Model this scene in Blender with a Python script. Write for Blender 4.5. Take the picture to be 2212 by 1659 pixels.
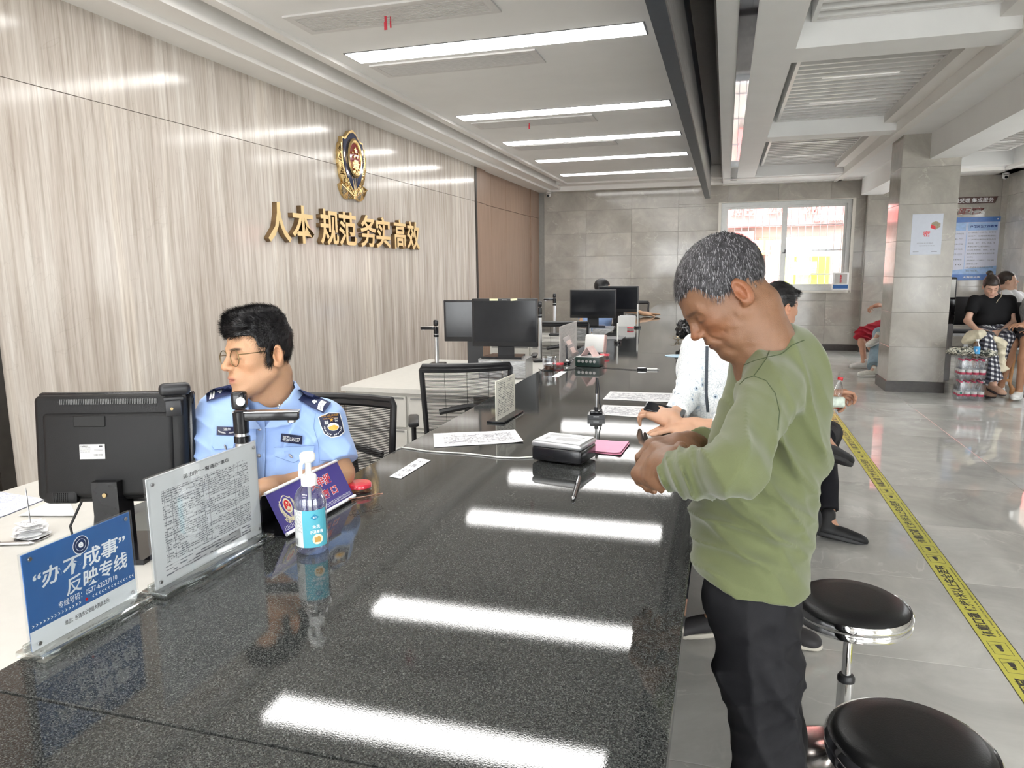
import bpy, bmesh, math, random, time
import numpy as np
from mathutils import Vector, Matrix
T0 = time.time()
S = bpy.context.scene
COL = S.collection
for o in list(bpy.data.objects): bpy.data.objects.remove(o)
# ------------------------------------------------------------------ camera
CAM_H = 1.5
FPX = 1557.4
Mx = np.array([[0.9597, 0.2809, -0.0117], [-0.0329, 0.1534, 0.9876], [0.2793, -0.9474, 0.1564]])
_u, _s, _v = np.linalg.svd(Mx); Mx = _u @ _v          # columns: world axes seen by the camera
cam_d = bpy.data.cameras.new('camera'); cam = bpy.data.objects.new('camera', cam_d); COL.objects.link(cam)
cam_d.sensor_width = 36.0; cam_d.lens = FPX / 2212 * 36; cam_d.clip_start = 0.02; cam_d.clip_end = 200
_m = Matrix([[Mx[j][i] for j in range(3)] for i in range(3)]).to_4x4(); _m.translation = (0, 0, CAM_H)
cam.matrix_world = _m
S.camera = cam
# ------------------------------------------------------------------ world, sun, exposure
W = bpy.data.worlds.new('sky'); S.world = W; W.use_nodes = True
_bg = W.node_tree.nodes['Background']; _bg.inputs[0].default_value = (0.98, 0.985, 1.0, 1); _bg.inputs[1].default_value = 5.0
sun_d = bpy.data.lights.new('sun', 'SUN'); sun_d.energy = 5; sun_d.angle = 0.02; sun_d.color = (1, 0.96, 0.88)
sun = bpy.data.objects.new('sun', sun_d); COL.objects.link(sun); sun.rotation_euler = (math.radians(38), 0, math.radians(-18))
S.view_settings.view_transform = 'Standard'; S.view_settings.look = 'None'
S.view_settings.gamma = 1; S.view_settings.use_curve_mapping = False
S.view_settings.exposure = 1.28
try:
    S.cycles.use_denoising = True; S.cycles.max_bounces = 8; S.cycles.diffuse_bounces = 4; S.cycles.glossy_bounces = 4
    S.cycles.transmission_bounces = 8; S.cycles.transparent_max_bounces = 12; S.cycles.caustics_reflective = False
    S.cycles.caustics_refractive = False; S.cycles.sample_clamp_indirect = 6
except Exception: pass
PANEL_LIGHT = 8.0       # ceiling light panels
TUBE_LIGHT = 0.12
# ------------------------------------------------------------------ geometry of the view (real planes; used to read positions)
def ray(px, py):
    d = Mx.T @ np.array([(px - 1106) / FPX, -(py - 829.5) / FPX, -1.0]); return d
def onz(px, py, z): d = ray(px, py); t = (z - CAM_H) / d[2]; return Vector((d[0] * t, d[1] * t, z))
def onx(px, py, x): d = ray(px, py); t = x / d[0]; return Vector((x, d[1] * t, CAM_H + d[2] * t))
def ony(px, py, y): d = ray(px, py); t = y / d[1]; return Vector((d[0] * t, y, CAM_H + d[2] * t))
def ond(px, py, dep): d = ray(px, py); return Vector((d[0] * dep, d[1] * dep, CAM_H + d[2] * dep))
RIGHT = Vector(Mx[0]); UPV = Vector(Mx[1]); BACK = Vector(Mx[2])
# ------------------------------------------------------------------ materials
MATS = {}
def mat(name, col=(.8, .8, .8), rough=.5, metal=0., bump=0., scale=20., var=.0, spec=.5, trans=0., ior=1.45, emit=None, estr=0., coat=0., alpha=1., sheen=0., vcol=False, stretch=None, detail=4., sss=0.):
    if name in MATS: return MATS[name]
    m = bpy.data.materials.new(name); m.use_nodes = True; MATS[name] = m
    nt = m.node_tree; N = nt.nodes; L = nt.links; b = N['Principled BSDF']
    c = tuple(col) + (1,)
    b.inputs['Base Color'].default_value = c; b.inputs['Roughness'].default_value = rough; b.inputs['Metallic'].default_value = metal
    b.inputs['Specular IOR Level'].default_value = spec; b.inputs['IOR'].default_value = ior
    b.inputs['Transmission Weight'].default_value = trans; b.inputs['Alpha'].default_value = alpha
    if sheen: b.inputs['Sheen Weight'].default_value = sheen
    if coat: b.inputs['Coat Weight'].default_value = coat; b.inputs['Coat Roughness'].default_value = .05
    if sss: b.inputs['Subsurface Weight'].default_value = sss; b.inputs['Subsurface Radius'].default_value = (.01, .004, .002)
    if emit: b.inputs['Emission Color'].default_value = tuple(emit) + (1,); b.inputs['Emission Strength'].default_value = estr
    tc = N.new('ShaderNodeTexCoord'); mp = N.new('ShaderNodeMapping'); L.new(tc.outputs['Object'], mp.inputs[0])
    if stretch: mp.inputs['Scale'].default_value = stretch
    nz = N.new('ShaderNodeTexNoise'); nz.inputs['Scale'].default_value = scale; nz.inputs['Detail'].default_value = detail; L.new(mp.outputs[0], nz.inputs['Vector'])
    src = None
    if vcol:
        at = N.new('ShaderNodeAttribute'); at.attribute_name = 'Col'; src = at.outputs['Color']; L.new(src, b.inputs['Base Color'])
    if var:
        mr = N.new('ShaderNodeMapRange'); mr.inputs['From Min'].default_value = .3; mr.inputs['From Max'].default_value = .7; mr.inputs['To Min'].default_value = 1 - var; mr.inputs['To Max'].default_value = 1 + var
        L.new(nz.outputs[0], mr.inputs['Value'])
        mx = N.new('ShaderNodeVectorMath'); mx.operation = 'SCALE'
        if src: L.new(src, mx.inputs[0])
        else: mx.inputs[0].default_value = col
        L.new(mr.outputs[0], mx.inputs['Scale']); L.new(mx.outputs[0], b.inputs['Base Color'])
    if bump:
        bp = N.new('ShaderNodeBump'); bp.inputs['Strength'].default_value = 1; bp.inputs['Distance'].default_value = bump; L.new(nz.outputs[0], bp.inputs['Height']); L.new(bp.outputs[0], b.inputs['Normal'])
    return m
def ramp(N, L, src, stops):
    r = N.new('ShaderNodeValToRGB'); e = r.color_ramp.elements
    while len(e) < len(stops): e.new(.5)
    for i, (p, c) in enumerate(stops): e[i].position = p; e[i].color = tuple(c) + (1,)
    L.new(src, r.inputs[0]); return r.outputs[0]
def noise(N, L, vec, scale, detail=4, rough=.5, stretch=None, dist=0, loc=None):
    if stretch or loc:
        mp = N.new('ShaderNodeMapping'); L.new(vec, mp.inputs[0]); vec = mp.outputs[0]
        if stretch: mp.inputs['Scale'].default_value = stretch
        if loc: mp.inputs['Location'].default_value = loc
    n = N.new('ShaderNodeTexNoise'); n.inputs['Scale'].default_value = scale; n.inputs['Detail'].default_value = detail; n.inputs['Roughness'].default_value = rough; n.inputs['Distortion'].default_value = dist
    L.new(vec, n.inputs['Vector']); return n.outputs[0]
def mix(N, L, a, b, f, mode='MIX'):
    m = N.new('ShaderNodeMix'); m.data_type = 'RGBA'; m.blend_type = mode
    for i, v in ((6, a), (7, b)):
        if isinstance(v, tuple): m.inputs[i].default_value = v + (1,)
        else: L.new(v, m.inputs[i])
    if isinstance(f, (int, float)): m.inputs[0].default_value = f
    else: L.new(f, m.inputs[0])
    return m.outputs[2]
def math_(N, L, op, a, b=None, c=None):
    m = N.new('ShaderNodeMath'); m.operation = op
    for i, v in enumerate((a, b, c)):
        if v is None: continue
        if isinstance(v, (int, float)): m.inputs[i].default_value = v
        else: L.new(v, m.inputs[i])
    return m.outputs[0]
def newmat(name, rough=.5, metal=0.):
    m = bpy.data.materials.new(name); m.use_nodes = True; MATS[name] = m
    N = m.node_tree.nodes; L = m.node_tree.links; b = N['Principled BSDF']; b.inputs['Roughness'].default_value = rough; b.inputs['Metallic'].default_value = metal
    tc = N.new('ShaderNodeNewGeometry') if 0 else N.new('ShaderNodeTexCoord')
    ge = N.new('ShaderNodeNewGeometry')
    return m, N, L, b, ge.outputs['Position'], tc.outputs['Object']
def marble_wood():
    m, N, L, b, P, O = newmat('wood grain marble', .13)
    n1 = noise(N, L, P, 1.0, 6, .62, (3, 26, 1.1), .3)
    n2 = noise(N, L, P, 1.0, 5, .6, (3, 75, 1.6), .2, (3, 1, 2))
    n3 = noise(N, L, P, 1.0, 3, .5, (1, 4.5, .35), .4, (8, 3, 1))
    c1 = ramp(N, L, n1, [(.28, (.44, .385, .335)), (.45, (.56, .505, .45)), (.58, (.65, .605, .55)), (.72, (.74, .71, .66))])
    c2 = ramp(N, L, n2, [(.3, (.70, .68, .65)), (.5, (.92, .91, .90)), (.7, (1, 1, 1))])
    c = mix(N, L, c1, c2, .75, 'MULTIPLY')
    c3 = ramp(N, L, n3, [(.35, (.86, .84, .82)), (.6, (1.0, 1.0, 1.0)), (.68, (1.12, 1.12, 1.1))])
    c = mix(N, L, c, c3, 1., 'MULTIPLY')
    # fine dark cracks wandering diagonally
    w = noise(N, L, P, 1.3, 4, .6, (1, 1, .8), .8, (2, 7, 4)); w = math_(N, L, 'SUBTRACT', w, .5); w = math_(N, L, 'ABSOLUTE', w)
    cr = ramp(N, L, w, [(.0, (.72, .7, .68)), (.0035, (1, 1, 1))])
    c = mix(N, L, c, cr, .25, 'MULTIPLY')
    L.new(c, b.inputs['Base Color']); b.inputs['Specular IOR Level'].default_value = .36
    return m
def grey_tile(name, base, rough, vein=.35, scale=1.):
    m, N, L, b, P, O = newmat(name, rough)
    oi = N.new('ShaderNodeObjectInfo'); vm = N.new('ShaderNodeVectorMath'); vm.operation = 'MULTIPLY_ADD'; L.new(oi.outputs['Random'], vm.inputs[0]); vm.inputs[1].default_value = (17, 31, 23); L.new(P, vm.inputs[2]); V = vm.outputs[0]
    n1 = noise(N, L, V, 2.2 * scale, 6, .65, None, .6)
    c = ramp(N, L, n1, [(.3, tuple(v * .80 for v in base)), (.52, base), (.72, tuple(v * 1.22 for v in base))])
    n2 = noise(N, L, V, 1.7 * scale, 5, .55, (1, 1, 1.4), 1.4, (5, 2, 8)); w = math_(N, L, 'ABSOLUTE', math_(N, L, 'SUBTRACT', n2, .5))
    vr = ramp(N, L, w, [(0, (1, 1, 1)), (.012, (0, 0, 0))])
    n3 = noise(N, L, V, 3 * scale, 2, .5, None, 0, (1, 9, 3)); m3 = ramp(N, L, n3, [(.5, (0, 0, 0)), (.62, (1, 1, 1))])
    f = mix(N, L, vr, m3, 1., 'MULTIPLY')
    sp = N.new('ShaderNodeSeparateColor'); L.new(f, sp.inputs[0]); ff = math_(N, L, 'MULTIPLY', sp.outputs[0], vein)
    c = mix(N, L, c, tuple(min(1, v * 1.55) for v in base), ff)
    L.new(c, b.inputs['Base Color']); return m
def granite():
    m, N, L, b, P, O = newmat('black granite', .09)
    v = N.new('ShaderNodeTexVoronoi'); v.inputs['Scale'].default_value = 620; L.new(P, v.inputs['Vector'])
    n = noise(N, L, P, 420, 3, .7); sp = N.new('ShaderNodeSeparateColor'); L.new(v.outputs['Color'], sp.inputs[0])
    s = math_(N, L, 'MULTIPLY', sp.outputs[0], n)
    n2 = noise(N, L, P, 2.5, 3); s = math_(N, L, 'ADD', s, math_(N, L, 'MULTIPLY', n2, .12))
    c = ramp(N, L, s, [(.05, (.010, .011, .011)), (.3, (.034, .036, .036)), (.52, (.070, .073, .070)), (.7, (.17, .18, .17))])
    L.new(c, b.inputs['Base Color'])
    r = noise(N, L, P, 300, 2, .6, None, 0, (1, 1, 1)); L.new(math_(N, L, 'MULTIPLY_ADD', r, .05, .0), b.inputs['Roughness'])
    n4 = noise(N, L, P, 420, 2); bp = N.new('ShaderNodeBump'); bp.inputs['Distance'].default_value = .00002; L.new(n4, bp.inputs['Height']); L.new(bp.outputs[0], b.inputs['Normal'])
    b.inputs['Specular IOR Level'].default_value = .6
    return m
def wood_mat(name, a, c_, stretch, rough=.4):
    m, N, L, b, P, O = newmat(name, rough)
    n1 = noise(N, L, P, 1., 6, .65, stretch, .2)
    c = ramp(N, L, n1, [(.3, a), (.7, c_)]); L.new(c, b.inputs['Base Color']); return m
# ------------------------------------------------------------------ mesh building
def box_faces(v0): return [(v0, v0+3, v0+2, v0+1), (v0+4, v0+5, v0+6, v0+7), (v0, v0+1, v0+5, v0+4), (v0+1, v0+2, v0+6, v0+5), (v0+2, v0+3, v0+7, v0+6), (v0+3, v0, v0+4, v0+7)]
class MB:
    def __init__(s): s.v = []; s.f = []; s.smooth = []
    def _add(s, vs, fs, sm=False, M=None):
        o = len(s.v); s.v += [tuple(M @ Vector(v)) if M is not None else tuple(v) for v in vs]
        s.f += [tuple(i + o for i in f) for f in fs]; s.smooth += [sm] * len(fs); return s
    def box(s, a, b, M=None):
        x0, y0, z0 = a; x1, y1, z1 = b
        x0, x1 = sorted((x0, x1)); y0, y1 = sorted((y0, y1)); z0, z1 = sorted((z0, z1))
        return s._add([(x0,y0,z0),(x1,y0,z0),(x1,y1,z0),(x0,y1,z0),(x0,y0,z1),(x1,y0,z1),(x1,y1,z1),(x0,y1,z1)], box_faces(0), False, M)
    def cbox(s, c, d, M=None): return s.box([c[i]-d[i]/2 for i in range(3)], [c[i]+d[i]/2 for i in range(3)], M)
    def rbox(s, c, d, r=.004, seg=2, M=None):   # rounded-corner box (bevelled)
        bm = bmesh.new(); bmesh.ops.create_cube(bm, size=1)
        for v in bm.verts: v.co = Vector([v.co[i]*d[i]+c[i] for i in range(3)])
        bmesh.ops.bevel(bm, geom=bm.edges[:], offset=min(r, min(d)*.49), segments=seg, affect='EDGES', profile=.5)
        bm.normal_update(); bm.verts.index_update(); s._add([v.co.copy() for v in bm.verts], [tuple(v.index for v in f.verts) for f in bm.faces], True, M)
        fl_ = [max(abs(x) for x in f.normal) < .9999 for f in bm.faces]; s.smooth[-len(fl_):] = fl_; bm.free(); return s
    def tube(s, pts, r, n=10, cap=True, M=None, closed=False):
        pts = [Vector(p) for p in pts]; rs = r if isinstance(r, (list, tuple)) else [r]*len(pts); vs = []; fs = []
        t0 = (pts[1]-pts[0]).normalized(); u = t0.orthogonal().normalized(); K = len(pts)
        for i, p in enumerate(pts):
            if closed: t = (pts[(i+1) % K]-pts[i-1]).normalized()
            else: t = (pts[min(i+1, K-1)]-pts[max(i-1, 0)]).normalized()
            u = (u - t*u.dot(t)).normalized(); w = t.cross(u)
            for k in range(n):
                a = 2*math.pi*k/n; vs.append(p + (u*math.cos(a)+w*math.sin(a))*rs[i])
        for i in range(K if closed else K-1):
            j = (i+1) % K
            for k in range(n): fs.append((i*n+k, i*n+(k+1) % n, j*n+(k+1) % n, j*n+k))
        if cap and not closed: fs.append(tuple(reversed(range(n)))); fs.append(tuple((K-1)*n+k for k in range(n)))
        return s._add(vs, fs, True, M)
    def lathe(s, prof, n=24, M=None, sx=1, sy=1, a0=0, a1=2*math.pi):
        full = abs(a1-a0-2*math.pi) < 1e-6; K = n if full else n+1; vs = []; fs = []
        for (r, z) in prof:
            for k in range(K):
                a = a0+(a1-a0)*k/n; vs.append((r*math.cos(a)*sx, r*math.sin(a)*sy, z))
        for i in range(len(prof)-1):
            for k in range(n):
                k2 = (k+1) % K if full else k+1
                fs.append((i*K+k, i*K+k2, (i+1)*K+k2, (i+1)*K+k))
        return s._add(vs, fs, True, M)
    def cyl(s, c, r, h, n=24, M=None):
        M2 = Matrix.Translation(c); M2 = M @ M2 if M is not None else M2
        e = min(.15*r, .15*h)
        return s.lathe([(0, 0), (r-e, 0), (r, e), (r, h-e), (r-e, h), (0, h)], n, M2)
    def prism(s, poly, h0, h1, M=None):       # poly in xy, extruded in z (counter-clockwise)
        n = len(poly); vs = [(x, y, h0) for x, y in poly]+[(x, y, h1) for x, y in poly]
        fs = [tuple(reversed(range(n))), tuple(range(n, 2*n))]+[(i, (i+1) % n, n+(i+1) % n, n+i) for i in range(n)]
        return s._add(vs, fs, False, M)
    def ell(s, c, r, n=16, m=10, M=None):
        vs = []; fs = []
        for i in range(m+1):
            th = math.pi*i/m
            for k in range(n): a = 2*math.pi*k/n; vs.append((c[0]+r[0]*math.sin(th)*math.cos(a), c[1]+r[1]*math.sin(th)*math.sin(a), c[2]-r[2]*math.cos(th)))
        for i in range(m):
            for k in range(n): fs.append((i*n+k, i*n+(k+1) % n, (i+1)*n+(k+1) % n, (i+1)*n+k))
        return s._add(vs, fs, True, M)
    def sheet(s, w, h, nx, ny, fn, thick=.0004, M=None):   # a thin closed sheet; fn(u,v)->z
        vs = []; fs = []
        for q in (0, 1):
            for j in range(ny+1):
                for i in range(nx+1):
                    u = i/nx-.5; v = j/ny-.5; vs.append((u*w, v*h, fn(u, v)+thick*q))
        K = (nx+1)*(ny+1)
        for j in range(ny):
            for i in range(nx):
                a = j*(nx+1)+i; fs.append((a, a+nx+1, a+nx+2, a+1)); fs.append((K+a, K+a+1, K+a+nx+2, K+a+nx+1))
        for i in range(nx): fs.append((i, i+1, K+i+1, K+i)); a = ny*(nx+1)+i; fs.append((a+1, a, K+a, K+a+1))
        for j in range(ny): a = j*(nx+1); fs.append((a+nx+1, a, K+a, K+a+nx+1)); a += nx; fs.append((a, a+nx+1, K+a+nx+1, K+a))
        return s._add(vs, fs, True, M)
    def mesh(s, name, m):
        me = bpy.data.meshes.new(name); me.from_pydata(s.v, [], s.f); me.materials.append(m)
        me.polygons.foreach_set('use_smooth', s.smooth); me.update(); return me
    def obj(s, name, m, parent=None, loc=None, label=None):
        o = bpy.data.objects.new(name, s.mesh(name, m)); COL.objects.link(o)
        if loc is not None: o.location = loc
        if parent is not None: o.parent = parent
        if label: o['label'] = label
        if any(s.smooth): autosmooth(o)
        return o
def autosmooth(o, ang=40):
    try: o.data.set_sharp_from_angle(angle=math.radians(ang))
    except Exception: pass
def tag(o, label=None, cat=None, group=None, kind=None):
    if label: o['label'] = label
    if cat: o['category'] = cat
    if group: o['group'] = group
    if kind: o['kind'] = kind
    return o
def thing(name, label, cat, loc=(0, 0, 0), rz=0, group=None, rot=None):
    o = bpy.data.objects.new(name, None); COL.objects.link(o); o.empty_display_size = .05
    o.location = loc; o.rotation_euler = rot if rot else (0, 0, rz)
    return tag(o, label, cat, group)
def dup(root, loc=None, rot=None, label=None, group=None):
    def cp(o, par):
        c = o.copy(); COL.objects.link(c)
        if par is not None: c.parent = par
        for ch in list(o.children): cp(ch, c)
        return c
    r = cp(root, None)
    if loc is not None: r.location = loc
    if rot is not None: r.rotation_euler = rot
    if label: r['label'] = label
    if group: r['group'] = group
    return r
def struct(name, mb, m, parent=None):
    o = mb.obj(name, m, parent)
    if parent is None: o['kind'] = 'structure'
    return o
def text(name, body, m, parent, w, h=None, M=None, extrude=.0004, bold=0., shear=0., spacing=1., res=3, label=None):
    """raised lettering fitted to width w (and height h), centred on the local origin, reading along +x, up +y"""
    c = bpy.data.curves.new(name, 'FONT'); c.body = body; c.size = 1; c.offset = bold; c.shear = shear; c.space_character = spacing
    c.extrude = 0.5; c.resolution_u = res; c.align_x = 'CENTER'
    t = bpy.data.objects.new(name, c); COL.objects.link(t)
    dg = bpy.context.evaluated_depsgraph_get(); me = bpy.data.meshes.new_from_object(t.evaluated_get(dg))
    bpy.data.objects.remove(t); bpy.data.curves.remove(c)
    n = len(me.vertices); co = np.empty(n*3, np.float32); me.vertices.foreach_get('co', co); co = co.reshape(-1, 3)
    mn = co.min(0); mxx = co.max(0); sz = mxx-mn; cc = (mn+mxx)/2
    sx = w/sz[0]; sy = (h/sz[1]) if h else sx
    co = (co-cc)*[sx, sy, extrude*2/max(sz[2], 1e-6)]; co[:, 2] += extrude
    if M is not None:
        A = np.array(M); co = co @ A[:3, :3].T + A[:3, 3]
    me.vertices.foreach_set('co', co.astype(np.float32).ravel()); me.materials.clear(); me.materials.append(m); me.name = name; me.update()
    o = bpy.data.objects.new(name, me); COL.objects.link(o)
    if parent is not None: o.parent = parent
    if label: o['label'] = label
    return o
def frame(origin, xdir, ydir):
    x = Vector(xdir).normalized(); y = Vector(ydir); y = (y-x*y.dot(x)).normalized(); z = x.cross(y)
    m = Matrix((x, y, z)).transposed().to_4x4(); m.translation = origin; return m
def T(x, y, z): return Matrix.Translation((x, y, z))
def RX(a): return Matrix.Rotation(a, 4, 'X')
def RY(a): return Matrix.Rotation(a, 4, 'Y')
def RZ(a): return Matrix.Rotation(a, 4, 'Z')
def rects(x0, x1, y0, y1, holes):
    """split a rectangle around holes into plain rectangles"""
    out = [(x0, x1, y0, y1)]
    for (a, b, c, d) in holes:
        nx = []
        for (p, q, r, s) in out:
            if b <= p or a >= q or d <= r or c >= s: nx.append((p, q, r, s)); continue
            if c > r: nx.append((p, q, r, c))
            if d < s: nx.append((p, q, d, s))
            r2 = max(r, c); s2 = min(s, d)
            if a > p: nx.append((p, a, r2, s2))
            if b < q: nx.append((b, q, r2, s2))
        out = nx
    return [t for t in out if t[1]-t[0] > .004 and t[3]-t[2] > .004]
GR = granite(); MARB = marble_wood()
WHITE_CEIL = mat('white ceiling paint', (.85, .85, .84), .65, var=.02, scale=3)
WHITE_TRIM = mat('cream ceiling trim', (.85, .83, .80), .5, var=.015, scale=3)
BLACKP = mat('black plastic', (.018, .018, .02), .38, bump=.0002, scale=600, var=.1)
BLACKG = mat('glossy black plastic', (.012, .012, .014), .15, var=.1)
DKP = mat('dark grey plastic', (.05, .05, .055), .45, var=.1, bump=.0001, scale=500)
CHROME = mat('polished chrome', (.86, .86, .87), .06, 1., var=.02)
ALU = mat('brushed aluminium', (.68, .68, .69), .28, 1., var=.05, scale=200, stretch=(1, 1, .05))
WPL = mat('white plastic', (.82, .82, .80), .35, var=.02)
PAPER = mat('white paper', (.86, .86, .87), .7, var=.02)
INKM = mat('black ink', (.03, .03, .035), .6, var=.1)
GREYINK = mat('grey ink', (.16, .16, .18), .6, var=.1)
WINK = mat('white ink', (.88, .9, .92), .5, var=.02)
GOLD = mat('gold metal', (.78, .56, .26), .25, 1., var=.08, scale=30)
GOLDD = mat('dark gold edge', (.30, .20, .11), .35, .9, var=.1)
RED = mat('red plastic', (.62, .02, .03), .25, var=.05)
def clear(name, tint=(.96, .98, .98), refl=.06, rough=.02, edge=.5):
    m = bpy.data.materials.new(name); m.use_nodes = True; MATS[name] = m; N = m.node_tree.nodes; L = m.node_tree.links; N.remove(N['Principled BSDF'])
    t = N.new('ShaderNodeBsdfTransparent'); t.inputs[0].default_value = tint+(1,); g = N.new('ShaderNodeBsdfGlossy'); g.inputs['Roughness'].default_value = rough; g.inputs[0].default_value = (1, 1, 1, 1)
    lw = N.new('ShaderNodeLayerWeight'); lw.inputs[0].default_value = .35; f = math_(N, L, 'MULTIPLY_ADD', lw.outputs['Facing'], edge, refl)
    mx = N.new('ShaderNodeMixShader'); L.new(f, mx.inputs[0]); L.new(t.outputs[0], mx.inputs[1]); L.new(g.outputs[0], mx.inputs[2]); L.new(mx.outputs[0], N['Material Output'].inputs[0]); return m
ACR = clear('clear acrylic', (.86, .89, .88), .10, .04, .6)
GLASS = clear('clear glass', (.97, .98, .98), .03, .0, .18)
STEEL = mat('grey steel', (.45, .45, .46), .3, 1., var=.05)
def printed(name, rows, paper=(.86, .86, .87), ink=(.12, .12, .14), cols=None, x0=-.42, x1=.42, y0=-.42, y1=.42, dens=.45, lines=False):
    """fine unreadable print laid out in rows; uses normalised UV coordinates"""
    m, N, L, b, P, O = newmat(name, .65)
    uv = N.new('ShaderNodeUVMap'); sp = N.new('ShaderNodeSeparateXYZ'); L.new(uv.outputs[0], sp.inputs[0]); x, y = sp.outputs[0], sp.outputs[1]
    fy = math_(N, L, 'FRACT', math_(N, L, 'MULTIPLY', y, rows)); iy = math_(N, L, 'FLOOR', math_(N, L, 'MULTIPLY', y, rows))
    ch = N.new('ShaderNodeCombineXYZ'); L.new(math_(N, L, 'MULTIPLY', x, rows*1.1), ch.inputs[0]); L.new(iy, ch.inputs[1])
    chf = N.new('ShaderNodeVectorMath'); chf.operation = 'MULTIPLY'; L.new(ch.outputs[0], chf.inputs[0]); chf.inputs[1].default_value = (7.3, 5.1, 1)
    n1 = N.new('ShaderNodeTexWhiteNoise'); 
    q = N.new('ShaderNodeVectorMath'); q.operation = 'FLOOR'; 
    ch2 = N.new('ShaderNodeCombineXYZ'); L.new(math_(N, L, 'MULTIPLY', x, rows*3.4), ch2.inputs[0]); L.new(math_(N, L, 'MULTIPLY', y, rows*4), ch2.inputs[1]); L.new(ch2.outputs[0], q.inputs[0]); L.new(q.outputs[0], n1.inputs[0])
    on = math_(N, L, 'LESS_THAN', n1.outputs[0], dens+.12)
    band = math_(N, L, 'MULTIPLY', math_(N, L, 'GREATER_THAN', fy, .25), math_(N, L, 'LESS_THAN', fy, .8))
    n2 = N.new('ShaderNodeTexNoise'); n2.inputs['Scale'].default_value = 1; cb = N.new('ShaderNodeCombineXYZ'); L.new(math_(N, L, 'MULTIPLY', x, 5), cb.inputs[0]); L.new(math_(N, L, 'MULTIPLY', iy, 3.3), cb.inputs[1]); L.new(cb.outputs[0], n2.inputs['Vector'])
    rag = math_(N, L, 'GREATER_THAN', n2.outputs[0], .42)
    f = math_(N, L, 'MULTIPLY', math_(N, L, 'MULTIPLY', on, band), rag)
    if lines:
        ln = math_(N, L, 'LESS_THAN', fy, .09); f = math_(N, L, 'MAXIMUM', f, math_(N, L, 'MULTIPLY', ln, .55))
        for cx in (cols or []):
            cl = math_(N, L, 'LESS_THAN', math_(N, L, 'ABSOLUTE', math_(N, L, 'SUBTRACT', x, cx)), .0022); f = math_(N, L, 'MAXIMUM', f, math_(N, L, 'MULTIPLY', cl, .7))
    ins = math_(N, L, 'MULTIPLY', math_(N, L, 'MULTIPLY', math_(N, L, 'GREATER_THAN', x, x0+.5), math_(N, L, 'LESS_THAN', x, x1+.5)), math_(N, L, 'MULTIPLY', math_(N, L, 'GREATER_THAN', y, y0+.5), math_(N, L, 'LESS_THAN', y, y1+.5)))
    f = math_(N, L, 'MULTIPLY', f, ins)
    L.new(mix(N, L, paper, ink, f), b.inputs['Base Color']); return m
def uvplanar(o, M=None):
    """uv 0..1 over local x,y bounds (or in frame M)"""
    me = o.data; n = len(me.vertices); co = np.empty(n*3, np.float32); me.vertices.foreach_get('co', co); co = co.reshape(-1, 3)
    if M is not None: A = np.array(M.inverted()); co = co @ A[:3, :3].T + A[:3, 3]
    mn = co.min(0); sz = np.maximum(co.max(0)-mn, 1e-6); uv = ((co-mn)/sz)[:, :2]
    ul = me.uv_layers.new(name='UVMap'); vi = np.empty(len(me.loops), np.int32); me.loops.foreach_get('vertex_index', vi)
    ul.data.foreach_set('uv', uv[vi].astype(np.float32).ravel()); return o
# ------------------------------------------------------------------ room shell
XW, XR, YB, YF = -3.5, 4.42, -3.5, 14.0
TILEF = grey_tile('polished floor porcelain', (.54, .53, .50), .03, .35, .8)
TILEW = grey_tile('grey wall porcelain', (.395, .37, .33), .10, .5, 1.)
GROUT = mat('dark grout', (.07, .065, .06), .8, var=.1)
BASEM = mat('dark baseboard stone', (.055, .048, .045), .25, var=.15, scale=30)
fl = struct('floor', MB().box((XW-.2, YB, -.12), (XR+.2, YF+.2, -.006)), GROUT)
def tile_mesh(name, w, h, t, m, g=.0022):
    mb = MB().rbox((w/2, h/2, t/2), (w-g, h-g, t), .0016, 1); mb.smooth = [False]*len(mb.f)
    return mb.mesh(name, m)
_tm = {}
PX, PY = .83, .825
for i in range(-5, 6):
    x0 = .3+PX*i; x1 = x0+PX
    a, b = max(x0, XW), min(x1, XR)
    if b-a < .05: continue
    for j in range(-7, 15):
        y0 = 2.07+PY*j; y1 = min(y0+PY, YF); y0 = max(y0, YB)
        if y1-y0 < .05: continue
        k = (round(b-a, 3), round(y1-y0, 3))
        if k not in _tm: _tm[k] = tile_mesh('floor_tile', k[0], k[1], .006, TILEF)
        o = bpy.data.objects.new('floor_tile', _tm[k]); COL.objects.link(o); o.location = (a, y0, -.006); o.parent = fl
def tiled(parent, M, xs, zs, holes, m, t=.008, name='wall_tile', g=.0025):
    """tiles on the local xy plane of frame M, face towards local +z"""
    cache = {}
    for i in range(len(xs)-1):
        for j in range(len(zs)-1):
            for (a, b, c, d) in rects(xs[i], xs[i+1], zs[j], zs[j+1], holes):
                k = (round(b-a, 3), round(d-c, 3))
                if k not in cache: cache[k] = tile_mesh(name, k[0], k[1], t, m, g)
                o = bpy.data.objects.new(name, cache[k]); COL.objects.link(o); o.parent = parent
                o.matrix_local = M @ Matrix.Translation((a, c, 0))
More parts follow.
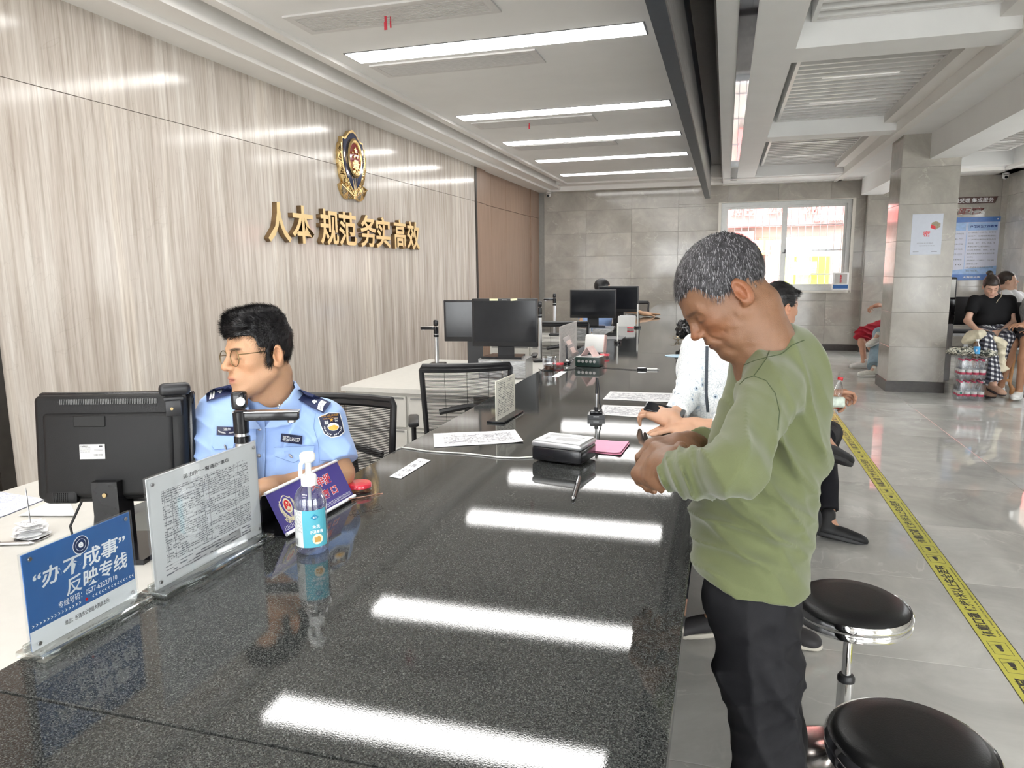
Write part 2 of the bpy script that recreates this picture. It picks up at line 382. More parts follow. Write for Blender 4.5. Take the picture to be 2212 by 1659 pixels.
# far wall with two window openings
W1 = (-.11, 2.08, 1.07, 2.65); W2 = (2.66, 3.5, 1.13, 2.60)
WB = mat('wall core', (.30, .29, .27), .8, var=.05)
mb = MB()
for (a, b, c, d) in rects(XW-.2, XR+.2, -.1, 3.4, [W1, W2]): mb.box((a, YF, c), (b, YF+.22, d))
wf = struct('wall_far', mb, WB)
MF = frame((0, YF, 0), (1, 0, 0), (0, 0, 1))      # local z -> -Y (towards the room)
xs = [XW, -3.46]+[-2.6+.865*i for i in range(0, 9)]; xs = sorted(set([round(v, 3) for v in xs if v < XR]+[XR, -3.43])); xs = [v for v in xs if v >= -3.44]
zsF = [.11, .45, .885, 1.314, 1.74, 2.17, 2.605, 2.99]
tiled(wf, MF, xs, zsF, [W1, W2], TILEW)
# pilaster between the two windows and a deep beam above it
pil = struct('trim_1', MB().box((2.30, YF-.13, 0), (2.62, YF-.008, 3.0)), WB)
tiled(pil, frame((2.30, YF-.13, 0), (1, 0, 0), (0, 0, 1)), [0, .32], zsF, [], TILEW)
tiled(pil, frame((2.30, YF-.01, 0), (0, -1, 0), (0, 0, 1)), [0, .12], zsF, [], TILEW)
for n, (a, b, y) in enumerate([(-3.4, 2.30, YF-.02), (2.28, 2.64, YF-.15), (2.62, XR, YF-.02)]):
    struct('baseboard_far' + ('' if n == 0 else '_%d' % n), MB().box((a, y, .0), (b, YF-.0082 if n != 1 else YF-.1385, .11)), BASEM)
# square column
PXA, PXB, PYA, PYB = 1.91, 2.50, 9.5, 10.08
pc = struct('trim_2', MB().box((PXA, PYA, 0), (PXB, PYB, 3.0)), WB)
zsP = [.128, .54, .95, 1.363, 1.777, 2.19, 2.605, 2.97]
tiled(pc, frame((PXA, PYA, 0), (1, 0, 0), (0, 0, 1)), [-.008, PXB-PXA+.008], zsP, [], TILEW)
tiled(pc, frame((PXA, PYB, 0), (0, -1, 0), (0, 0, 1)), [0, PYB-PYA], zsP, [], TILEW)
tiled(pc, frame((PXB, PYA, 0), (0, 1, 0), (0, 0, 1)), [0, PYB-PYA], zsP, [], TILEW)
tiled(pc, frame((PXB, PYB, 0), (-1, 0, 0), (0, 0, 1)), [-.008, PXB-PXA+.008], zsP, [], TILEW)
struct('baseboard_column', MB().box((PXA-.02, PYA-.02, 0), (PXB+.02, PYB+.02, .128)), BASEM)
# right wall, sunlit, with windows
WR = [(-2.5, .4, .25, 2.6), (6.6, 8.6, .9, 2.6), (11.1, 12.9, .9, 2.6)]  # first opening is unseen, there to let daylight in
mb = MB()
for (a, b, c, d) in rects(YB, YF+.2, -.1, 3.4, WR): mb.box((XR, a, c), (XR+.22, b, d))
wr = struct('wall_right', mb, WB)
TILEP = grey_tile('pale wall porcelain', (.62, .60, .55), .12, .5, 1.)
tiled(wr, frame((XR, 0, 0), (0, 1, 0), (0, 0, 1)) @ Matrix.Scale(-1, 4, (0, 0, 1)) if 0 else frame((XR, YF, 0), (0, -1, 0), (0, 0, 1)), [0, .835, 1.67, 2.5, 3.4, 4.2, 5.1, 6., 6.9, 7.8, 8.7, 9.6, 10.5, 11.4, 12.3, 13.2, 14., 15, 16, 17.5], zsF, [(YF-b, YF-a, c, d) for a, b, c, d in WR], TILEP)
WFR = mat('window frame aluminium', (.46, .46, .44), .35, .4, var=.05)
FRW = mat('cream window reveal', (.72, .69, .62), .5, var=.03)
def window(name, M, w, h, bars=True, npane=2, frame_m=None, latch=False, deep=.2):
    """local x along wall, y up, z towards the room; origin at the lower left corner of the opening"""
    fm = frame_m or WFR
    mb = MB(); f = .07
    mb.box((0, h-f, -.11), (w, h, -.03), M).box((0, 0, -.11), (w, f, -.03), M).box((0, f, -.11), (f, h-f, -.03), M).box((w-f, f, -.11), (w, h-f, -.03), M)
    wd = struct(name, mb, fm)
    iw = (w-2*f)/npane
    for k in range(npane):
        a = f+iw*k; b = a+iw; zz = -.085 if k % 2 else -.062; s = .045; p = MB()
        p.box((a-(.012 if k else 0), f, zz), (a+s, h-f, zz+.02), M).box((b-s, f, zz), (b+(.012 if k < npane-1 else 0), h-f, zz+.02), M).box((a+s, f, zz), (b-s, f+s, zz+.02), M).box((a+s, h-f-s, zz), (b-s, h-f, zz+.02), M)
        sash = p.obj('sash', fm, wd); MB().box((a+s, f+s, zz+.008), (b-s, h-f-s, zz+.012), M).obj('pane', GLASS, sash)
    rv = MB().box((-.001, -.035, -.03), (w+.001, 0, .035), M); rv.obj('sill', FRW, wd)
    MB().box((-.05, h, .0), (w+.05, h+.012, .014), M).box((-.05, -.035, 0), (-.036, h, .014), M).box((w+.036, -.035, 0), (w+.05, h, .014), M).box((w, 0, -.03), (w+.036, h, .012), M).box((-.036, 0, -.03), (0, h, .012), M).obj('casing', FRW, wd)
    if latch: MB().box((w/2-.015, h*.42, -.04), (w/2+.035, h*.42+.02, -.015), M).box((w/2+.02, h*.42, -.04), (w/2+.035, h*.42+.07, -.02), M).obj('latch', DKP, wd)
    if bars:
        n = int(w/.124)
        for k in range(1, n+1):
            x = k*w/(n+1); MB().tube([M @ Vector((x, .02, -.19)), M @ Vector((x, h-.02, -.19))], .006, 6).obj('security_bar', STEEL, wd)
        for z in [h*.175, h*.445, h*.73]:
            MB().box((0, z, -.2), (w, z+.022, -.18), M).obj('security_rail', STEEL, wd)
    return wd
window('window_1', frame((W1[0], YF, W1[2]), (1, 0, 0), (0, 0, 1)), W1[1]-W1[0], W1[3]-W1[2], latch=True)
window('window_2', frame((W2[0], YF, W2[2]), (1, 0, 0), (0, 0, 1)), W2[1]-W2[0], W2[3]-W2[2], npane=1)
for i, (a, b, c, d) in enumerate(WR): window('window_%d' % (i+3), frame((XR, b, c), (0, -1, 0), (0, 0, 1)), b-a, d-c, bars=False)
# left wall: light wood-grain marble slabs then walnut panelling
wl = struct('wall_left', MB().box((XW-.3, YB, -.1), (XW-.07, YF+.2, 3.4)), WB)
def slab(parent, name, m, y0, y1, z0, z1, x0, x1, g=.0015):
    mb = MB().rbox(((x0+x1)/2, (y0+y1)/2, (z0+z1)/2), (x1-x0, y1-y0-g*2, z1-z0-g*2), .0015, 1); mb.smooth = [False]*len(mb.f)
    return mb.obj(name, m, parent)
for (a, b) in [(2.74, 5.165), (5.165, 7.66), (7.66, 10.10)]:
    for (c, d) in [(.1, 2.482), (2.482, 2.98)]: slab(wl, 'marble_slab', MARB, a, b, c, d, XW-.07, XW)
WAL = wood_mat('walnut panel', (.21, .135, .095), (.36, .245, .18), (9, 60, 1.4), .38)
DKM = mat('dark bronze trim', (.05, .045, .04), .35, .6, var=.1)
MB().box((XW-.07, 10.10, 0), (XW+.012, 10.16, 2.98)).obj('corner_trim', DKM, wl)
MB().box((XW-.07, 2.66, 0), (XW+.012, 2.74, 2.98)).obj('corner_trim', DKM, wl)
for (a, b, x) in [(10.16, 10.60, XW), (10.60, 10.98, XW-.04), (10.98, 11.77, XW-.04), (11.77, 12.55, XW-.04), (12.55, 13.33, XW-.04), (13.33, 13.93, XW-.02), (1.9, 2.66, XW), (1.1, 1.9, XW), (.3, 1.1, XW), (-.5, .3, XW), (-1.3, -.5, XW)]:
    for (c, d) in [(.1, 2.48), (2.48, 2.98)]: slab(wl, 'wood_panel', WAL, a, b, c, d, XW-.07, x, .003)
struct('baseboard_left', MB().box((XW-.06, YB, 0), (XW+.012, YF-.02, .1)), BASEM)
# wall behind the camera: unseen entrance, glazed wide to let daylight in
BO = [(-3.0, -.4, 0.0, 2.7), (.2, 4.0, 0.0, 2.7)]
mb = MB()
for (a, b, c, d) in rects(XW-.3, XR+.2, -.1, 3.4, BO): mb.box((a, YB-.2, c), (b, YB, d))
struct('wall_back', mb, mat('back wall paint', (.6, .58, .55), .6, var=.03))
for i, (a, b, c, d) in enumerate(BO): window('window_%d' % (i+6), frame((b, YB, c), (-1, 0, 0), (0, 0, 1)), b-a, d-c, bars=False, npane=3, frame_m=DKM)
# ------------------------------------------------------------------ ceilings
SO = 2.97; MC = 3.07
def ceil(mb, m=WHITE_CEIL): return struct('ceiling', mb, m)
ceil(MB().box((-2.85, YB, MC), (-.37, 13.4, MC+.2)))
ceil(MB().box((XW-.3, YB-.2, 3.4), (XR+.3, YF+.3, 3.5)))                              # slab above everything
struct('trim_3', MB().box((XW-.07, YB, SO), (-3.25, YF-.008, 3.4)).box((-3.25, YB, SO+.022), (-3.05, 13.75, 3.4)).box((-3.265, YB, SO-.012), (-3.235, 13.75, SO+.022)), WHITE_TRIM)
struct('trim_4', MB().box((-2.93, YB, MC-.028), (-2.85, 13.43, 3.4)).box((-3.05, YB, 3.2), (-2.93, 13.6, 3.4)), WHITE_TRIM)
struct('trim_5', MB().box((-3.25, 13.75, SO), (-.1, YF-.008, 3.4)).box((-3.05, 13.4, MC-.028), (-.1, 13.75, 3.4)).box((-3.25, 13.735, SO-.012), (-.1, 13.765, SO)), WHITE_TRIM)
# hanging sign beam over the counter
NAVY = mat('dark slate lacquer', (.035, .045, .06), .4, var=.1)
BRM = mat('brushed dark metal', (.33, .32, .31), .32, .9, bump=.0006, scale=1., stretch=(8, 3, 160), var=.25)
hb = struct('trim_6', MB().box((-.37, YB, 2.63), (-.288, 12.7, 3.4)), NAVY)
MB().box((-.288, YB, 2.634), (-.28, 12.7, 3.0)).obj('brushed_face', BRM, hb)
RECG = mat('recess shade grey', (.22, .215, .21), .6, var=.05)  # dark grey puts the shade of the recess into its colour
struct('trim_7', MB().box((-.288, YB, 3.25), (-.1, 13.75, 3.4)).box((-.112, YB, SO+.01), (-.1, 13.75, 3.25)), RECG)
CO = [(-1.15, 2.40), (2.40+.0, 5.57), (5.93, 9.13), (9.40, 12.95)]
CO = [(-1.2, 2.05), (2.41, 5.57), (5.93, 9.13), (9.45, 12.9)]
mb = MB()
for (a, b, c, d) in rects(-.1, 1.75, YB, YF-.008, [(.41, 1.75, p, q) for p, q in CO]): mb.box((a, c, SO), (b, d, 3.4))
ceil(mb)
STRIP = mat('polished glass strip', (.32, .34, .40), .03, 1., var=.03)
struct('trim_8', MB().box((.027, YB, SO-.006), (.13, 13.3, SO)), STRIP)
struct('trim_9', MB().box((1.75, YB, SO-.03), (1.80, YF-.008, 3.4)).box((1.80, YB, SO-.015), (1.87, YF-.008, 3.4)).box((1.62, YB, 3.05), (1.75, 13, 3.4)), WHITE_TRIM)
ceil(MB().box((1.87, YB, SO), (2.185, YF-.008, 3.4)))
struct('trim_10', MB().box((2.185, YB, 2.69), (2.53, YF-.13, 3.4)), WHITE_CEIL)
CR = [(1.9, 5.4), (5.8, 8.9), (9.3, 12.75)]
mb = MB()
for (a, b, c, d) in rects(2.53, XR, YB, YF-.008, [(2.8, 4.05, p, q) for p, q in CR]): mb.box((a, c, SO), (b, d, 3.4))
ceil(mb)
struct('trim_11', MB().box((4.05, YB, SO-.05), (4.11, 13.2, SO)).box((4.2, YB, SO-.02), (XR-.008, YF-.01, SO)).box((2.53, 13.05, SO-.05), (4.11, 13.12, SO)).box((2.53, 13.2, SO-.02), (XR-.01, YF-.01, SO)).box((-.1, 13.0, SO-.02), (1.75, 13.06, SO)).box((-.1, 13.8, SO-.015), (2.185, YF-.01, SO)), WHITE_TRIM)
SLATM = mat('white aluminium slat', (.80, .79, .77), .35, var=.02)
SLATG = mat('shade-toned slat body', (.20, .195, .19), .6, var=.03)  # slat sides painted grey to stand for the shaded gaps between them
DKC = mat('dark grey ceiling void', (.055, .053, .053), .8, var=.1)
def slat_panel(x0, x1, y0, y1, where, pitch=.15):
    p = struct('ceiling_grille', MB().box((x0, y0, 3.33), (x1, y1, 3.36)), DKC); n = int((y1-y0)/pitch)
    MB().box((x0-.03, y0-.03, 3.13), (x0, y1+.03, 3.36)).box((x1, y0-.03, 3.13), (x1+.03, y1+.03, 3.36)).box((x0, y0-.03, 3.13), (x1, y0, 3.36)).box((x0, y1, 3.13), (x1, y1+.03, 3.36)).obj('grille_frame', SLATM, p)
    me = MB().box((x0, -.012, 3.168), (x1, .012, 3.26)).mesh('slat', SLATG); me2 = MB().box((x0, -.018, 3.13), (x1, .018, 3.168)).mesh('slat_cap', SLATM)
    for k in range(n+1):
        o = bpy.data.objects.new('slat', me); COL.objects.link(o); o.parent = p; o.location = (0, y0+.04+k*(y1-y0-.08)/n, 0)
        o2 = bpy.data.objects.new('slat_cap', me2); COL.objects.link(o2); o2.parent = o
    tm = mat('white lamp tube', (.9, .9, .88), .3, emit=(1, .98, .94), estr=TUBE_LIGHT)
    for f in (.33, .72):
        yy = y0+.04+round(f*n)*(y1-y0-.08)/n+.5*(y1-y0-.08)/n
        lt = thing('tube_light', 'short white tube lamp among the ceiling slats, %s recess, %s of the pair' % (where, 'nearer' if f < .5 else 'farther'), 'light', ((x0+x1)/2, yy, 3.15), group='short tube lamps between the ceiling slats')
        MB().rbox((0, 0, 0), (.62, .03, .03), .006).obj('diffuser', tm, lt); MB().box((-.32, -.02, .015), (.32, .02, .05)).obj('housing', SLATM, lt)
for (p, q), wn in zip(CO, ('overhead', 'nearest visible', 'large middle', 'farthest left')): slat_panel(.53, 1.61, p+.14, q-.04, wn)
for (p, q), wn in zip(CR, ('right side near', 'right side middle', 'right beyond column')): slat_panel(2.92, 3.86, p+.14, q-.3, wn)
# ------------------------------------------------------------------ lamps and vents in the counter ceiling
LM = mat('lit panel diffuser', (1, 1, 1), .4, emit=(1., .985, .96), estr=PANEL_LIGHT)
LY = [-2.9, -1.3, .3, 1.9, 3.52, 5.0, 7.28, 8.92, 10.52, 12.2]
SEENL = {3.52: 'panel light nearest the viewer, only in reflections'}
names = {-2.9: 'farthest behind the viewer', -1.3: 'second farthest behind the viewer', .3: 'straight above the viewer', 1.9: 'a step ahead of the viewer, above the frame', 3.52: 'just above the frame, mirrored in the counter', 5.0: 'nearest and largest in view', 7.28: 'second from the viewer', 8.92: 'third, in the middle of the row', 10.52: 'fourth, second from the far end', 12.2: 'last one, closest to the far grey wall'}
for y in LY:
    l = thing('ceiling_light', 'long lit ceiling panel over the counter, ' + names.get(y, 'number %d in the row behind the viewer' % (LY.index(y)+1)), 'light', (-1.64, y+.125, MC), group='lit ceiling panels')
    MB().box((-1.085, -.13, -.004), (1.085, .13, 0)).obj('frame', DKP, l)
    mb = MB().prism([(-1.075, -.08), (-1.035, -.12), (1.035, -.12), (1.075, -.08), (1.075, .12), (-1.075, .12)] if 0 else [(-1.072, -.12), (1.072, -.12), (1.072, .12), (-1.072, .12)], -.007, -.004)
    mb.obj('diffuser', LM, l)
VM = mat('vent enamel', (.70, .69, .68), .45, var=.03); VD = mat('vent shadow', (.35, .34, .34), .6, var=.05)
for i, (y, lab) in enumerate([(.9, 'overhead out of view'), (4.35, 'nearest, with red streamers'), (5.5, 'beside the largest lit panel'), (7.84, 'third, with one small red streamer'), (9.4, 'farthest and faintest')]):
    v = thing('ceiling_vent', 'long white slotted air vent in the ceiling, ' + lab, 'vent', (-2.03, y, MC), group='slotted ceiling vents')
    MB().box((-.66, -.17, -.012), (.66, -.13, 0)).box((-.66, .13, -.012), (.66, .17, 0)).box((-.66, -.13, -.012), (-.61, .13, 0)).box((.61, -.13, -.012), (.66, .13, 0)).obj('frame', VM, v)
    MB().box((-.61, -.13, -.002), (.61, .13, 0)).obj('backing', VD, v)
    me = MB().box((-.61, -.0075, -.0105), (.61, .0035, -.0065)).mesh('slat', VM)
    for k in range(13):
        o = bpy.data.objects.new('slat', me); COL.objects.link(o); o.parent = v; o.location = (0, -.118+k*.0196, 0)
RIB = mat('red ribbon', (.45, .02, .04), .6, var=.1)
def ribbon(px, py0, py1, y, lab, w=.012):
    a = ony(px, py0, y); b = ony(px+3, py1, y); z = MC-.012
    h = max(.06, a.z-b.z)
    mb = MB().box((-w/2, -.001, -h), (w/2, .001, -h*.4)).box((-w*.3, -.001, -h*.4), (w*.45, .001, 0)); o = mb.obj('ribbon', RIB, None, (a.x, y, z)); tag(o, lab, 'ribbon')
ribbon(832, 28, 58, 4.35, 'wider of the two red ribbons hanging from the nearest vent', .02); ribbon(843, 30, 54, 4.37, 'thinner of the two red ribbons hanging from the nearest vent', .01); ribbon(1143, 262, 274, 7.84, 'small curled red ribbon hanging from the third vent', .014)
def dome_cam(loc, label):
    t = thing('dome_camera', label, 'security camera', loc)
    MB().lathe([(0, 0), (.05, 0), (.055, -.02), (.05, -.03), (0, -.03)], 20).obj('mount', WPL, t)
    MB().lathe([(0, -.03), (.044, -.03), (.047, -.05), (.04, -.085), (.02, -.1), (0, -.103)], 20, RX(.35)).obj('housing', WPL, t)
    MB().ell((0, -.035, -.072), (.026, .022, .022), 14, 8).obj('lens', BLACKG, t)
dome_cam((-3.32, 13.9, SO), 'small white dome camera in the far left ceiling corner')
dome_cam((4.28, 13.75, SO-.02), 'small white dome camera in the far right ceiling corner')
# ------------------------------------------------------------------ street outside the far window
RS = mat('red shop board', (.60, .14, .13), .5, var=.05); YS = mat('yellow green shop board', (.26, .29, .03), .5, var=.05); PS = mat('pale shop wall', (.26, .22, .19), .7, var=.05)
YO = 20.0
st = thing('shop_front', 'row of shops with red and yellow boards across the street outside', 'building', (0, YO, 0))
mb = MB()
mb.box((-8, 0, -.5), (12, .4, 7)); mb.obj('facade', PS, st)
MB().box((-6, -.25, 2.5), (10, 0, 4.4)).obj('red_signboard', RS, st)
def sx(px, py): p = ony(px, py, YO-.3); return p
RW = mat('white board lettering', (.95, .95, .95), .5, emit=(1, 1, 1), estr=0.0, var=.01)
def stext(body, px0, px1, pyt, pyb, m, bold=.02):
    a = sx(px0, pyt); b = sx(px1, pyb)
    text('lettering', body, m, st, b.x-a.x, a.z-b.z, T((a.x+b.x)/2, -.3, (a.z+b.z)/2) @ RX(math.pi/2), .02, bold)
stext('湖街', 1578, 1634, 425, 466, RW, .05); stext('烧饼', 1657, 1710, 420, 464, RW, .05); stext('特价', 1731, 1776, 418, 462, RW, .05)
stext('电话：138658', 1757, 1822, 464, 477, RW, .04)
for (a, b, c, d, m, n) in [(1586, 1625, 500, 620, RS, 'red_poster'), (1640, 1665, 515, 550, mat('orange poster', (.85, .4, .08), .5), 'orange_poster'), (1664, 1680, 530, 615, RS, 'red_banner'), (1694, 1790, 555, 618, YS, 'yellow_board'), (1700, 1795, 512, 553, mat('grey shop glass', (.4, .43, .42), .2), 'shop_window')]:
    p = sx(a, c); q = sx(b, d); MB().box((p.x, -.2, q.z), (q.x, 0, p.z)).obj(n, m, st)
BLU = mat('blue lettering', (.1, .25, .6), .5)
stext('办公用品', 1722, 1762, 571, 588, BLU, .03)
p = sx(1714, 566); q = sx(1764, 590); MB().box((p.x, -.24, q.z), (q.x, -.2, p.z)).obj('white_plate', WPL, st)
gr = MB().box((-12, YF+.25, -.3), (14, 22, -.15)); o = gr.obj('pavement', mat('street pavement', (.5, .5, .48), .8, var=.1)); o['kind'] = 'structure'
o = MB().box((XR+.3, -12, -.3), (16, YF+.25, -.15)).box((-8, -14, -.3), (XR+.3, YB-.25, -.15)).obj('pavement', MATS['street pavement']); o['kind'] = 'structure'
# ------------------------------------------------------------------ counter
CZ = .9; CX0, CX1 = -1.055, -.05
WHITEP = mat('white laminate', (.62, .61, .57), .35, var=.03)
ct = thing('service_counter', 'long black granite topped counter running the length of the hall', 'counter', (0, 0, 0))
for (a, b) in [(-1.2, .72), (.72, 5.2), (5.2, 9.4), (9.4, 13.2)]:
    sl_ = MB().rbox(((CX0+CX1)/2, (a+b)/2, CZ-.02), (CX1-CX0, b-a-.0016, .04), .003, 2); sl_.smooth = [False]*len(sl_.f); sl_.obj('granite_slab', GR, ct)
MB().box((-1.0, -1.2, .0), (-.42, 13.2, CZ-.04)).obj('counter_body', mat('dark counter cladding', (.06, .06, .062), .25, var=.1), ct)
MB().box((-.075, -1.2, CZ-.1), (-.055, 13.2, CZ-.04)).obj('edge_apron', GR, ct)
MB().box((-1.2, -1.2, CZ-.012), (1.0, 1, 1)) if 0 else None
# ------------------------------------------------------------------ staff desks
def desk(y0, label, poly):
    d = thing('staff_desk', label, 'desk', (0, y0, 0), group='white desks behind the counter')
    MB().prism(poly, .72, .75).obj('desk_top', WHITEP, d)
    return d
P1 = [(-2.42, -1.0), (-1.06, -1.0), (-1.06, .12), (-1.60, .2), (-1.84, .5), (-1.84, .85), (-2.42, .85)]
d = desk(1.3, 'white desk surface at left with papers, nearest the viewer', P1)
MB().box((-2.4, -.98, 0), (-2.36, .8, .72)).box((-2.1, .75, 0), (-1.9, .8, .72)).obj('side_panel', WHITEP, d)
HND = mat('grey drawer groove', (.25, .25, .24), .5, var=.05)
for i, (y0, lab) in enumerate([(4.2, 'white drawer desk behind the second office chair, under the screen with yellow notes'), (7.3, 'white desk behind the counter under the third screen')]):
    d = desk(y0, lab, [(-2.42, 0), (-1.06, 0), (-1.06, 1.1 if y0 > 5 else 1.5), (-2.42, 1.1 if y0 > 5 else 1.5)])
    for x in (-2.4, -1.95, -1.5): pass
    MB().box((-2.40, .03, .03), (-1.5, .5, .72)).obj('cabinet_body', WHITEP, d)
    for cx in (-2.175, -1.725):
        for (z0, z1) in [(.49, .70), (.27, .48), (.05, .26)]:
            dr = MB().rbox((cx, .02, (z0+z1)/2), (.43, .02, z1-z0-.006), .003, 1).obj('drawer', WHITEP, d); MB().box((cx-.2, .006, z1-.02), (cx+.2, .012, z1-.008)).obj('drawer_groove', HND, dr)
    MB().box((-1.12, .03, 0), (-1.09, 1.05, .72)).obj('side_panel', WHITEP, d)
# ------------------------------------------------------------------ office chairs
MESHM = mat('black chair mesh', (.022, .022, .024), .6, var=.1)
CHF = mat('black chair frame', (.02, .02, .022), .4, bump=.0002, scale=300, var=.1)
def office_chair(label, loc, rz):
    c = thing('office_chair', label, 'chair', loc, rz, group='black mesh-back office chairs')
    W = .24; z0, z1 = .58, 1.0
    def back(u, z):  # curved back surface: u -1..1
        return Vector((u*W*(1-.10*(z1-z)/(z1-z0)), -.235-.03*(z-z0)+.045*u*u, z))
    fr = MB(); loop = [back(-1, z0), back(-1, (z0+z1)/2), back(-1, z1-.02), back(-.96, z1), back(-.5, z1), back(0, z1), back(.5, z1), back(.96, z1), back(1, z1-.02), back(1, (z0+z1)/2), back(1, z0), back(.6, z0-.02), back(0, z0-.03), back(-.6, z0-.02)]
    fr.tube(loop, .0145, 8, closed=True)
    top = [back(u/6-1, z1-.02) for u in range(0, 13)]
    fr.tube(top, .016, 6); fr.obj('back_frame', CHF, c)
    ms = MB(); n = 58
    for k in range(n):
        z = z0+.0+(z1-z0-.035)*k/(n-1)
        ms.tube([back(u/4-1, z) for u in range(0, 9)], .0019, 4, cap=False)
    for u in (-.5, 0, .5): ms.tube([back(u, z0), back(u, z1)], .0016, 4)
    o = ms.obj('mesh_back', MESHM, c); o['kind'] = 'stuff'
    MB().tube([(0, -.27, .44), (0, -.30, .6), (0, -.285, .78)], [.03, .026, .018], 8).tube([(-.15, -.262, .76), (0, -.285, .79), (.15, -.262, .76)], .016, 8).tube([(0, -.27, .45), (0, -.05, .42)], .025, 8).obj('back_support', CHF, c)
    sm = MB(); vs = []; 
    sm.rbox((0, .02, .455), (.48, .47, .07), .03, 3); sm.obj('seat', mat('black seat fabric', (.025, .025, .027), .85, bump=.0006, scale=400, var=.15), c)
    for s in (-1, 1):
        MB().tube([(s*.25, .0, .43), (s*.29, .0, .5), (s*.29, .0, .65)], .014, 8).rbox((s*.29, .0, .665), (.06, .25, .028), .012).obj('armrest', CHF, c)
    MB().cyl((0, 0, .12), .028, .31, 14).cyl((0, 0, .38), .08, .04, 14).obj('gas_lift', CHF, c)
    for k in range(5):
        a = 2*math.pi*k/5+.3; l = MB().tube([(0, 0, .12), (.28*math.cos(a), .28*math.sin(a), .075)], [.03, .018], 8).obj('base_leg', CHF, c)
        MB().cyl((0, 0, -.012), .028, .024, 14, T(.29*math.cos(a), .29*math.sin(a), .03) @ RZ(a) @ RX(math.pi/2)).obj('wheel', BLACKP, l)
    return c
ch = office_chair('black mesh office chair right behind the officer in glasses', (-1.47, 2.33, 0), math.pi)
c2 = dup(ch, (-1.40, 3.79, 0), (0, 0, math.radians(24)), 'black mesh office chair in front of the monitor with yellow notes')
c3 = dup(ch, (-1.50, 6.9, 0), (0, 0, math.radians(10)), 'black mesh office chair in front of the third desk, half hidden by the clear stand')
c4 = dup(ch, (-1.34, 10.9, 0), (0, 0, math.radians(180)), 'farthest black mesh office chair near the grey wall')
# ------------------------------------------------------------------ monitors (screen facing local -y)
SCR = mat('dark screen', (.012, .013, .016), .12, var=.1)
def monitor(name_label, loc, rz, w=.5, h=.36, foot=.24, bez=.016, chin=.035, neck=.12, tilt=0., grp='computer monitors', slim=.04):
    m = thing('computer_monitor', name_label, 'monitor', loc, rz, group=grp); zc = neck+h/2
    Mt = T(0, 0, zc) @ RX(tilt)
    MB().rbox((0, 0, 0), (w, slim*.55, h), .006, 2, Mt).obj('bezel', BLACKP, m)
    MB().box((-w/2+bez, -slim*.29, -h/2+chin), (w/2-bez, -slim*.27, h/2-bez), Mt).obj('screen', SCR, m)
    MB().rbox((0, slim*.5, -.01), (w*.72, slim, h*.66), .012, 2, Mt).obj('back_shell', BLACKP, m)
    MB().prism([(-.06, .02), (.06, .02), (.05, .065), (-.05, .065)], .01, neck+h*.35).obj('neck', BLACKP, m)
    MB().prism([(-foot*.6, -.11), (foot*.6, -.11), (foot*.5, .1), (-foot*.5, .1)], 0, .014).obj('foot', BLACKG, m)
    return m
LOGO = mat('silver lettering', (.6, .6, .6), .3, .8)
# nearest monitor, seen from behind
m1 = thing('computer_monitor', 'large black monitor seen from the back with webcam on top, at left', 'monitor', (-1.585, 1.53, .75), math.radians(17), group='computer monitors')
MM = T(0, 0, .283) @ RX(math.radians(-6))      # local: back of the case faces -y (to the camera)
wq, hq = .42, .305
MB().rbox((0, .03, 0), (wq, .028, hq), .008, 2, MM).obj('bezel', BLACKG, m1)
BKS = mat('textured black case', (.006, .006, .0065), .5, spec=.35, bump=.0003, scale=900, var=.12)
mb = MB(); mb.rbox((0, .0, .004), (wq-.018, .045, hq-.02), .016, 3, MM).rbox((.0, -.016, -.015), (wq-.07, .028, hq-.075), .014, 3, MM); mb.obj('back_shell', BKS, m1)
mb = MB()
for k in range(58): mb.box((-.125+k*.0045, -.0265, .122), (-.1228+k*.0045, -.0215, .136), MM)
o = mb.obj('vent_slots', mat('vent groove grey', (.10, .10, .10), .5, var=.1), m1); o['kind'] = 'stuff'
MB().rbox((-.045, -.031, .077), (.085, .004, .030), .002, 1, MM).obj('handle_recess', mat('deep black', (.004, .004, .004), .6, var=.1), m1)
lb = MB().rbox((-.04, -.0315, -.005), (.068, .002, .040), .0006, 1, MM).obj('rating_label', mat('silver label', (.62, .62, .61), .4, var=.03), m1)
ML = MM @ frame((0, 0, 0), (1, 0, 0), (0, 0, 1))
text('lettering', 'DAEWOO', INKM, lb, .02, .004, ML @ T(-.06, .010, .0327), .0001, .03)
mb = MB()
rnd = random.Random(4)
for r in range(6):
    x = -.071
    while x < -.045: w_ = rnd.uniform(.001, .004); mb.box((x, .0049-r*.0026, .0326), (min(x+w_, -.04), .0059-r*.0026, .0328), ML); x += w_+.0008
for k in range(16): mb.box((-.036+k*.0016, -.016, .0326), (-.036+k*.0016+rnd.uniform(.0004, .0011), -.011, .0328), ML)
mb.box((-.022, .008, .0326), (-.012, .0115, .0328), ML).box((-.035, .001, .0326), (-.01, .002, .0328), ML).box((-.035, -.002, .0326), (-.012, -.001, .0328), ML)
o = mb.obj('small_print', INKM, lb); o['kind'] = 'stuff'
MB().rbox((-.13, -.022, -.128), (.09, .022, .036), .01, 2, MM).obj('port_cover', BKS, m1)
mb = MB()
for i in range(8):
    for j in range(5): mb.box((-.150+i*.0052, -.0345, -.140+j*.0052), (-.147+i*.0052, -.0325, -.1362+j*.0052), MM)
o = mb.obj('speaker_grille', MATS['deep black'], m1); o['kind'] = 'stuff'
MB().prism([(-.034, -.065), (.034, -.065), (.040, -.0), (-.040, -.0)], .012, .205).obj('neck', BLACKG, m1)
MB().cyl((0, 0, 0), .006, .003, 12, T(0, -.0655, .17) @ RX(math.pi/2)).obj('screw', mat('brass screw', (.4, .3, .15), .4, .8), m1)
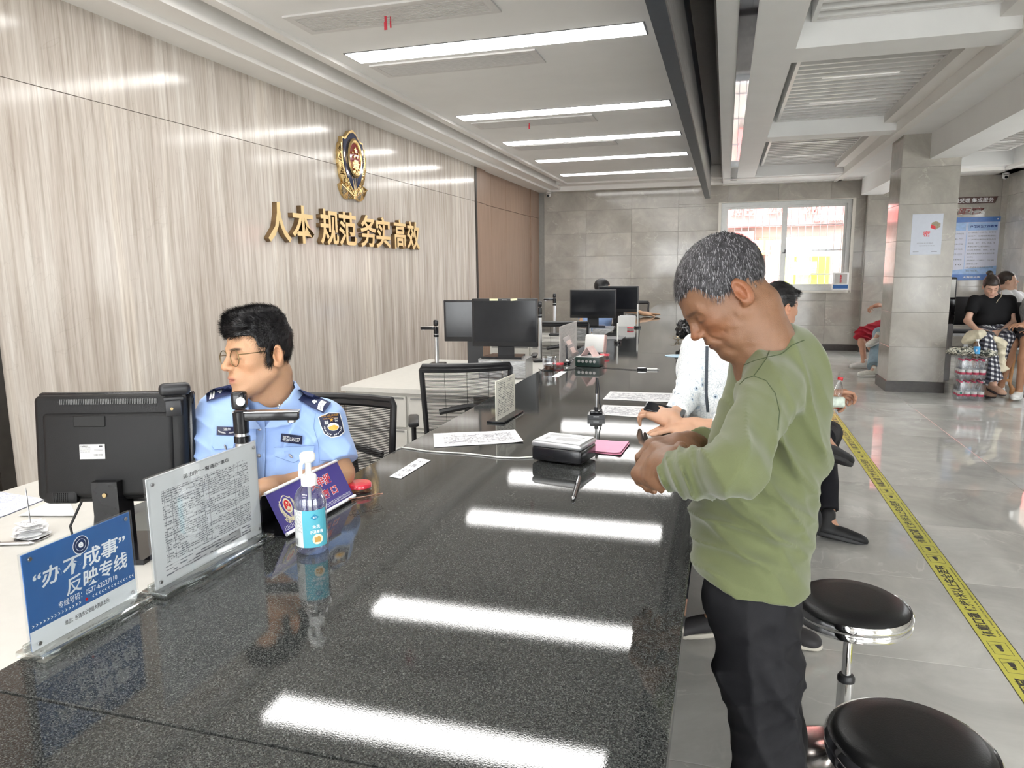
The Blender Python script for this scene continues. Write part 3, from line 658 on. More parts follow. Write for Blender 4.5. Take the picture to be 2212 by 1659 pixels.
MB().prism([(-.16, -.13), (.12, -.13), (.14, .09), (-.12, .09)], 0, .014).obj('foot', BLACKG, m1)
MB().tube([(-.09, -.02, .14), (-.11, -.05, .08), (-.09, -.07, .03), (-.045, -.08, .02), (-.035, -.072, .06), (-.036, -.045, .14)], .0035, 8).obj('cable', BLACKP, m1)
# webcam clipped on top
pw = m1.matrix_basis @ Vector((wq/2-.045, .0, .295+hq/2))
pw = ond(378, 850, 1.93)
wc = thing('webcam', 'black clip-on webcam on top of the nearest monitor', 'webcam', pw, math.radians(40))
MB().rbox((0, .0, .012), (.078, .032, .034), .013, 3).obj('housing', BLACKP, wc)
MB().rbox((-.004, -.01, -.012), (.05, .02, .012), .004).rbox((-.006, -.018, -.036), (.038, .012, .042), .003).obj('clip', BLACKP, wc)
MB().tube([(-.01, -.026, -.036), (-.01, -.029, -.036)], .004, 10).obj('clip_screw', MATS['brass screw'], wc)
# desktop document cameras: pole, arm, head
def doc_camera(label, loc, rz, pole, arm=.16, poletop_m=BLACKP):
    d = thing('document_camera', label, 'document camera', loc, rz, group='desktop document cameras')
    MB().rbox((0, 0, .012), (.12, .16, .022), .01).obj('base', BLACKP, d)
    MB().cyl((0, 0, .02), .018, pole-.02, 20).obj('pole', ALU, d)
    MB().cyl((0, 0, pole-.06), .0205, .02, 20).cyl((0, 0, pole-.035), .0195, .06, 20).obj('collar', BLACKG, d)
    a = MB().rbox((arm/2, 0, pole+.01), (arm+.03, .026, .022), .004, 2).obj('arm', BLACKG, d); MB().rbox((arm/2, 0, pole+.0225), (arm+.034, .028, .004), .0015, 1).obj('arm_trim', ALU, a)
    MB().cyl((arm-.005, 0, pole-.008), .011, .008, 14).obj('lens', ALU, d)
    hd = MB().rbox((0, 0, pole+.052), (.036, .036, .048), .01, 3).obj('side_camera', BLACKG, d)
    MB().lathe([(0, .0), (.011, 0), (.011, .005), (.007, .006), (.0055, .004), (0, .004)], 18, T(.010, -.018, pole+.052) @ RX(math.pi/2) @ RY(.0)).obj('camera_lens', WPL, hd)
    return d
p = ond(520, 905, 1.86)
dc = doc_camera('silver document camera standing between the officer and the clear sign', (p.x, p.y, .75), math.radians(18), p.z-.75-.003, .135)
p2 = onz(944, 790, .75)
d2 = doc_camera('silver document camera on the second desk against the marble wall', (p2.x, p2.y, .75), math.radians(185), .29, .11)
p3 = ond(1166, 700, 5.9)
d3 = doc_camera('silver document camera just right of the second monitor', (p3.x, p3.y, .75), math.radians(200), .42, .10)
p4 = onz(1198, 712, .75)
d4 = doc_camera('silver document camera left of the third monitor', (ony(1198, 712, 8.1).x, 8.1, .75), math.radians(185), .40, .11)
# second station monitors on a clear riser
def riser(loc, label, w=.34):
    r = thing('monitor_riser', label, 'riser', loc, math.radians(3), group='drawer boxes under the monitors')
    MB().box((-w/2, -.11, 0), (w/2, .11, .006)).box((-w/2, -.11, .134), (w/2, .11, .14)).box((-w/2, -.11, .006), (-w/2+.005, .11, .134)).box((w/2-.005, -.11, .006), (w/2, .11, .134)).obj('box', mat('frosted acrylic', (.75, .76, .77), .25, trans=.5, var=.05), r)
    for s in (-.5, .5):
        dd = MB().rbox((s*w/2, -.108, .07), (w/2-.012, .008, .12), .003).obj('drawer', mat('grey clear drawer', (.42, .43, .44), .2, var=.35, scale=30, stretch=(1, 1, 6)), r)
    return r
r2 = onz(1085, 824, .75); riser((-1.47, 4.84, .75), 'clear grey drawer box under the monitor with yellow notes')
mo2 = monitor('black monitor with yellow notes stuck on its top edge', (-1.47, 4.83, .893), math.radians(2), .475, .335, neck=.075)
text('lettering', 'lenovo', LOGO, mo2, .036, .006, T(.002, -.0135, .075+.335-.0085) @ RX(math.pi/2), .0002, .03)
YN = mat('pale yellow note', (.78, .74, .48), .7, var=.05)
for (x, w, a) in [(-.075, .06, .0), (.07, .047, .08)]:
    n = MB().box((-w/2, -.0006, -.007), (w/2, .0006, .007)).obj('sticky_note', YN, None, (0, 0, 0)); n.matrix_world = mo2.matrix_basis @ T(x, -.0145, .075+.335-.007) @ RY(-a); tag(n, 'pale yellow note strip on the %s of the monitor top edge' % ('left' if x < 0 else 'right'), 'note')
monitor('black monitor partly hidden behind the one with yellow notes', (-1.80, 5.12, .7505), math.radians(8), .46, .31, neck=.22)
riser((-1.34, 7.64, .75), 'white drawer box under the third monitor', .46)
monitor('third black monitor along the counter, in front of the far officer', (-1.34, 7.62, .893), math.radians(3), .49, .30, neck=.09)
monitor('fourth black monitor, right behind the third one', (ony(1380, 640, 8.2).x-.23, 8.2, .7505), math.radians(-2), .46, .29, foot=.18, neck=.265)
# ------------------------------------------------------------------ stools
LEA = mat('black leatherette', (.007, .007, .0075), .36, bump=.0004, scale=350, var=.12, spec=.4)
STBASE = mat('worn chrome base', (.42, .38, .36), .16, 1., var=.15, scale=8, bump=.0004)
def stool(label, loc, h, r=.165):
    s = thing('bar_stool', label, 'stool', loc, group='round black chrome-rimmed stools')
    MB().lathe([(0, h-.004), (r*.55, h-.003), (r*.8, h-.008), (r*.9, h-.018), (r*.935, h-.03), (r*.90, h-.036)], 56).obj('seat', LEA, s)
    MB().lathe([(r*.93, h-.030), (r*.965, h-.024), (r, h-.034), (r*1.0, h-.044), (r*.975, h-.050), (r*.995, h-.058), (r*.985, h-.068), (r*.93, h-.075), (0, h-.078)], 56).obj('chrome_rim', CHROME, s)
    MB().cyl((0, 0, .28), .0135, h-.28-.07, 20).obj('piston', CHROME, s)
    MB().cyl((0, 0, .03), .024, .26, 20).obj('column', CHROME, s); MB().lathe([(.0135, .302), (.02, .300), (.025, .292), (.025, .284), (.0245, .28)], 20).obj('collar', BLACKP, s)
    MB().lathe([(0, .046), (.03, .045), (.05, .03), (.1, .018), (.17, .010), (.19, .004), (.192, 0)], 48).obj('base', STBASE, s)
    return s
STOOL = stool('round black stool with chrome rim, second from the bottom right corner', (.384, 2.18, 0), .55)
dup(STOOL, (.40, 1.53, 0), None, 'round black stool with chrome rim, nearest, at the bottom right corner')
# ------------------------------------------------------------------ floor tape
YT = mat('yellow floor tape', (.60, .57, .09), .28, var=.06, scale=14); TBK = mat('tape black print', (.03, .03, .03), .35, var=.1)
tp = thing('floor_tape', 'yellow and black distance marking tape stuck along the floor', 'tape', (1.09, 0, 0))
MB().box((-.054, -1.5, 0), (.054, 8.6, .0006)).obj('tape_strip', YT, tp)
MB().box((-.054, -1.5, .0006), (-.0505, 8.6, .0009)).box((.0505, -1.5, .0006), (.054, 8.6, .0009)).obj('tape_border', TBK, tp)
base_t = frame((0, 0, .0006), (0, 1, 0), (-1, 0, 0))
t1 = text('lettering', '佩戴口罩 保持1米以上安全距离', TBK, tp, .74, .052, base_t @ T(0, .008, 0), .0001, .022)
t2 = text('small_lettering', 'Wear a mask and keep a safe distance of more than one meter', TBK, tp, .72, .0125, base_t @ T(0, -.036, 0), .0001, .012)
icm = MB()
for (a, b, c, d_) in [(-.052, -.034, .052, -.032), (-.052, .032, .052, .034), (-.052, -.034, -.05, .034), (.05, -.034, .052, .034)]: icm.box((a, b, 0), (c, d_, .0002), base_t)
icm.tube([base_t @ Vector((-.02, 0, .0002)), base_t @ Vector((.0, 0, .0002))], .0, 3) if 0 else None
icm.prism([(-.045, -.005), (-.012, -.009), (.012, -.006), (.012, .006), (-.012, .009), (-.045, .005)], 0, .0002, base_t @ RZ(math.pi/2) @ T(0, -.0, 0)) if 0 else icm.prism([(-.012, -.028), (.012, -.028), (.009, .008), (-.009, .008)], 0, .0002, base_t @ RZ(math.pi/2))
icm.lathe([(0, 0), (.008, 0), (.008, .0002), (0, .0002)], 12, base_t @ T(-.017, 0, 0))
icm.box((.026, -.026, 0), (.028, .026, .0002), base_t @ RZ(.35))
ic = icm.obj('mask_symbol', TBK, tp)
first = True
for k in range(-3, 6):
    y = 3.543+1.06*k
    if y > 8.2 or y < -1: continue
    if first: A = t1; B = t2; I = ic; first = False
    else: A = t1.copy(); B = t2.copy(); I = ic.copy(); COL.objects.link(A); COL.objects.link(B); COL.objects.link(I)
    A.location = (0, y, 0); B.location = (0, y, 0); I.location = (0, y+.46, 0)
    J = ic.copy(); COL.objects.link(J); J.location = (0, y+.597, 0)
# ------------------------------------------------------------------ wall lettering and police emblem
GOLDF = mat('polished gold face', (.86, .70, .36), .36, .65, var=.06, scale=3)
for ch_, y, w in [('人', 5.165, .32), ('本', 5.51, .33), ('规', 5.94, .315), ('范', 6.275, .335), ('务', 6.69, .33), ('实', 7.02, .33), ('高', 7.43, .30), ('效', 7.79, .345)]:
    t = thing('wall_character', 'gold metal wall character, ' + {'人': 'leftmost of the eight', '本': 'second from the left', '规': 'third from the left', '范': 'fourth from the left', '务': 'fifth, right under the emblem side', '实': 'third from the right', '高': 'second from the right', '效': 'rightmost of the eight'}[ch_], 'wall lettering', (XW+.0, y, 1.90), group='gold characters of the wall motto')
    text('side', ch_, GOLDD, t, w, .315, frame((0, 0, 0), (0, 1, 0), (0, 0, 1)), .022, .020)
    text('face', ch_, GOLDF, t, w, .315, frame((.0441, 0, 0), (0, 1, 0), (0, 0, 1)), .0012, .018)
def star_poly(r, n=5, rr=.4, a0=math.pi/2): return [((r if k % 2 == 0 else r*rr)*math.cos(a0+math.pi*k/n), (r if k % 2 == 0 else r*rr)*math.sin(a0+math.pi*k/n)) for k in range(2*n)]
SH = [(0, .50), (.09, .47), (.16, .41), (.21, .37), (.27, .355), (.315, .36), (.335, .20), (.33, .05), (.29, -.10), (.21, -.24), (.11, -.35), (0, -.43)]
SHP = [(-x, y) for x, y in reversed(SH[1:-1])]
SHIELD = list(reversed(SH+[(-x, y) for x, y in reversed(SH[1:-1])]))
def emblem(t, M, s, th, gold, navy, red, leaf=True):
    sc = lambda poly, k, cy=.03: [(x*k*s, ((y-cy)*k+cy)*s) for x, y in poly]
    mb = MB(); mb.prism(sc(SHIELD, 1.0), 0, th*.55, M); mb.obj('shield_rim', gold, t)
    MB().prism(sc(SHIELD, .92), th*.5, th*.64, M).obj('shield_field', navy, t)
    mb = MB(); n = 36
    prof = [(.215, th*.6), (.222, th*.85), (.20, th*.98), (.175, th*.9), (.165, th*.62)]
    mb.lathe([(r*s, z) for r, z in prof], n, M @ T(0, .09*s, 0) @ Matrix.Diagonal((.98, 1.28, 1, 1))); mb.obj('ring', gold, t)
    MB().lathe([(.17*s, th*.55), (.17*s, th*.74), (0, th*.8)], n, M @ T(0, .09*s, 0) @ Matrix.Diagonal((.98, 1.28, 1, 1))).obj('red_field', red, t)
    z0, z1 = th*.72, th*.95
    mb = MB(); mb.prism([(x*s, y*s+.20*s) for x, y in star_poly(.055)], z0, z1, M)
    mb.obj('large_star', gold, t)
    for (x, y) in [(-.09, .16), (-.05, .105), (.05, .105), (.09, .16)]: MB().prism([(a*s+x*s, b*s+y*s) for a, b in star_poly(.022)], z0, z1, M).obj('small_star', gold, t)
    g = MB()
    g.box((-.10*s, .0*s, z0), (.10*s, .02*s, z1), M).box((-.085*s, -.045*s, z0), (.085*s, -.005*s, z1), M).box((-.06*s, .024*s, z0), (.06*s, .04*s, z1), M).prism([(-.075*s, .042*s), (.075*s, .042*s), (.04*s, .062*s), (-.04*s, .062*s)], z0, z1, M).box((-.11*s, -.065*s, z0), (.11*s, -.05*s, z1), M)
    g.obj('gate_relief', gold, t)
    g = MB(); g.lathe([(.028*s, z0), (.042*s, z0), (.042*s, z1*1.02), (.028*s, z1*1.02), (.028*s, z0)], 20, M @ T(0, -.10*s, 0))
    for k in range(8): g.box((-.006*s, .038*s, z0), (.006*s, .052*s, z1), M @ T(0, -.10*s, 0) @ RZ(k*math.pi/4))
    g.prism([(-.13*s, -.11*s), (-.05*s, -.09*s), (-.05*s, -.12*s), (-.1*s, -.15*s)], z0, z1, M).prism([(.1*s, -.15*s), (.05*s, -.12*s), (.05*s, -.09*s), (.13*s, -.11*s)], z0, z1, M)
    g.obj('gear', gold, t)
    if leaf:
        def leafp(x, y, L, w, a, parent_name='leaf'):
            pts = []
            for k in range(7): u = k/6; pts.append((w*math.sin(math.pi*u)**.8, u*L))
            for k in range(5, 0, -1): u = k/6; pts.append((-w*math.sin(math.pi*u)**.8, u*L))
            vs = [(px*s, py*s, 0) for px, py in pts]; K = len(vs)
            mb = MB(); top = [(px*s, py*s, th*.35) for px, py in pts]; mid = [(0, L*u*s, th*.62) for u in (.06, .5, .94)]
            fs = [(i, (i+1) % K, K+(i+1) % K, K+i) for i in range(K)]
            allv = vs+top+mid; m0 = 2*K
            for i in range(K):
                j = (i+1) % K; um = (pts[i][1]+pts[j][1])/2/L; q = m0 + (0 if um < .3 else 1 if um < .72 else 2); fs.append((K+i, K+j, q))
            # bridge between the mid points and rim joints
            fs += [(K+1, m0, m0+1), (K+K-1, m0+1, m0)] if 0 else []
            mb._add(allv, [f[::-1] for f in fs], False, M @ T(x*s, y*s, 0) @ RZ(a))
            ribs = MB()
            for q in range(8):
                u = .1+q*.1
                for sd in (-1, 1): ribs.tube([(0, u*L*s, th*.60), (sd*w*math.sin(math.pi*min(u+.1, .99))**.8*.92*s, (u+.10)*L*s, th*.38)], .0045*s, 4, False, M @ T(x*s, y*s, 0) @ RZ(a))
            ribs.tube([(0, .02*L*s, th*.6), (0, .96*L*s, th*.6)], .008*s, 5, True, M @ T(x*s, y*s, 0) @ RZ(a))
            o = mb.obj('leaf', gold, t); ribs.obj('leaf_veins', gold, o)
        for sd in (-1, 1):
            leafp(sd*.34, -.02, .30, .07, -sd*.05); leafp(sd*.30, -.17, .34, .08, -sd*.25); leafp(sd*.17, -.34, .38, .09, -sd*.60)
            leafp(sd*.02, -.47, .42, .12, -sd*1.22); leafp(sd*.03, -.44, .30, .07, -sd*.70)
        for a in (-.25, 0, .25): leafp(0, -.46, .30, .05, a)
        MB().rbox((0, -.46*s, th*.4), (.07*s, .09*s, th*.5), .01*s, 2, M).obj('knot', gold, t)
RDE = mat('crimson enamel', (.30, .02, .03), .12, coat=1., var=.1); NVE = mat('navy enamel', (.012, .025, .085), .08, coat=1., var=.1)
em = thing('police_emblem', 'large gold and navy police emblem hung above the gold characters', 'emblem', (XW, 6.455, 2.515))
emblem(em, frame((0, 0, 0), (0, 1, 0), (0, 0, 1)), .64, .07, GOLD, NVE, RDE)
# ------------------------------------------------------------------ signs on the counter
def acrylic_sign(name, label, A, B, z1, depth, face_m, border=.004):
    """upright clear sign whose foot runs from A to B on the counter"""
    A = Vector((A[0], A[1], 0)); B = Vector((B[0], B[1], 0)); d = (B-A); w = d.length; h = z1-CZ-.008
    t = thing(name, label, 'sign', ((A.x+B.x)/2, (A.y+B.y)/2, CZ+.0005), math.atan2(d.y, d.x))
    MB().rbox((0, 0, .006), (w+.012, .06, .012), .003, 2).rbox((0, .014, .016), (w+.006, .008, .014), .002, 1).obj('acrylic_foot', ACR, t)
    MF_ = frame((0, .001, .012), (1, 0, 0), (0, 0, 1))
    MB().rbox((0, h/2, 0), (w, h, .002), .0008, 1, MF_).obj('insert_card', face_m, t)
    MB().box((-w/2-.002, 0, .0014), (w/2+.002, h+.002, .0034), MF_).box((-w/2-.002, 0, -.0034), (w/2+.002, h+.002, -.0014), MF_).obj('clear_plate', GLASS, t)
    for sx_ in (-1, 1):
        for sy_ in (.06, .94): MB().cyl((sx_*(w/2-.012), h*sy_, .0034), .0035, .002, 14, MF_).obj('bolt', STEEL, t)
    return t, MF_, w, h
BLU1 = mat('royal blue print', (.035, .13, .36), .4, var=.04)
t, MS, w, h = acrylic_sign('hotline_sign', 'blue acrylic sign with white characters and a phone number, bottom left', (-1.03, .80), (-1.03, 1.014), 1.068, .06, BLU1)
z_ = .0012
MB().box((-w/2, 0, z_), (w/2, h*.20, z_+.0001), MS).obj('white_band', WINK, t)
text('large_lettering', '“办不成事”', WINK, t, w*.86, h*.20, MS @ T(0, h*.685, z_), .0001, .018, .1)
text('large_lettering', '反映专线', WINK, t, w*.60, h*.19, MS @ T(w*.13, h*.475, z_), .0001, .018, .1)
text('small_lettering', '专线号码：0577-62227110', WINK, t, w*.56, h*.075, MS @ T(w*.03, h*.33, z_), .0001, .006)
text('small_lettering', '单位：乐清市公安局大荆派出所', INKM, t, w*.42, h*.055, MS @ T(w*.0, h*.115, z_+.0001), .0001, .004)
ar = MB()
for k in range(31):
    if 14 <= k <= 16: continue
    x = -w*.47+k*w*.94/30; sg = 1 if k < 15 else -1; q = .0022
    ar.prism([(x-q, h*.235), (x-q+.0016, h*.235), (x+q, h*.25), (x-q+.0016, h*.265), (x-q, h*.265), (x, h*.25)] if sg > 0 else [(x+q, h*.265), (x+q-.0016, h*.265), (x-q, h*.25), (x+q-.0016, h*.235), (x+q, h*.235), (x, h*.25)], z_, z_+.0001, MS)
o = ar.obj('chevron_border', WINK, t); o['kind'] = 'stuff'
MB().lathe([(0, 0), (.0028, 0), (.0028, .0002), (0, .0002)], 14, MS @ T(0, h*.25, z_)).obj('red_dot', RED, t)
bd = thing_b = MB().lathe([(.0145, 0), (.0158, 0), (.0158, .0002), (.0145, .0002)], 32, MS @ T(w*.0, h*.86, z_)).lathe([(.0095, 0), (.0102, 0), (.0102, .0002), (.0095, .0002)], 28, MS @ T(0, h*.86, z_+.0002)).obj('badge_ring', WINK, t)
MB().lathe([(0, 0), (.0145, 0), (.0145, .0002), (0, .0002)], 28, MS @ T(0, h*.86, z_)).obj('badge_field', mat('navy print', (.012, .03, .11), .4), t)
text('badge_lettering', 'e', WINK, t, .0095, .0095, MS @ T(0, h*.86, z_+.0003), .0001, .04)
TAB = printed('form table print', 46, (.74, .74, .75), (.18, .18, .2), [.11, .17, .45, .50, .76, .80], -.41, .41, -.32, .36, .5, True)
t, MS, w, h = acrylic_sign('service_list_sign', 'grey acrylic sign with a dense table of services, behind the blue sign', (-1.006, 1.034), (-1.0, 1.352), 1.124, .06, mat('grey sheet', (.66, .66, .67), .5, var=.02))
pg = MB().box((-w/2+.006, .004, .0011), (w/2-.006, h-.004, .0013), MS).obj('printed_sheet', TAB, t); uvplanar(pg, MS)
text('title_lettering', '派出所“一窗通办”事项', INKM, t, w*.42, h*.042, MS @ T(0, h*.905, z_+.0002), .0001, .01)
fb = printed('footer print', 60, (.74, .74, .75), (.18, .18, .2), None, -.5, .5, -.5, .5, .5)
pq = MB().box((-w*.41, h*.07, .0013), (w*.38, h*.17, .0014), MS).obj('footer_print', printed('footer lines print', 4, (.66, .66, .67), (.18, .18, .2), None, -.5, .5, -.5, .5, .45), t); uvplanar(pq, MS)
# purple tent sign
PUR = mat('violet blue print', (.06, .045, .25), .3, var=.04)
A = Vector((-.955, 1.36, 0)); B = Vector((-.945, 1.66, 0)); d = B-A; w = d.length
t = thing('desk_plate', 'violet tent sign with police badge and red characters, behind the pump bottle', 'sign', ((A.x+B.x)/2, (A.y+B.y)/2, CZ+.0005), math.atan2(d.y, d.x))
tl = math.radians(27); hh = .105; MS = frame((0, -.012, .008), (1, 0, 0), (0, math.sin(tl), math.cos(tl)))
MB().box((-w/2, 0, -.002), (w/2, hh, 0), MS).obj('front_panel', PUR, t)
MB2 = frame((0, .095, .002), (-1, 0, 0), (0, -math.sin(tl), math.cos(tl))); MB().box((-w/2, 0, -.002), (w/2, hh, 0), MB2).obj('back_panel', BLACKG, t)
MB().tube([MS @ Vector((-w/2, hh, -.001)), MS @ Vector((w/2, hh, -.001))], .004, 8).tube([MS @ Vector((-w/2, .0, .003)), MS @ Vector((w/2, .0, .003))], .0045, 8).obj('aluminium_edge', mat('satin silver edge', (.75, .75, .76), .3, .6, var=.03), t)
MB().box((-w/2, -.02, 0), (w/2, .1, .004)).obj('foot', BLACKG, t)
emblem(t, MS @ T(-w*.34, hh*.5, .0), .065, .0016, mat('cream print', (.75, .68, .48), .4), PUR, RED)
RDI = mat('red ink outlined', (.62, .03, .05), .4)
for (s_, x, y, ww, hgt) in [('失申报', .16, .70, .30, .24), ('窗口', .22, .38, .21, .22)]:
    text('lettering_outline', s_, WINK, t, w*ww*1.03, hh*hgt*1.06, MS @ T(w*x, hh*y, .0), .00008, .06, spacing=1.0 if len(s_) > 2 else 1.5); text('lettering', s_, RDI, t, w*ww, hh*hgt, MS @ T(w*x, hh*y, .0002), .00008, .02, spacing=1.0 if len(s_) > 2 else 1.5)
ar = MB()
for k in range(56): x = -w*.47+k*w*.94/55; ar.box((x-.0004, hh*.10, 0), (x+.0006, hh*.17, .0002), MS @ T(x, 0, 0) @ Matrix.Shear('XY', 4, (.0, .0)) @ T(-x, 0, 0))
ar.box((-w*.48, hh*.08, 0), (w*.48, hh*.088, .0002), MS); o = ar.obj('wheat_border', WINK, t); o['kind'] = 'stuff'
# ------------------------------------------------------------------ pump bottle
bt = thing('sanitizer_bottle', 'clear pump bottle of hand sanitizer with a blue label on the counter', 'bottle', (-.846, 1.315, CZ+.0005), math.radians(30))
R = .0255*1.3; R = .0345
CLB = clear('clear bottle plastic', (.93, .94, .96), .06, .03, .55)
MB().lathe([(0, .0), (R*.85, 0), (R, .006), (R, .105), (R*.95, .122), (R*.75, .137), (.017, .146), (.0145, .15), (.0145, .158)], 40).obj('bottle', CLB, bt)
LIQ = clear('clear gel liquid', (.86, .88, .92), .05, .1, .25)
MB().lathe([(0, .002), (R*.82, .002), (R*.965, .008), (R*.965, .108), (0, .108)], 40).obj('gel', LIQ, bt)
LBL = mat('turquoise label', (.10, .42, .52), .4, var=.05); LBW = mat('off white label', (.66, .68, .66), .4, var=.03)
a_c = math.radians(-90-50)       # label centre direction (local), facing the camera
def wrap(a0, a1, z0, z1, m, name, r=R*1.012, par=bt):
    return MB().lathe([(r, z0), (r, z1)], 24, None, 1, 1, a0, a1).obj(name, m, par)
cd = math.atan2(-1.315, .846)-math.radians(30)      # towards the camera, local angle
wrap(cd-.55, cd+1.05, .018, .100, LBL, 'blue_label')
wl_ = wrap(cd-1.35, cd-.55, .018, .100, LBW, 'white_label')
rr = R*1.03
def on_label(a, z): return T(0, 0, z) @ RZ(a) @ T(rr, 0, 0) @ RY(math.pi/2) @ RZ(math.pi/2)
text('lettering', '免洗', WINK, bt, .016, .0075, on_label(cd+.28, .064), .0001, .01)
text('lettering', '手消毒液', WINK, bt, .028, .0075, on_label(cd+.28, .053), .0001, .01)
MB().prism([(-.009, 0), (0, -.007), (.009, 0), (0, .007)], 0, .0003, on_label(cd+.22, .085)).obj('logo_diamond', mat('deep teal', (.02, .22, .38), .4), bt)
text('logo_lettering', '普力', WINK, bt, .009, .004, on_label(cd+.22, .085) @ T(0, 0, .0004), .0001, .01)
MB().lathe([(0, .0001), (.0115, .0001), (.0115, 0)], 24, on_label(cd+.33, .036)).obj('picture_disc', mat('cream disc', (.8, .72, .55), .5), bt)
MB().prism([(-.007, -.006), (.006, -.007), (.008, .002), (.003, .007), (-.003, .004), (-.007, .005)], 0, .0002, on_label(cd+.33, .036)@T(0, 0, .0003)).obj('picture_hands', mat('ochre print', (.55, .32, .08), .5), bt)
mb = MB(); rnd = random.Random(2)
for r in range(17):
    z = .096-r*.0028
    for q in range(10):
        if rnd.random() < .75: a = cd-1.28+q*.068; mb.lathe([(R*1.016, z), (R*1.016, z+.0011)], 1, None, 1, 1, a, a+rnd.uniform(.02, .055))
for k in range(14): a = cd-1.25+k*.02; mb.lathe([(R*1.016, .022), (R*1.016, .036)], 1, None, 1, 1, a, a+.01)
o = mb.obj('small_print', GREYINK, bt); o['kind'] = 'stuff'
MB().lathe([(.0165, .148), (.0165, .168), (.015, .170), (.008, .170), (.0075, .176), (.0065, .178), (.0065, .2), (0, .2)], 28).obj('pump_collar', WPL, bt)
MB().lathe([(0, .198), (.012, .198), (.0165, .203), (.0165, .214), (.013, .219), (0, .220)], 28).obj('pump_head', WPL, bt)
sd = cd-.9
MB().tube([(.008*math.cos(sd), .008*math.sin(sd), .208), (.019*math.cos(sd), .019*math.sin(sd), .196), (.0215*math.cos(sd), .0215*math.sin(sd), .172)], .0045, 12).obj('spout', WPL, bt)
MB().tube([(0, 0, .15), (0, 0, .02)], .0035, 8).obj('dip_tube', mat('frosted tube', (.85, .87, .88), .3, trans=.5), bt)
# ------------------------------------------------------------------ small things on the counter
INK_R = mat('red ink pad lid', (.72, .04, .07), .18, coat=.5, var=.05)
def inkpad(label, loc, r=.034, rot=(0, 0, 0)):
    t = thing('ink_pad', label, 'ink pad', loc, rot=rot, group='round red ink pads')
    MB().lathe([(0, 0), (r*.9, 0), (r*.97, .004), (r*.97, .012), (r*.9, .014), (0, .014)], 32).obj('base', clear('clear pad case', (.85, .7, .7), .1, .05, .4), t)
    MB().lathe([(0, .012), (r*.94, .012), (r, .014), (r, .022), (r*.93, .025), (0, .026)], 32).obj('lid', INK_R, t)
    return t
ip = inkpad('red round ink pad beside the folded glasses', (-.952, 1.725, CZ+.0005))
q = onz(1206, 792, CZ); dup(ip, (q.x, q.y, CZ+.0005), None, 'red ink pad in front of the dark green box')
q = onz(1300, 772, CZ); dup(ip, (q.x+.02, q.y, CZ+.0005), None, 'red ink pad right of the dark green box')
q = onz(1362, 712, CZ); dup(ip, (q.x, q.y, CZ+.0005), None, 'red ink pad in front of the farthest white paper box')
# folded glasses
def glasses(t, s, rim_m, lens_m, wid=.05, hgt=.036, bridge=.018, r=.0009, round_=2.6, temples=True, open_=True, tip_m=None, tl_len=.13):
    for sg in (-1, 1):
        cx = sg*(bridge/2+wid/2); pts = []
        for k in range(28):
            a = 2*math.pi*k/28; c_, s_ = math.cos(a), math.sin(a)
            pts.append((cx+wid/2*math.copysign(abs(c_)**(2/round_), c_), 0, hgt/2*math.copysign(abs(s_)**(2/round_), s_)))
        MB().tube(pts, r, 6, closed=True).obj('rim', rim_m, t)
        MB()._add([(x, .0004, z) for x, y, z in pts]+[(x, -.0004, z) for x, y, z in pts], [tuple(range(28)), tuple(reversed(range(28, 56)))]+[(k, k+28, (k+1) % 28+28, (k+1) % 28) for k in range(28)]).obj('lens', lens_m, t)
        ex = sg*(bridge/2+wid)
        if temples: MB().tube([(ex, 0, hgt*.2), (ex+sg*.006, .004, hgt*.2), (ex+sg*.008, .02, hgt*.2), (ex+sg*.008, tl_len*.72, hgt*.22), (ex+sg*.006, tl_len*.9, hgt*-.05), (ex+sg*.004, tl_len, -hgt*.45)], [r*.9, r, r, r, r*1.6, r*1.6], 6).obj('temple', tip_m or rim_m, t)
    MB().tube([(-bridge/2, 0, hgt*.12), (0, -.002, hgt*.2), (bridge/2, 0, hgt*.12)], r, 6).obj('bridge', rim_m, t)
GF = mat('brown metal frame', (.18, .09, .06), .3, .7); LENSM = clear('spectacle lens', (.98, .98, .97), .03, .0, .12)
g = thing('reading_glasses', 'folded rimless reading glasses lying on the counter by the ink pad', 'glasses', (-.875, 1.625, CZ+.016), rot=(math.radians(62), 0, math.radians(58)))
glasses(g, 1, GF, LENSM, .036, .026, .014, .0007, 3.2, temples=False)
for sg, y in ((-1, .006), (1, .010)): MB().tube([(sg*.044, .0, .006), (sg*.046, .004, .004), (-sg*.02, y, -.006), (-sg*.045, y+.003, -.012)], [.0009, .0012, .0012, .0016], 6).obj('temple', GF, g)
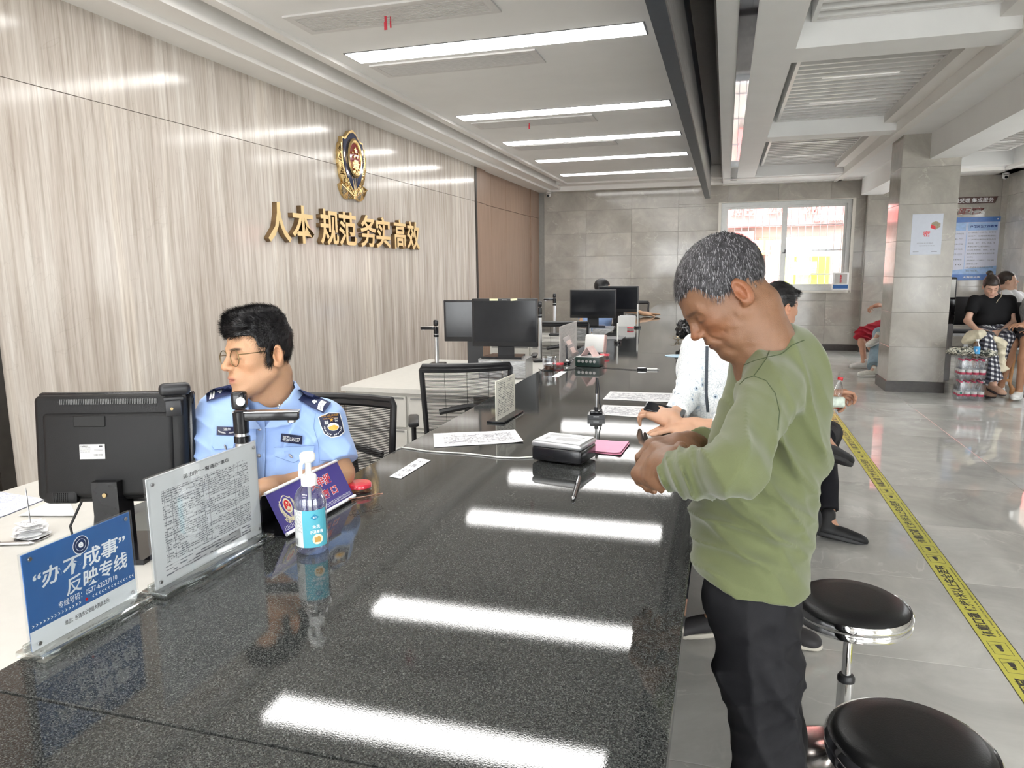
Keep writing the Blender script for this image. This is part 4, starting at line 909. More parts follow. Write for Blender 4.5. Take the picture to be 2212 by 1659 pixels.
def sheet_obj(name, label, cat, corners, m, thick=.0004, curl=.0, z=CZ, group=None, nx=14, ny=10):
    """paper from four corner points (near-left, near-right, far-right, far-left)"""
    c = [Vector((p[0], p[1], z+.0006)) for p in corners]; o0 = (c[0]+c[1]+c[2]+c[3])/4; vs = []; fs = []
    for L_ in (0, 1):
        for j in range(ny+1):
            for i in range(nx+1):
                u, v = i/nx, j/ny; p = (c[0]*(1-u)+c[1]*u)*(1-v)+(c[3]*(1-u)+c[2]*u)*v
                zc = curl*(max(0, u-.7)**2*8+max(0, .15-v)*.6+.15*math.sin(5*u+3*v)**2)
                vs.append((p.x-o0.x, p.y-o0.y, p.z-o0.z+zc+thick*L_))
    K = (nx+1)*(ny+1)
    for j in range(ny):
        for i in range(nx): a = j*(nx+1)+i; fs += [(a, a+nx+1, a+nx+2, a+1), (K+a, K+a+1, K+a+nx+2, K+a+nx+1)]
    mb = MB(); mb._add(vs, fs, True); o = mb.obj(name, m, None, o0)
    ul = o.data.uv_layers.new(name='UVMap'); uvs = [((k % K) % (nx+1)/nx, (k % K)//(nx+1)/ny) for k in range(2*K)]
    for li, l in enumerate(o.data.loops): ul.data[li].uv = uvs[l.vertex_index]
    tag(o, label, cat, group); return o
FORM = printed('form print', 16, (.72, .72, .74), (.14, .14, .17), [.12, .25, .36, .5, .62, .75, .88], -.38, .42, -.34, .34, .4, True)
zz = lambda x, y: onz(x, y, CZ)
sheet_obj('printed_form', 'white printed form lying alone near the officer side of the counter', 'paper', [zz(938, 967), zz(1131, 956), zz(1112, 930), zz(936, 937)], FORM, curl=.004, group='printed sheets on the counter')
LINES = printed('receipt print', 4, (.74, .74, .75), (.3, .3, .33), None, -.4, .4, -.4, .4, .4)
sheet_obj('paper_slip', 'narrow white slip of paper near the white cable', 'paper', [zz(841, 1030), zz(866, 1035), zz(931, 995), zz(905, 990)], LINES, curl=.001, group='paper slips')
DOC = printed('notice print', 14, (.70, .70, .71), (.2, .2, .24), None, -.44, .44, -.36, .36, .5)
PLF = mat('clear plastic sleeve', (.95, .96, .97), .04, alpha=.12, var=.001)
for (cs, lab, n) in [([zz(1294, 896), zz(1426, 905), zz(1424, 880), zz(1302, 875)], 'nearer of the two laminated notice sheets by the pen stand', 0), ([zz(1302, 863), zz(1456, 870), zz(1456, 850), zz(1318, 846)], 'farther of the two laminated notice sheets by the pen stand', 1)]:
    o = sheet_obj('notice_sheet', lab, 'paper', cs, DOC, curl=.001, group='laminated notice sheets')
PINK = mat('pink paper', (.80, .36, .52), .6, var=.03)
pk = thing('pink_folder', 'pink folded paper lying right of the black and silver reader', 'paper', (0, 0, 0))
for k, (dz, off) in enumerate([(0, .004), (.004, 0)]):
    cs = [zz(1268, 977), zz(1340, 983), zz(1359, 958), zz(1262, 951)]; cs = [(p.x+off, p.y-off*2) for p in cs]
    o = sheet_obj('leaf', None, None, cs, PINK, .0008, .004, CZ+dz); o.parent = pk
# ID reader
rd = thing('card_reader', 'black and silver id card reader in the middle of the counter', 'card reader', (-.475, 2.19, CZ), math.radians(-12))
MB().rbox((0, 0, .028), (.168, .128, .046), .008, 3).obj('lower_case', BLACKG, rd)
MB().rbox((0, 0, .0585), (.170, .130, .018), .007, 3).obj('silver_band', mat('satin silver plastic', (.45, .45, .46), .3, .6, var=.03), rd)
MB().rbox((0, 0, .0685), (.158, .118, .003), .001, 1).obj('top_plate', mat('light grey top', (.55, .56, .57), .15, var=.12, scale=25), rd)
MB().box((-.06, .02, .070), (.01, .045, .0704)).box((.025, .02, .07), (.06, .03, .0704)).box((-.06, -.03, .07), (-.045, .0, .0704)).box((-.02, -.03, .07), (.06, .008, .0704)).obj('card_outline', mat('mid grey print', (.32, .33, .35), .3), rd)
# white cable from the reader towards the officer
CAB = mat('white cable', (.72, .71, .68), .4, var=.03)
pts = [zz(1163, 988), zz(1120, 991), zz(1080, 990), zz(1040, 985), zz(1000, 981), zz(960, 979), zz(920, 976), zz(890, 971), zz(868, 968), zz(856, 972)]
o = MB().tube([(p.x, p.y, CZ+.003) for p in pts], .0024, 8).obj('cable', CAB); tag(o, 'thin white cable running from the card reader to the counter edge', 'cable')
pts = [zz(850, 974), zz(830, 984), zz(800, 1003), zz(770, 1022)]
def pen(label, a, b, body_m, r=.0045, z=CZ, cap=BLACKG, name='pen'):
    a = Vector((a[0], a[1], 0)); b = Vector((b[0], b[1], 0)); d = b-a; L_ = d.length
    t = thing(name, label, 'pen', (a.x, a.y, z+r+.0005), math.atan2(d.y, d.x), group='pens')
    MB().tube([(0.012, 0, 0), (L_*.55, 0, 0)], r, 10).obj('barrel', body_m, t); MB().tube([(0, 0, 0), (.012, 0, 0)], [r*.25, r*.9], 10).obj('tip', STEEL, t)
    MB().tube([(L_*.55, 0, 0), (L_, 0, 0)], r*1.1, 10).obj('cap', cap, t); MB().box((L_*.6, -.001, r*1.05), (L_*.95, .001, r*1.5)).obj('clip', CHROME, t)
    return t
pen('black pen lying in the middle of the counter below the reader', zz(1237, 1083), zz(1251, 1036), BLACKG, .0055, cap=BLACKG)
pen('clear pen with black grip on the far counter, right of the dark box', zz(1424, 800), zz(1376, 799), WPL, .006, cap=BLACKG)
# pen on a stand with tether
ps = thing('pen_stand', 'black upright pen holder with a chained pen on the counter', 'pen holder', (-.487, 2.86, CZ+.0005), math.radians(10))
MB().prism([(-.035, -.03), (.035, -.03), (.03, .035), (-.03, .035)], 0, .018).rbox((0, 0, .024), (.05, .045, .016), .005).obj('base', BLACKG, ps)
text('lettering', 'DONGHE', LOGO, ps, .022, .004, T(0, -.0305, .010) @ RX(math.pi/2), .0001, .02)
MB().tube([(0, 0, .028), (0, 0, .045)], .008, 12).obj('socket', BLACKP, ps)
MB().tube([(0, 0, .04), (.001, 0, .1)], .005, 10).obj('pen_barrel', STEEL, ps); MB().tube([(.001, 0, .1), (.002, 0, .165)], .0058, 10).obj('pen_cap', BLACKG, ps)
MB().tube([(.006, .004, .16), (.012, .006, .12), (.013, .006, .06), (.022, .006, .03), (.024, 0, .02)], .0028, 8).obj('coiled_tether', BLACKP, ps)
# small clear notice stand
def small_stand(label, A, B, z1, m, gl=None):
    A = Vector((A[0], A[1], 0)); B = Vector((B[0], B[1], 0)); d = B-A; w = d.length; h = z1-CZ
    t = thing('notice_stand', label, 'sign', ((A.x+B.x)/2, (A.y+B.y)/2, CZ+.0005), math.atan2(d.y, d.x), group='upright notice stands')
    MB().rbox((0, 0, .004), (w+.02, .075, .007), .002, 1).obj('foot', BLACKG if gl is None else ACR, t)
    F = frame((0, 0, .007), (1, 0, 0), (0, 0, 1))
    o = MB().box((-w/2, 0, -.002), (w/2, h, .002), F).obj('card', m, t); uvplanar(o, F)
    return t, F, w, h
NOT = printed('cream notice print', 22, (.66, .64, .56), (.15, .15, .14), None, -.42, .42, -.42, .44, .5)
small_stand('small cream notice stand right of the empty office chair', (-.855, 2.67), (-.845, 2.905), 1.058, NOT)
TRN = printed('frosted notice print', 30, (.60, .57, .54), (.42, .40, .39), None, -.4, .4, -.4, .44, .4)
st2, F2, w2, h2 = small_stand('tall frosted clear notice stand between the second and third monitors', (-1.005, 4.50), (-.995, 5.0), 1.13, TRN, 1)
# phone holder, dark box, speaker etc. (second station)
q = zz(1226, 785); ph = thing('card_holder', 'grey tilted card holder on a black post beside the frosted stand', 'holder', (q.x+.0, q.y-.02, CZ+.0005), math.radians(15))
MB().cyl((0, 0, 0), .03, .01, 20).obj('base', BLACKG, ph); MB().tube([(0, 0, .01), (-.004, 0, .12)], .006, 10).obj('post', DKP, ph)
MB().ell((0, -.012, .018), (.012, .012, .014), 14, 8).obj('chrome_ball', CHROME, ph)
Fp = T(.025, .0, .115) @ RY(math.radians(-28)); cp_ = MB().rbox((0, 0, 0), (.05, .01, .135), .004, 2, Fp).obj('card_frame', mat('taupe plastic', (.30, .27, .26), .35, var=.05), ph)
MB().box((-.015, -.0065, .01), (.015, -.005, .04), Fp).box((-.012, -.0065, -.05), (.014, -.005, -.01), Fp).obj('card_window', mat('pale pink card', (.6, .47, .43), .5), cp_)
q0, q1 = zz(1243, 791), zz(1298, 796); bx = thing('speaker_box', 'dark green box with five silver buttons on the counter', 'box', ((q0.x+q1.x)/2, (q0.y+q1.y)/2+.07, CZ+.0005), math.radians(-8))
MB().rbox((0, 0, .03), (.155, .12, .058), .004, 2).obj('case', mat('dark green box', (.012, .03, .025), .35, var=.1), bx)
MB().rbox((0, 0, .0605), (.150, .115, .003), .001, 1).obj('lid', mat('grey lid', (.5, .5, .5), .3), bx)
for k in range(5): MB().cyl((0, 0, 0), .009, .004, 16, T(-.052+k*.025, -.060, .034) @ RX(math.pi/2)).obj('button', ALU, bx)
# card tent + paper block behind
q = zz(1272, 770); ptn = thing('paper_block', 'white memo block leaning behind the dark green box', 'paper block', (q.x+.01, q.y+.18, CZ), math.radians(-10))
MB().rbox((0, 0, .07), (.15, .05, .13), .012, 2, RX(math.radians(-12))).obj('white_case', WPL, ptn); MB().rbox((.074, -.003, .07), (.006, .054, .132), .002, 1, RX(math.radians(-12))).obj('pink_edge', mat('pale pink edge', (.8, .55, .5), .4), ptn)
tn = thing('folded_card', 'pink and white folded card on the dark green box', 'card', (bx.location.x, bx.location.y, CZ+.0628), math.radians(-25), rot=(0, 0, math.radians(-25)))
MB().prism([(-.05, 0), (-.047, 0), (.0, .055), (.047, 0), (.05, 0), (.0, .06)], -.035, .035, RX(math.pi/2)).obj('card', mat('pink tinted card', (.75, .55, .52), .5, var=.12, scale=30), tn)
# glass jar
q = zz(1182, 800); jr = thing('glass_jar', 'short glass jar holding dark tea beside the counter edge', 'jar', (q.x+.01, q.y+.02, CZ+.0005))
MB().lathe([(0, 0), (.034, 0), (.04, .006), (.044, .045), (.042, .07), (.044, .075), (.042, .078), (.039, .07), (.041, .045), (.037, .008), (0, .004)], 32).obj('jar', CLB, jr); MB().lathe([(.0, .005), (.034, .006), (.038, .03), (0, .03)], 28).obj('tea', mat('dark tea', (.12, .04, .015), .1), jr)
MB().lathe([(0, .076), (.045, .076), (.046, .082), (.044, .087), (0, .089)], 32).obj('lid', clear('clear pale lid', (.7, .72, .7), .2, .1, .4), jr)
# slip near it, black cables
sheet_obj('paper_slip', 'small white slip in front of the dark green box', 'paper', [zz(1191, 814), zz(1206, 815), zz(1225, 803), zz(1212, 802)], PAPER, curl=0, group='paper slips')
cb = MB()
cb.tube([(v.x, v.y, CZ+.003) for v in [zz(1164, 798), zz(1175, 802), zz(1195, 799), zz(1215, 801), zz(1232, 799), zz(1250, 797), zz(1262, 800)]], .0022, 6)
o = cb.obj('cable', BLACKP); tag(o, 'black cable snaking in front of the dark green box', 'cable')
o = MB().tube([(v.x, v.y, CZ+.003) for v in [zz(1302, 795), zz(1330, 797), zz(1355, 799), zz(1375, 800)]], .0018, 6).obj('cable', BLACKP); tag(o, 'thin black cord tied to the pen on the far counter', 'cable')
# third station things
q = zz(1334, 742); o = MB().tube([(q.x, q.y, CZ+.02), (q.x, q.y, CZ+.165)], .007, 10).obj('pen_post', WPL); tag(o, 'white upright pen on a small base beside the leaning memo block', 'pen')
o2 = MB().cyl((q.x, q.y, CZ), .03, .02, 16).obj('base', BLACKG, o)
q = zz(1354, 704); pbx = thing('paper_tray', 'white paper box with loose sheets at the far end of the counter', 'box', (q.x, q.y, CZ), math.radians(5))
MB().box((-.09, -.07, 0), (.09, .07, .004)).box((-.09, -.07, .004), (.09, -.064, .1)).box((-.09, .064, .004), (.09, .07, .1)).box((-.09, -.064, .004), (-.084, .064, .1)).box((.084, -.064, .004), (.09, .064, .1)).obj('box', WPL, pbx)
MB().box((-.07, -.05, .02), (.07, -.045, .125), RX(.15)).box((-.02, -.04, .02), (.08, -.035, .13), RX(.2)@RY(.1)).obj('sheets', PAPER, pbx)
q = zz(1377, 708); o = thing('pen_stand', 'thin upright black pen holder at the far end of the counter', 'pen holder', (q.x, q.y, CZ+.0005)); MB().cyl((0, 0, 0), .035, .018, 16).obj('base', BLACKG, o); MB().tube([(0, 0, .018), (0, 0, .24)], .008, 8).obj('pen', WPL, o); MB().tube([(.01, 0, .16), (.018, 0, .08), (.02, 0, .02)], .004, 6).obj('tether', BLACKP, o)
sheet_obj('dark_mat', 'dark grey flat mat on the counter between second and third stations', 'mat', [zz(1292, 733), zz(1342, 734), zz(1352, 727), zz(1300, 727)], DKP, .002, 0)
# oval blue fan card, keys, black bag near the seated visitor
FAN = mat('blue sky print', (.45, .68, .85), .3, var=.35, scale=14)
q = zz(1462, 769); o = MB().lathe([(0, 0), (.1, 0), (.102, .0015), (.1, .003), (0, .003)], 28, None, 1.0, .72).obj('fan_card', FAN, None, (q.x+.02, q.y, CZ+.0005)); tag(o, 'rounded blue and white card fan lying near the counter edge', 'fan')
q = zz(1462, 737); ky = thing('key_bunch', 'bunch of brass keys by the crumpled black bag', 'keys', (q.x, q.y, CZ+.001)); rnd = random.Random(8)
KEYM = mat('aged brass', (.35, .28, .15), .35, .9, var=.2)
for k in range(7):
    a = rnd.uniform(0, 6.28); F = T(.02*math.cos(a), .02*math.sin(a), .006+.004*k) @ RZ(a) @ RX(rnd.uniform(-.5, .5)) @ RY(rnd.uniform(-.4, .1)); MB().lathe([(.006, 0), (.012, 0), (.012, .002), (.006, .002), (.006, 0)], 14, F).box((.011, -.003, 0), (.045, .003, .002), F).obj('key', KEYM, ky)
MB().tube([(.014*math.cos(k*.5), .014*math.sin(k*.5), .02) for k in range(13)], .0012, 6, closed=True).obj('key_ring', STEEL, ky)
# papers, spike and pen on the white desk (left)
dz = lambda x, y: onz(x, y, .75)
RUL = printed('ledger print', 26, (.80, .82, .88), (.42, .45, .62), None, -.5, .5, -.5, .5, .5, True)
sheet_obj('ledger_sheet', 'ruled white ledger sheets behind the paper spike', 'paper', [dz(-60, 1140), dz(20, 1112), dz(98, 1080), dz(0, 1064)], RUL, .003, 0, .75, nx=4, ny=4)
sheet_obj('loose_sheet', 'plain white sheet under the nearest monitor', 'paper', [dz(40, 1117), dz(165, 1118), dz(150, 1088), dz(104, 1088)], PAPER, .0008, .002, .7535, nx=4, ny=4)
q = dz(70, 1162); sp = thing('receipt_spike', 'metal spike with a crumpled stack of receipts on the white desk', 'receipt spike', (q.x, q.y, .7505))
MB().cyl((0, 0, 0), .045, .004, 24).obj('base', STEEL, sp); MB().tube([(0, 0, .004), (-.003, 0, .14), (-.004, 0, .15)], [.0022, .0018, .0002], 8).obj('spike', STEEL, sp)
rnd = random.Random(5); RCP = printed('receipt lines', 9, (.80, .79, .77), (.3, .3, .32), None, -.4, .4, -.35, .4, .4)
for k in range(15):
    a = rnd.uniform(-.9, .9) if k < 14 else -.3; ww, hh_ = rnd.uniform(.065, .085), rnd.uniform(.05, .065); s0, s1 = rnd.uniform(-1, 1), rnd.uniform(-1, 1)
    if k == 14: ww, hh_, s0, s1 = .082, .05, .1, .1
    m_ = MB().sheet(ww, hh_, 8, 6, lambda u, v: .006*(s0*u*u*4+s1*math.sin(6*u+v*4)*.35+.3*s1*v*v), .0004); o = m_.obj('receipt', RCP if k == 14 else PAPER, sp, (rnd.uniform(-.008, .008), rnd.uniform(-.006, .006), .008+k*.0026)); o.rotation_euler = (rnd.uniform(-.08, .08), rnd.uniform(-.08, .08), a)
    if k == 14: uvplanar(o)
pen('black and silver pen on the white desk below the receipt spike', dz(75, 1177), dz(-60, 1181), ALU, .0055, .75, BLACKG)
# ------------------------------------------------------------------ poster and signs on far walls
yy = YF-.0085
def flat_sign(name, label, px0, px1, pyt, pyb, Y, m, th=.004, rpx=None):
    a = ony(px0, pyt, Y); b = ony(px1, pyb, Y); return a, b
PST = mat('pale grey poster', (.56, .59, .66), .4, var=.02)
x0, x1, z0, z1 = 2.052, 2.37, 1.5+.0125*9.49, 1.5+.0610*9.49
ps_ = thing('wall_poster', 'pale grey poster with red seal stamp taped on the column', 'poster', ((x0+x1)/2, PYA-.0088, (z0+z1)/2), rot=(0, math.radians(0), 0))
w, h = x1-x0, z1-z0; Fq = frame((0, 0, 0), (1, 0, 0), (0, 0, 1))
MB().box((-w/2, -h/2, 0), (w/2, h/2, .0012), Fq).obj('sheet', PST, ps_)
bxm = mat('olive gold print', (.32, .27, .18), .5, var=.3, scale=60); 
MB().prism([(.04, .10), (.09, .085), (.135, .12), (.09, .145), (.045, .13)], .0012, .0016, Fq).obj('seal_top', bxm, ps_)
MB().prism([(.035, .07), (.085, .05), (.09, .085), (.04, .11)], .0012, .0017, Fq).obj('seal_front', RED, ps_); MB().prism([(.085, .05), (.135, .08), (.135, .12), (.09, .085)], .0012, .0017, Fq).obj('seal_side', bxm, ps_)
text('lettering', '密', RED, ps_, .075, .065, Fq @ T(-.0, .005, .0012), .0003, .02)
text('small_lettering', '密码就在您身边', GREYINK, ps_, .17, .012, Fq @ T(-.01, -.10, .0012), .0002, .0); text('small_lettering', '密码保护你我他', GREYINK, ps_, .16, .012, Fq @ T(.01, -.13, .0012), .0002, .0)
MB().box((-.13, -.2, .0012), (-.07, -.195, .0016), Fq).box((.06, -.2, .0012), (.12, -.195, .0016), Fq).obj('footer_line', GREYINK, ps_)
# framed duty board
bx0, bx1, bz0, bz1 = 3.35, 4.335, 1.5-.0190*13.9, 1.5+.0560*13.9
w, h = bx1-bx0, bz1-bz0
db = thing('duty_board', 'blue and white printed duty notice board on the far wall', 'notice board', ((bx0+bx1)/2, yy, (bz0+bz1)/2)); Fb = frame((0, 0, 0), (1, 0, 0), (0, 0, 1))
MB().box((-w/2, -h/2, 0), (w/2, h/2, .012), Fb).obj('board', mat('pale lilac board', (.60, .62, .74), .25, var=.02), db)
DB = mat('mid blue print', (.06, .17, .48), .3, var=.08); LB = mat('light blue print', (.30, .46, .74), .3, var=.1)
MB().box((-w/2, h/2-.085, .012), (w/2, h/2, .013), Fb).obj('blue_band', DB, db); MB().box((-w/2, -h/2, .012), (w/2, -h/2+.10, .013), Fb).obj('blue_band', DB, db)
MB().box((-w/2+.02, h/2-.22, .012), (.0, h/2-.09, .013), Fb).box((.03, h/2-.22, .012), (w/2-.03, h/2-.09, .013), Fb).prism([(-w/2, -h/2+.1), (w/2, -h/2+.1), (w/2, -h/2+.24), (-w/2, -h/2+.13)], .012, .0128, Fb).obj('pale_blue_band', LB, db)
MB().box((.01, -h/2+.11, .012), (.018, h/2-.09, .0132), Fb).obj('divider', LB, db)
text('title_lettering', '户籍民警工作职责', mat('navy ink', (.02, .05, .25), .5), db, .40, .045, Fb @ T(w*.26, h/2-.155, .013), .0005, .03)
for i, s_ in enumerate(['(一)接受户口咨询、解答有', '关法律、法规和政策规定；', '(二)办理本辖区内常住人口', '的出生、死亡、迁入、迁出、变', '更更正等户口变动登记；', '(三)负责申领、换领、补领', '居民身份证和临时身份证的办理', '工作；', '(四)做好人口统计、户口档', '案管理工作；', '(五)完成单位领导交办的其', '他工作任务。']):
    n = len(s_); text('body_lettering', s_, GREYINK, db, .030*n*1.0 if n < 12 else .40, .026, Fb @ T(.045+(.030*n if n < 12 else .40)/2, h/2-.255-i*.0575, .012), .0005, .004)
for i in range(7): text('body_lettering', ['工作时间', '上午', '13:30-17:00', '联系电话', '0577-622271', '监督电话', '110'][i], GREYINK, db, .14, .024, Fb @ T(-.10, h/2-.27-i*.085, .012), .0005, .004)
text('footer_lettering', '大荆派出所', WINK, db, .26, .035, Fb @ T(.14, -h/2+.05, .013), .0005, .02)
for sx_ in (-1, 1):
    for sy_ in (-1, 1): MB().cyl((sx_*(w/2-.04), sy_*(h/2-.04), .012), .012, .008, 12, Fb).obj('stud', WINK, db)
# brown plaque and raised characters above it
bz = (1.5+.0718*13.9, 1.5+.0795*13.9)
pl = thing('brown_plaque', 'dark brown slanted plaque with white characters above the duty board', 'sign', (3.9, yy, (bz[0]+bz[1])/2)); hh_ = bz[1]-bz[0]
MB().prism([(-.42, -hh_/2), (.33, -hh_/2), (.37, hh_/2), (-.38, hh_/2)], 0, .012, Fb).obj('plate', mat('dark brown lacquer', (.07, .03, .025), .3, var=.05), pl)
text('lettering', '一窗受理 集成服务', WINK, pl, .66, .075, Fb @ T(-.02, 0, .012), .0008, .01)
rc = thing('raised_slogan', 'brown raised characters edged white between plaque and duty board', 'sign', (3.70, yy, 1.5+.0632*13.9))
text('lettering_outline', '务零距离', WPL, rc, .80, .125, Fb, .006, .05, .18); text('lettering', '务零距离', mat('red brown face', (.20, .05, .04), .4, var=.1), rc, .77, .11, Fb @ T(0, 0, .0125), .002, .02, .18)
# box on the window ledge
lx = ony(1815, 610, 13.93)
lb = thing('tissue_box', 'white dispenser box with red characters on the window ledge', 'box', (lx.x, 13.93, 1.075)); 
MB().rbox((0, 0, .155), (.26, .09, .31), .006, 2).obj('case', WPL, lb); MB().box((-.12, -.048, .03), (.12, -.045, .1)).obj('navy_band', BLU1, lb); MB().box((-.10, -.048, .115), (.10, -.046, .29)).obj('grey_window', mat('grey plate', (.5, .48, .45), .4), lb)
text('lettering', '急\n救\n箱', RED, lb, .035, .14, T(.0, -.049, .2) @ RX(math.pi/2), .0005, .02)
# queue ticket machine behind the column
tk = thing('ticket_machine', 'grey kiosk with white top panel half hidden by the column', 'kiosk', (2.66, 10.6, 0))
MB().rbox((0, 0, .38), (.34, .3, .74), .02).obj('pedestal', mat('silver grey kiosk', (.42, .42, .43), .35, .3, var=.05), tk); MB().rbox((0, -.05, .9), (.36, .14, .34), .02).obj('screen_panel', BLACKG, tk); MB().rbox((0, -.05, 1.2), (.36, .12, .28), .02).obj('head', BLACKP, tk); MB().rbox((0, -.115, 1.2), (.32, .008, .23), .006).obj('white_panel', mat('ivory panel', (.72, .71, .66), .3), tk)
# ------------------------------------------------------------------ organic surfaces: smooth solid modelling sampled to a mesh
def _v(a): return np.asarray(a, np.float32)
def prc(a, b, ra, rb):                       # tapered limb
    a, b = _v(a), _v(b); ab = b-a; L2 = float(ab @ ab)+1e-12; r = max(ra, rb)
    def f(P):
        q = P-a; t = np.clip((q @ ab)/L2, 0, 1); d = q-t[:, None]*ab; return np.sqrt((d*d).sum(1))-(ra+(rb-ra)*t)
    return f, np.minimum(a, b)-r, np.maximum(a, b)+r
def pell(c, r, R=None):                      # ellipsoid; rows of R are its axes
    c, r = _v(c), _v(r); rm = float(r.max()); Rm = None if R is None else _v(R)
    def f(P):
        q = P-c
        if Rm is not None: q = q @ Rm.T
        k0 = np.sqrt(((q/r)**2).sum(1)); k1 = np.sqrt(((q/(r*r))**2).sum(1))+1e-9
        return k0*(k0-1)/k1
    return f, c-rm, c+rm
def pbox(c, h, R, rad):
    c, h = _v(c), _v(h); Rm = _v(R); e = float(np.linalg.norm(h))
    def f(P):
        q = np.abs((P-c) @ Rm.T)-(h-rad); return np.sqrt((np.maximum(q, 0)**2).sum(1))+np.minimum(q.max(1), 0)-rad
    return f, c-e, c+e
def cutp(p, pt, n):                          # flat cut: removes the side n points to
    f0, lo, hi = p; pt, n = _v(pt), _v(n)/np.linalg.norm(n)
    return (lambda P: np.maximum(f0(P), (P-pt) @ n)), lo, hi
def local(p, R, c, s=1.):                    # primitive given in a local frame
    f0, lo, hi = p; R = _v(R); c = _v(c); r = float(np.linalg.norm(np.maximum(np.abs(lo), np.abs(hi))))*s; cc = c
    return (lambda P: f0(((P-cc) @ R.T)/s)*s), cc-r, cc+r
class Solid:
    def __init__(s): s.p = []; s.d = []
    def add(s, p, k=.01, op='u'): s.p.append((p, k, op)); return s
    def disp(s, fn, amp): s.d.append((fn, amp)); return s
    def _comb(s, v, w, k, op):
        if op == 'u': h = np.maximum(k-np.abs(v-w), 0)/k; return np.minimum(v, w)-h*h*k*.25
        if op == 's': w = -w
        h = np.maximum(k-np.abs(v-w), 0)/k; return np.maximum(v, w)+h*h*k*.25
    def field(s, P):
        v = np.full(len(P), 9., np.float32)
        for p, k, op in s.p: v = s._comb(v, p[0](P), k, op)
        for fn, amp in s.d: v = v+fn(P)
        return v
    def mesh(s, h, n=8):
        lo = np.min([p[0][1] for p in s.p if p[2] == 'u'], 0)-.02; hi = np.max([p[0][2] for p in s.p if p[2] == 'u'], 0)+.02
        B = h*n; lo = np.floor(lo/B)*B; nb = np.ceil((hi-lo)/B).astype(int)
        I = np.stack(np.meshgrid(*[np.arange(k) for k in nb], indexing='ij'), -1).reshape(-1, 3)
        C = (lo+(I+.5)*B).astype(np.float32); Rb = B*.87+sum(a for _, a in s.d)
        keep = np.abs(s.field(C)) < Rb*2.0; I = I[keep]; C = C[keep]
        g = np.arange(n+1); off = np.stack(np.meshgrid(g, g, g, indexing='ij'), -1).reshape(-1, 3)
        N = len(I); m = (n+1)**3; P = (lo+(I[:, None, :]*n+off[None])*h).astype(np.float32)
        v = np.full((N, m), 9., np.float32)
        for p, k, op in s.p:
            dc = p[0](C); sel = np.where(np.abs(dc) < Rb*3.5+k*1.5+.01)[0] if op == 's' else np.where(dc < Rb*3.5+k*1.5+.01)[0]
            if op == 's': sel = np.where(dc < Rb*3.5+k*1.5+.01)[0]
            if op == 'i': sel = np.arange(N)
            if len(sel) == 0: continue
            w = p[0](P[sel].reshape(-1, 3)).reshape(len(sel), m); v[sel] = s._comb(v[sel], w, k, op)
        near = np.where((v.min(1) < .03) & (v.max(1) > -.03))[0]
        for fn, amp in s.d: v[near] += fn(P[near].reshape(-1, 3)).reshape(len(near), m)
        V = v.reshape(N, n+1, n+1, n+1); S_ = V < 0
        c8 = [S_[:, a:a+n, b:b+n, c:c+n] for a in (0, 1) for b in (0, 1) for c in (0, 1)]; cnt = sum(x.astype(np.int8) for x in c8)
        cell = np.argwhere((cnt > 0) & (cnt < 8))                      # block, i, j, k
        bi = cell[:, 0]; ijk = cell[:, 1:]; G = I[bi]*n+ijk
        acc = np.zeros((len(cell), 3)); num = np.zeros(len(cell))
        cor = np.array([(a, b, c) for a in (0, 1) for b in (0, 1) for c in (0, 1)])
        vals = np.stack([V[bi, ijk[:, 0]+a, ijk[:, 1]+b, ijk[:, 2]+c] for a, b, c in cor], 1)
        for i in range(8):
            for ax in range(3):
                if cor[i][ax] == 0:
                    j = i+[4, 2, 1][ax]; a, b = vals[:, i], vals[:, j]; x = (a < 0) != (b < 0)
                    t = np.where(x, a/np.where(x, a-b, 1), 0); q = cor[i][None]+t[:, None]*(cor[j]-cor[i])[None]
                    acc += q*x[:, None]; num += x
        W_ = lo+(G+acc/num[:, None])*h
        D = (nb*n+2).astype(np.int64); key = (G[:, 0].astype(np.int64)*D[1]+G[:, 1])*D[2]+G[:, 2]; od = np.argsort(key); ks = key[od]
        def look(Gq):
            kq = (Gq[:, 0].astype(np.int64)*D[1]+Gq[:, 1])*D[2]+Gq[:, 2]; p_ = np.searchsorted(ks, kq); p_ = np.minimum(p_, len(ks)-1); ok = ks[p_] == kq; return od[p_], ok
        F = []
        for ax in range(3):
            sl = [slice(0, n)]*3; sh = [slice(0, n)]*3; sh[ax] = slice(1, n+1)
            A_ = S_[(slice(None),)+tuple(sl)]; B_ = S_[(slice(None),)+tuple(sh)]; e = np.argwhere(A_ != B_); sg = A_[tuple(e.T)]
            Gg = I[e[:, 0]]*n+e[:, 1:]; u, w = (ax+1) % 3, (ax+2) % 3; qs = []; ok = np.ones(len(Gg), bool)
            for du, dw in ((0, 0), (-1, 0), (-1, -1), (0, -1)):
                Gq = Gg.copy(); Gq[:, u] += du; Gq[:, w] += dw; ok &= (Gq >= 0).all(1); id_, o_ = look(Gq); ok &= o_; qs.append(id_)
            q = np.stack(qs, 1); q = np.where(sg[:, None], q, q[:, ::-1])[ok]; F.append(q)
        return W_.astype(np.float32), np.concatenate(F)
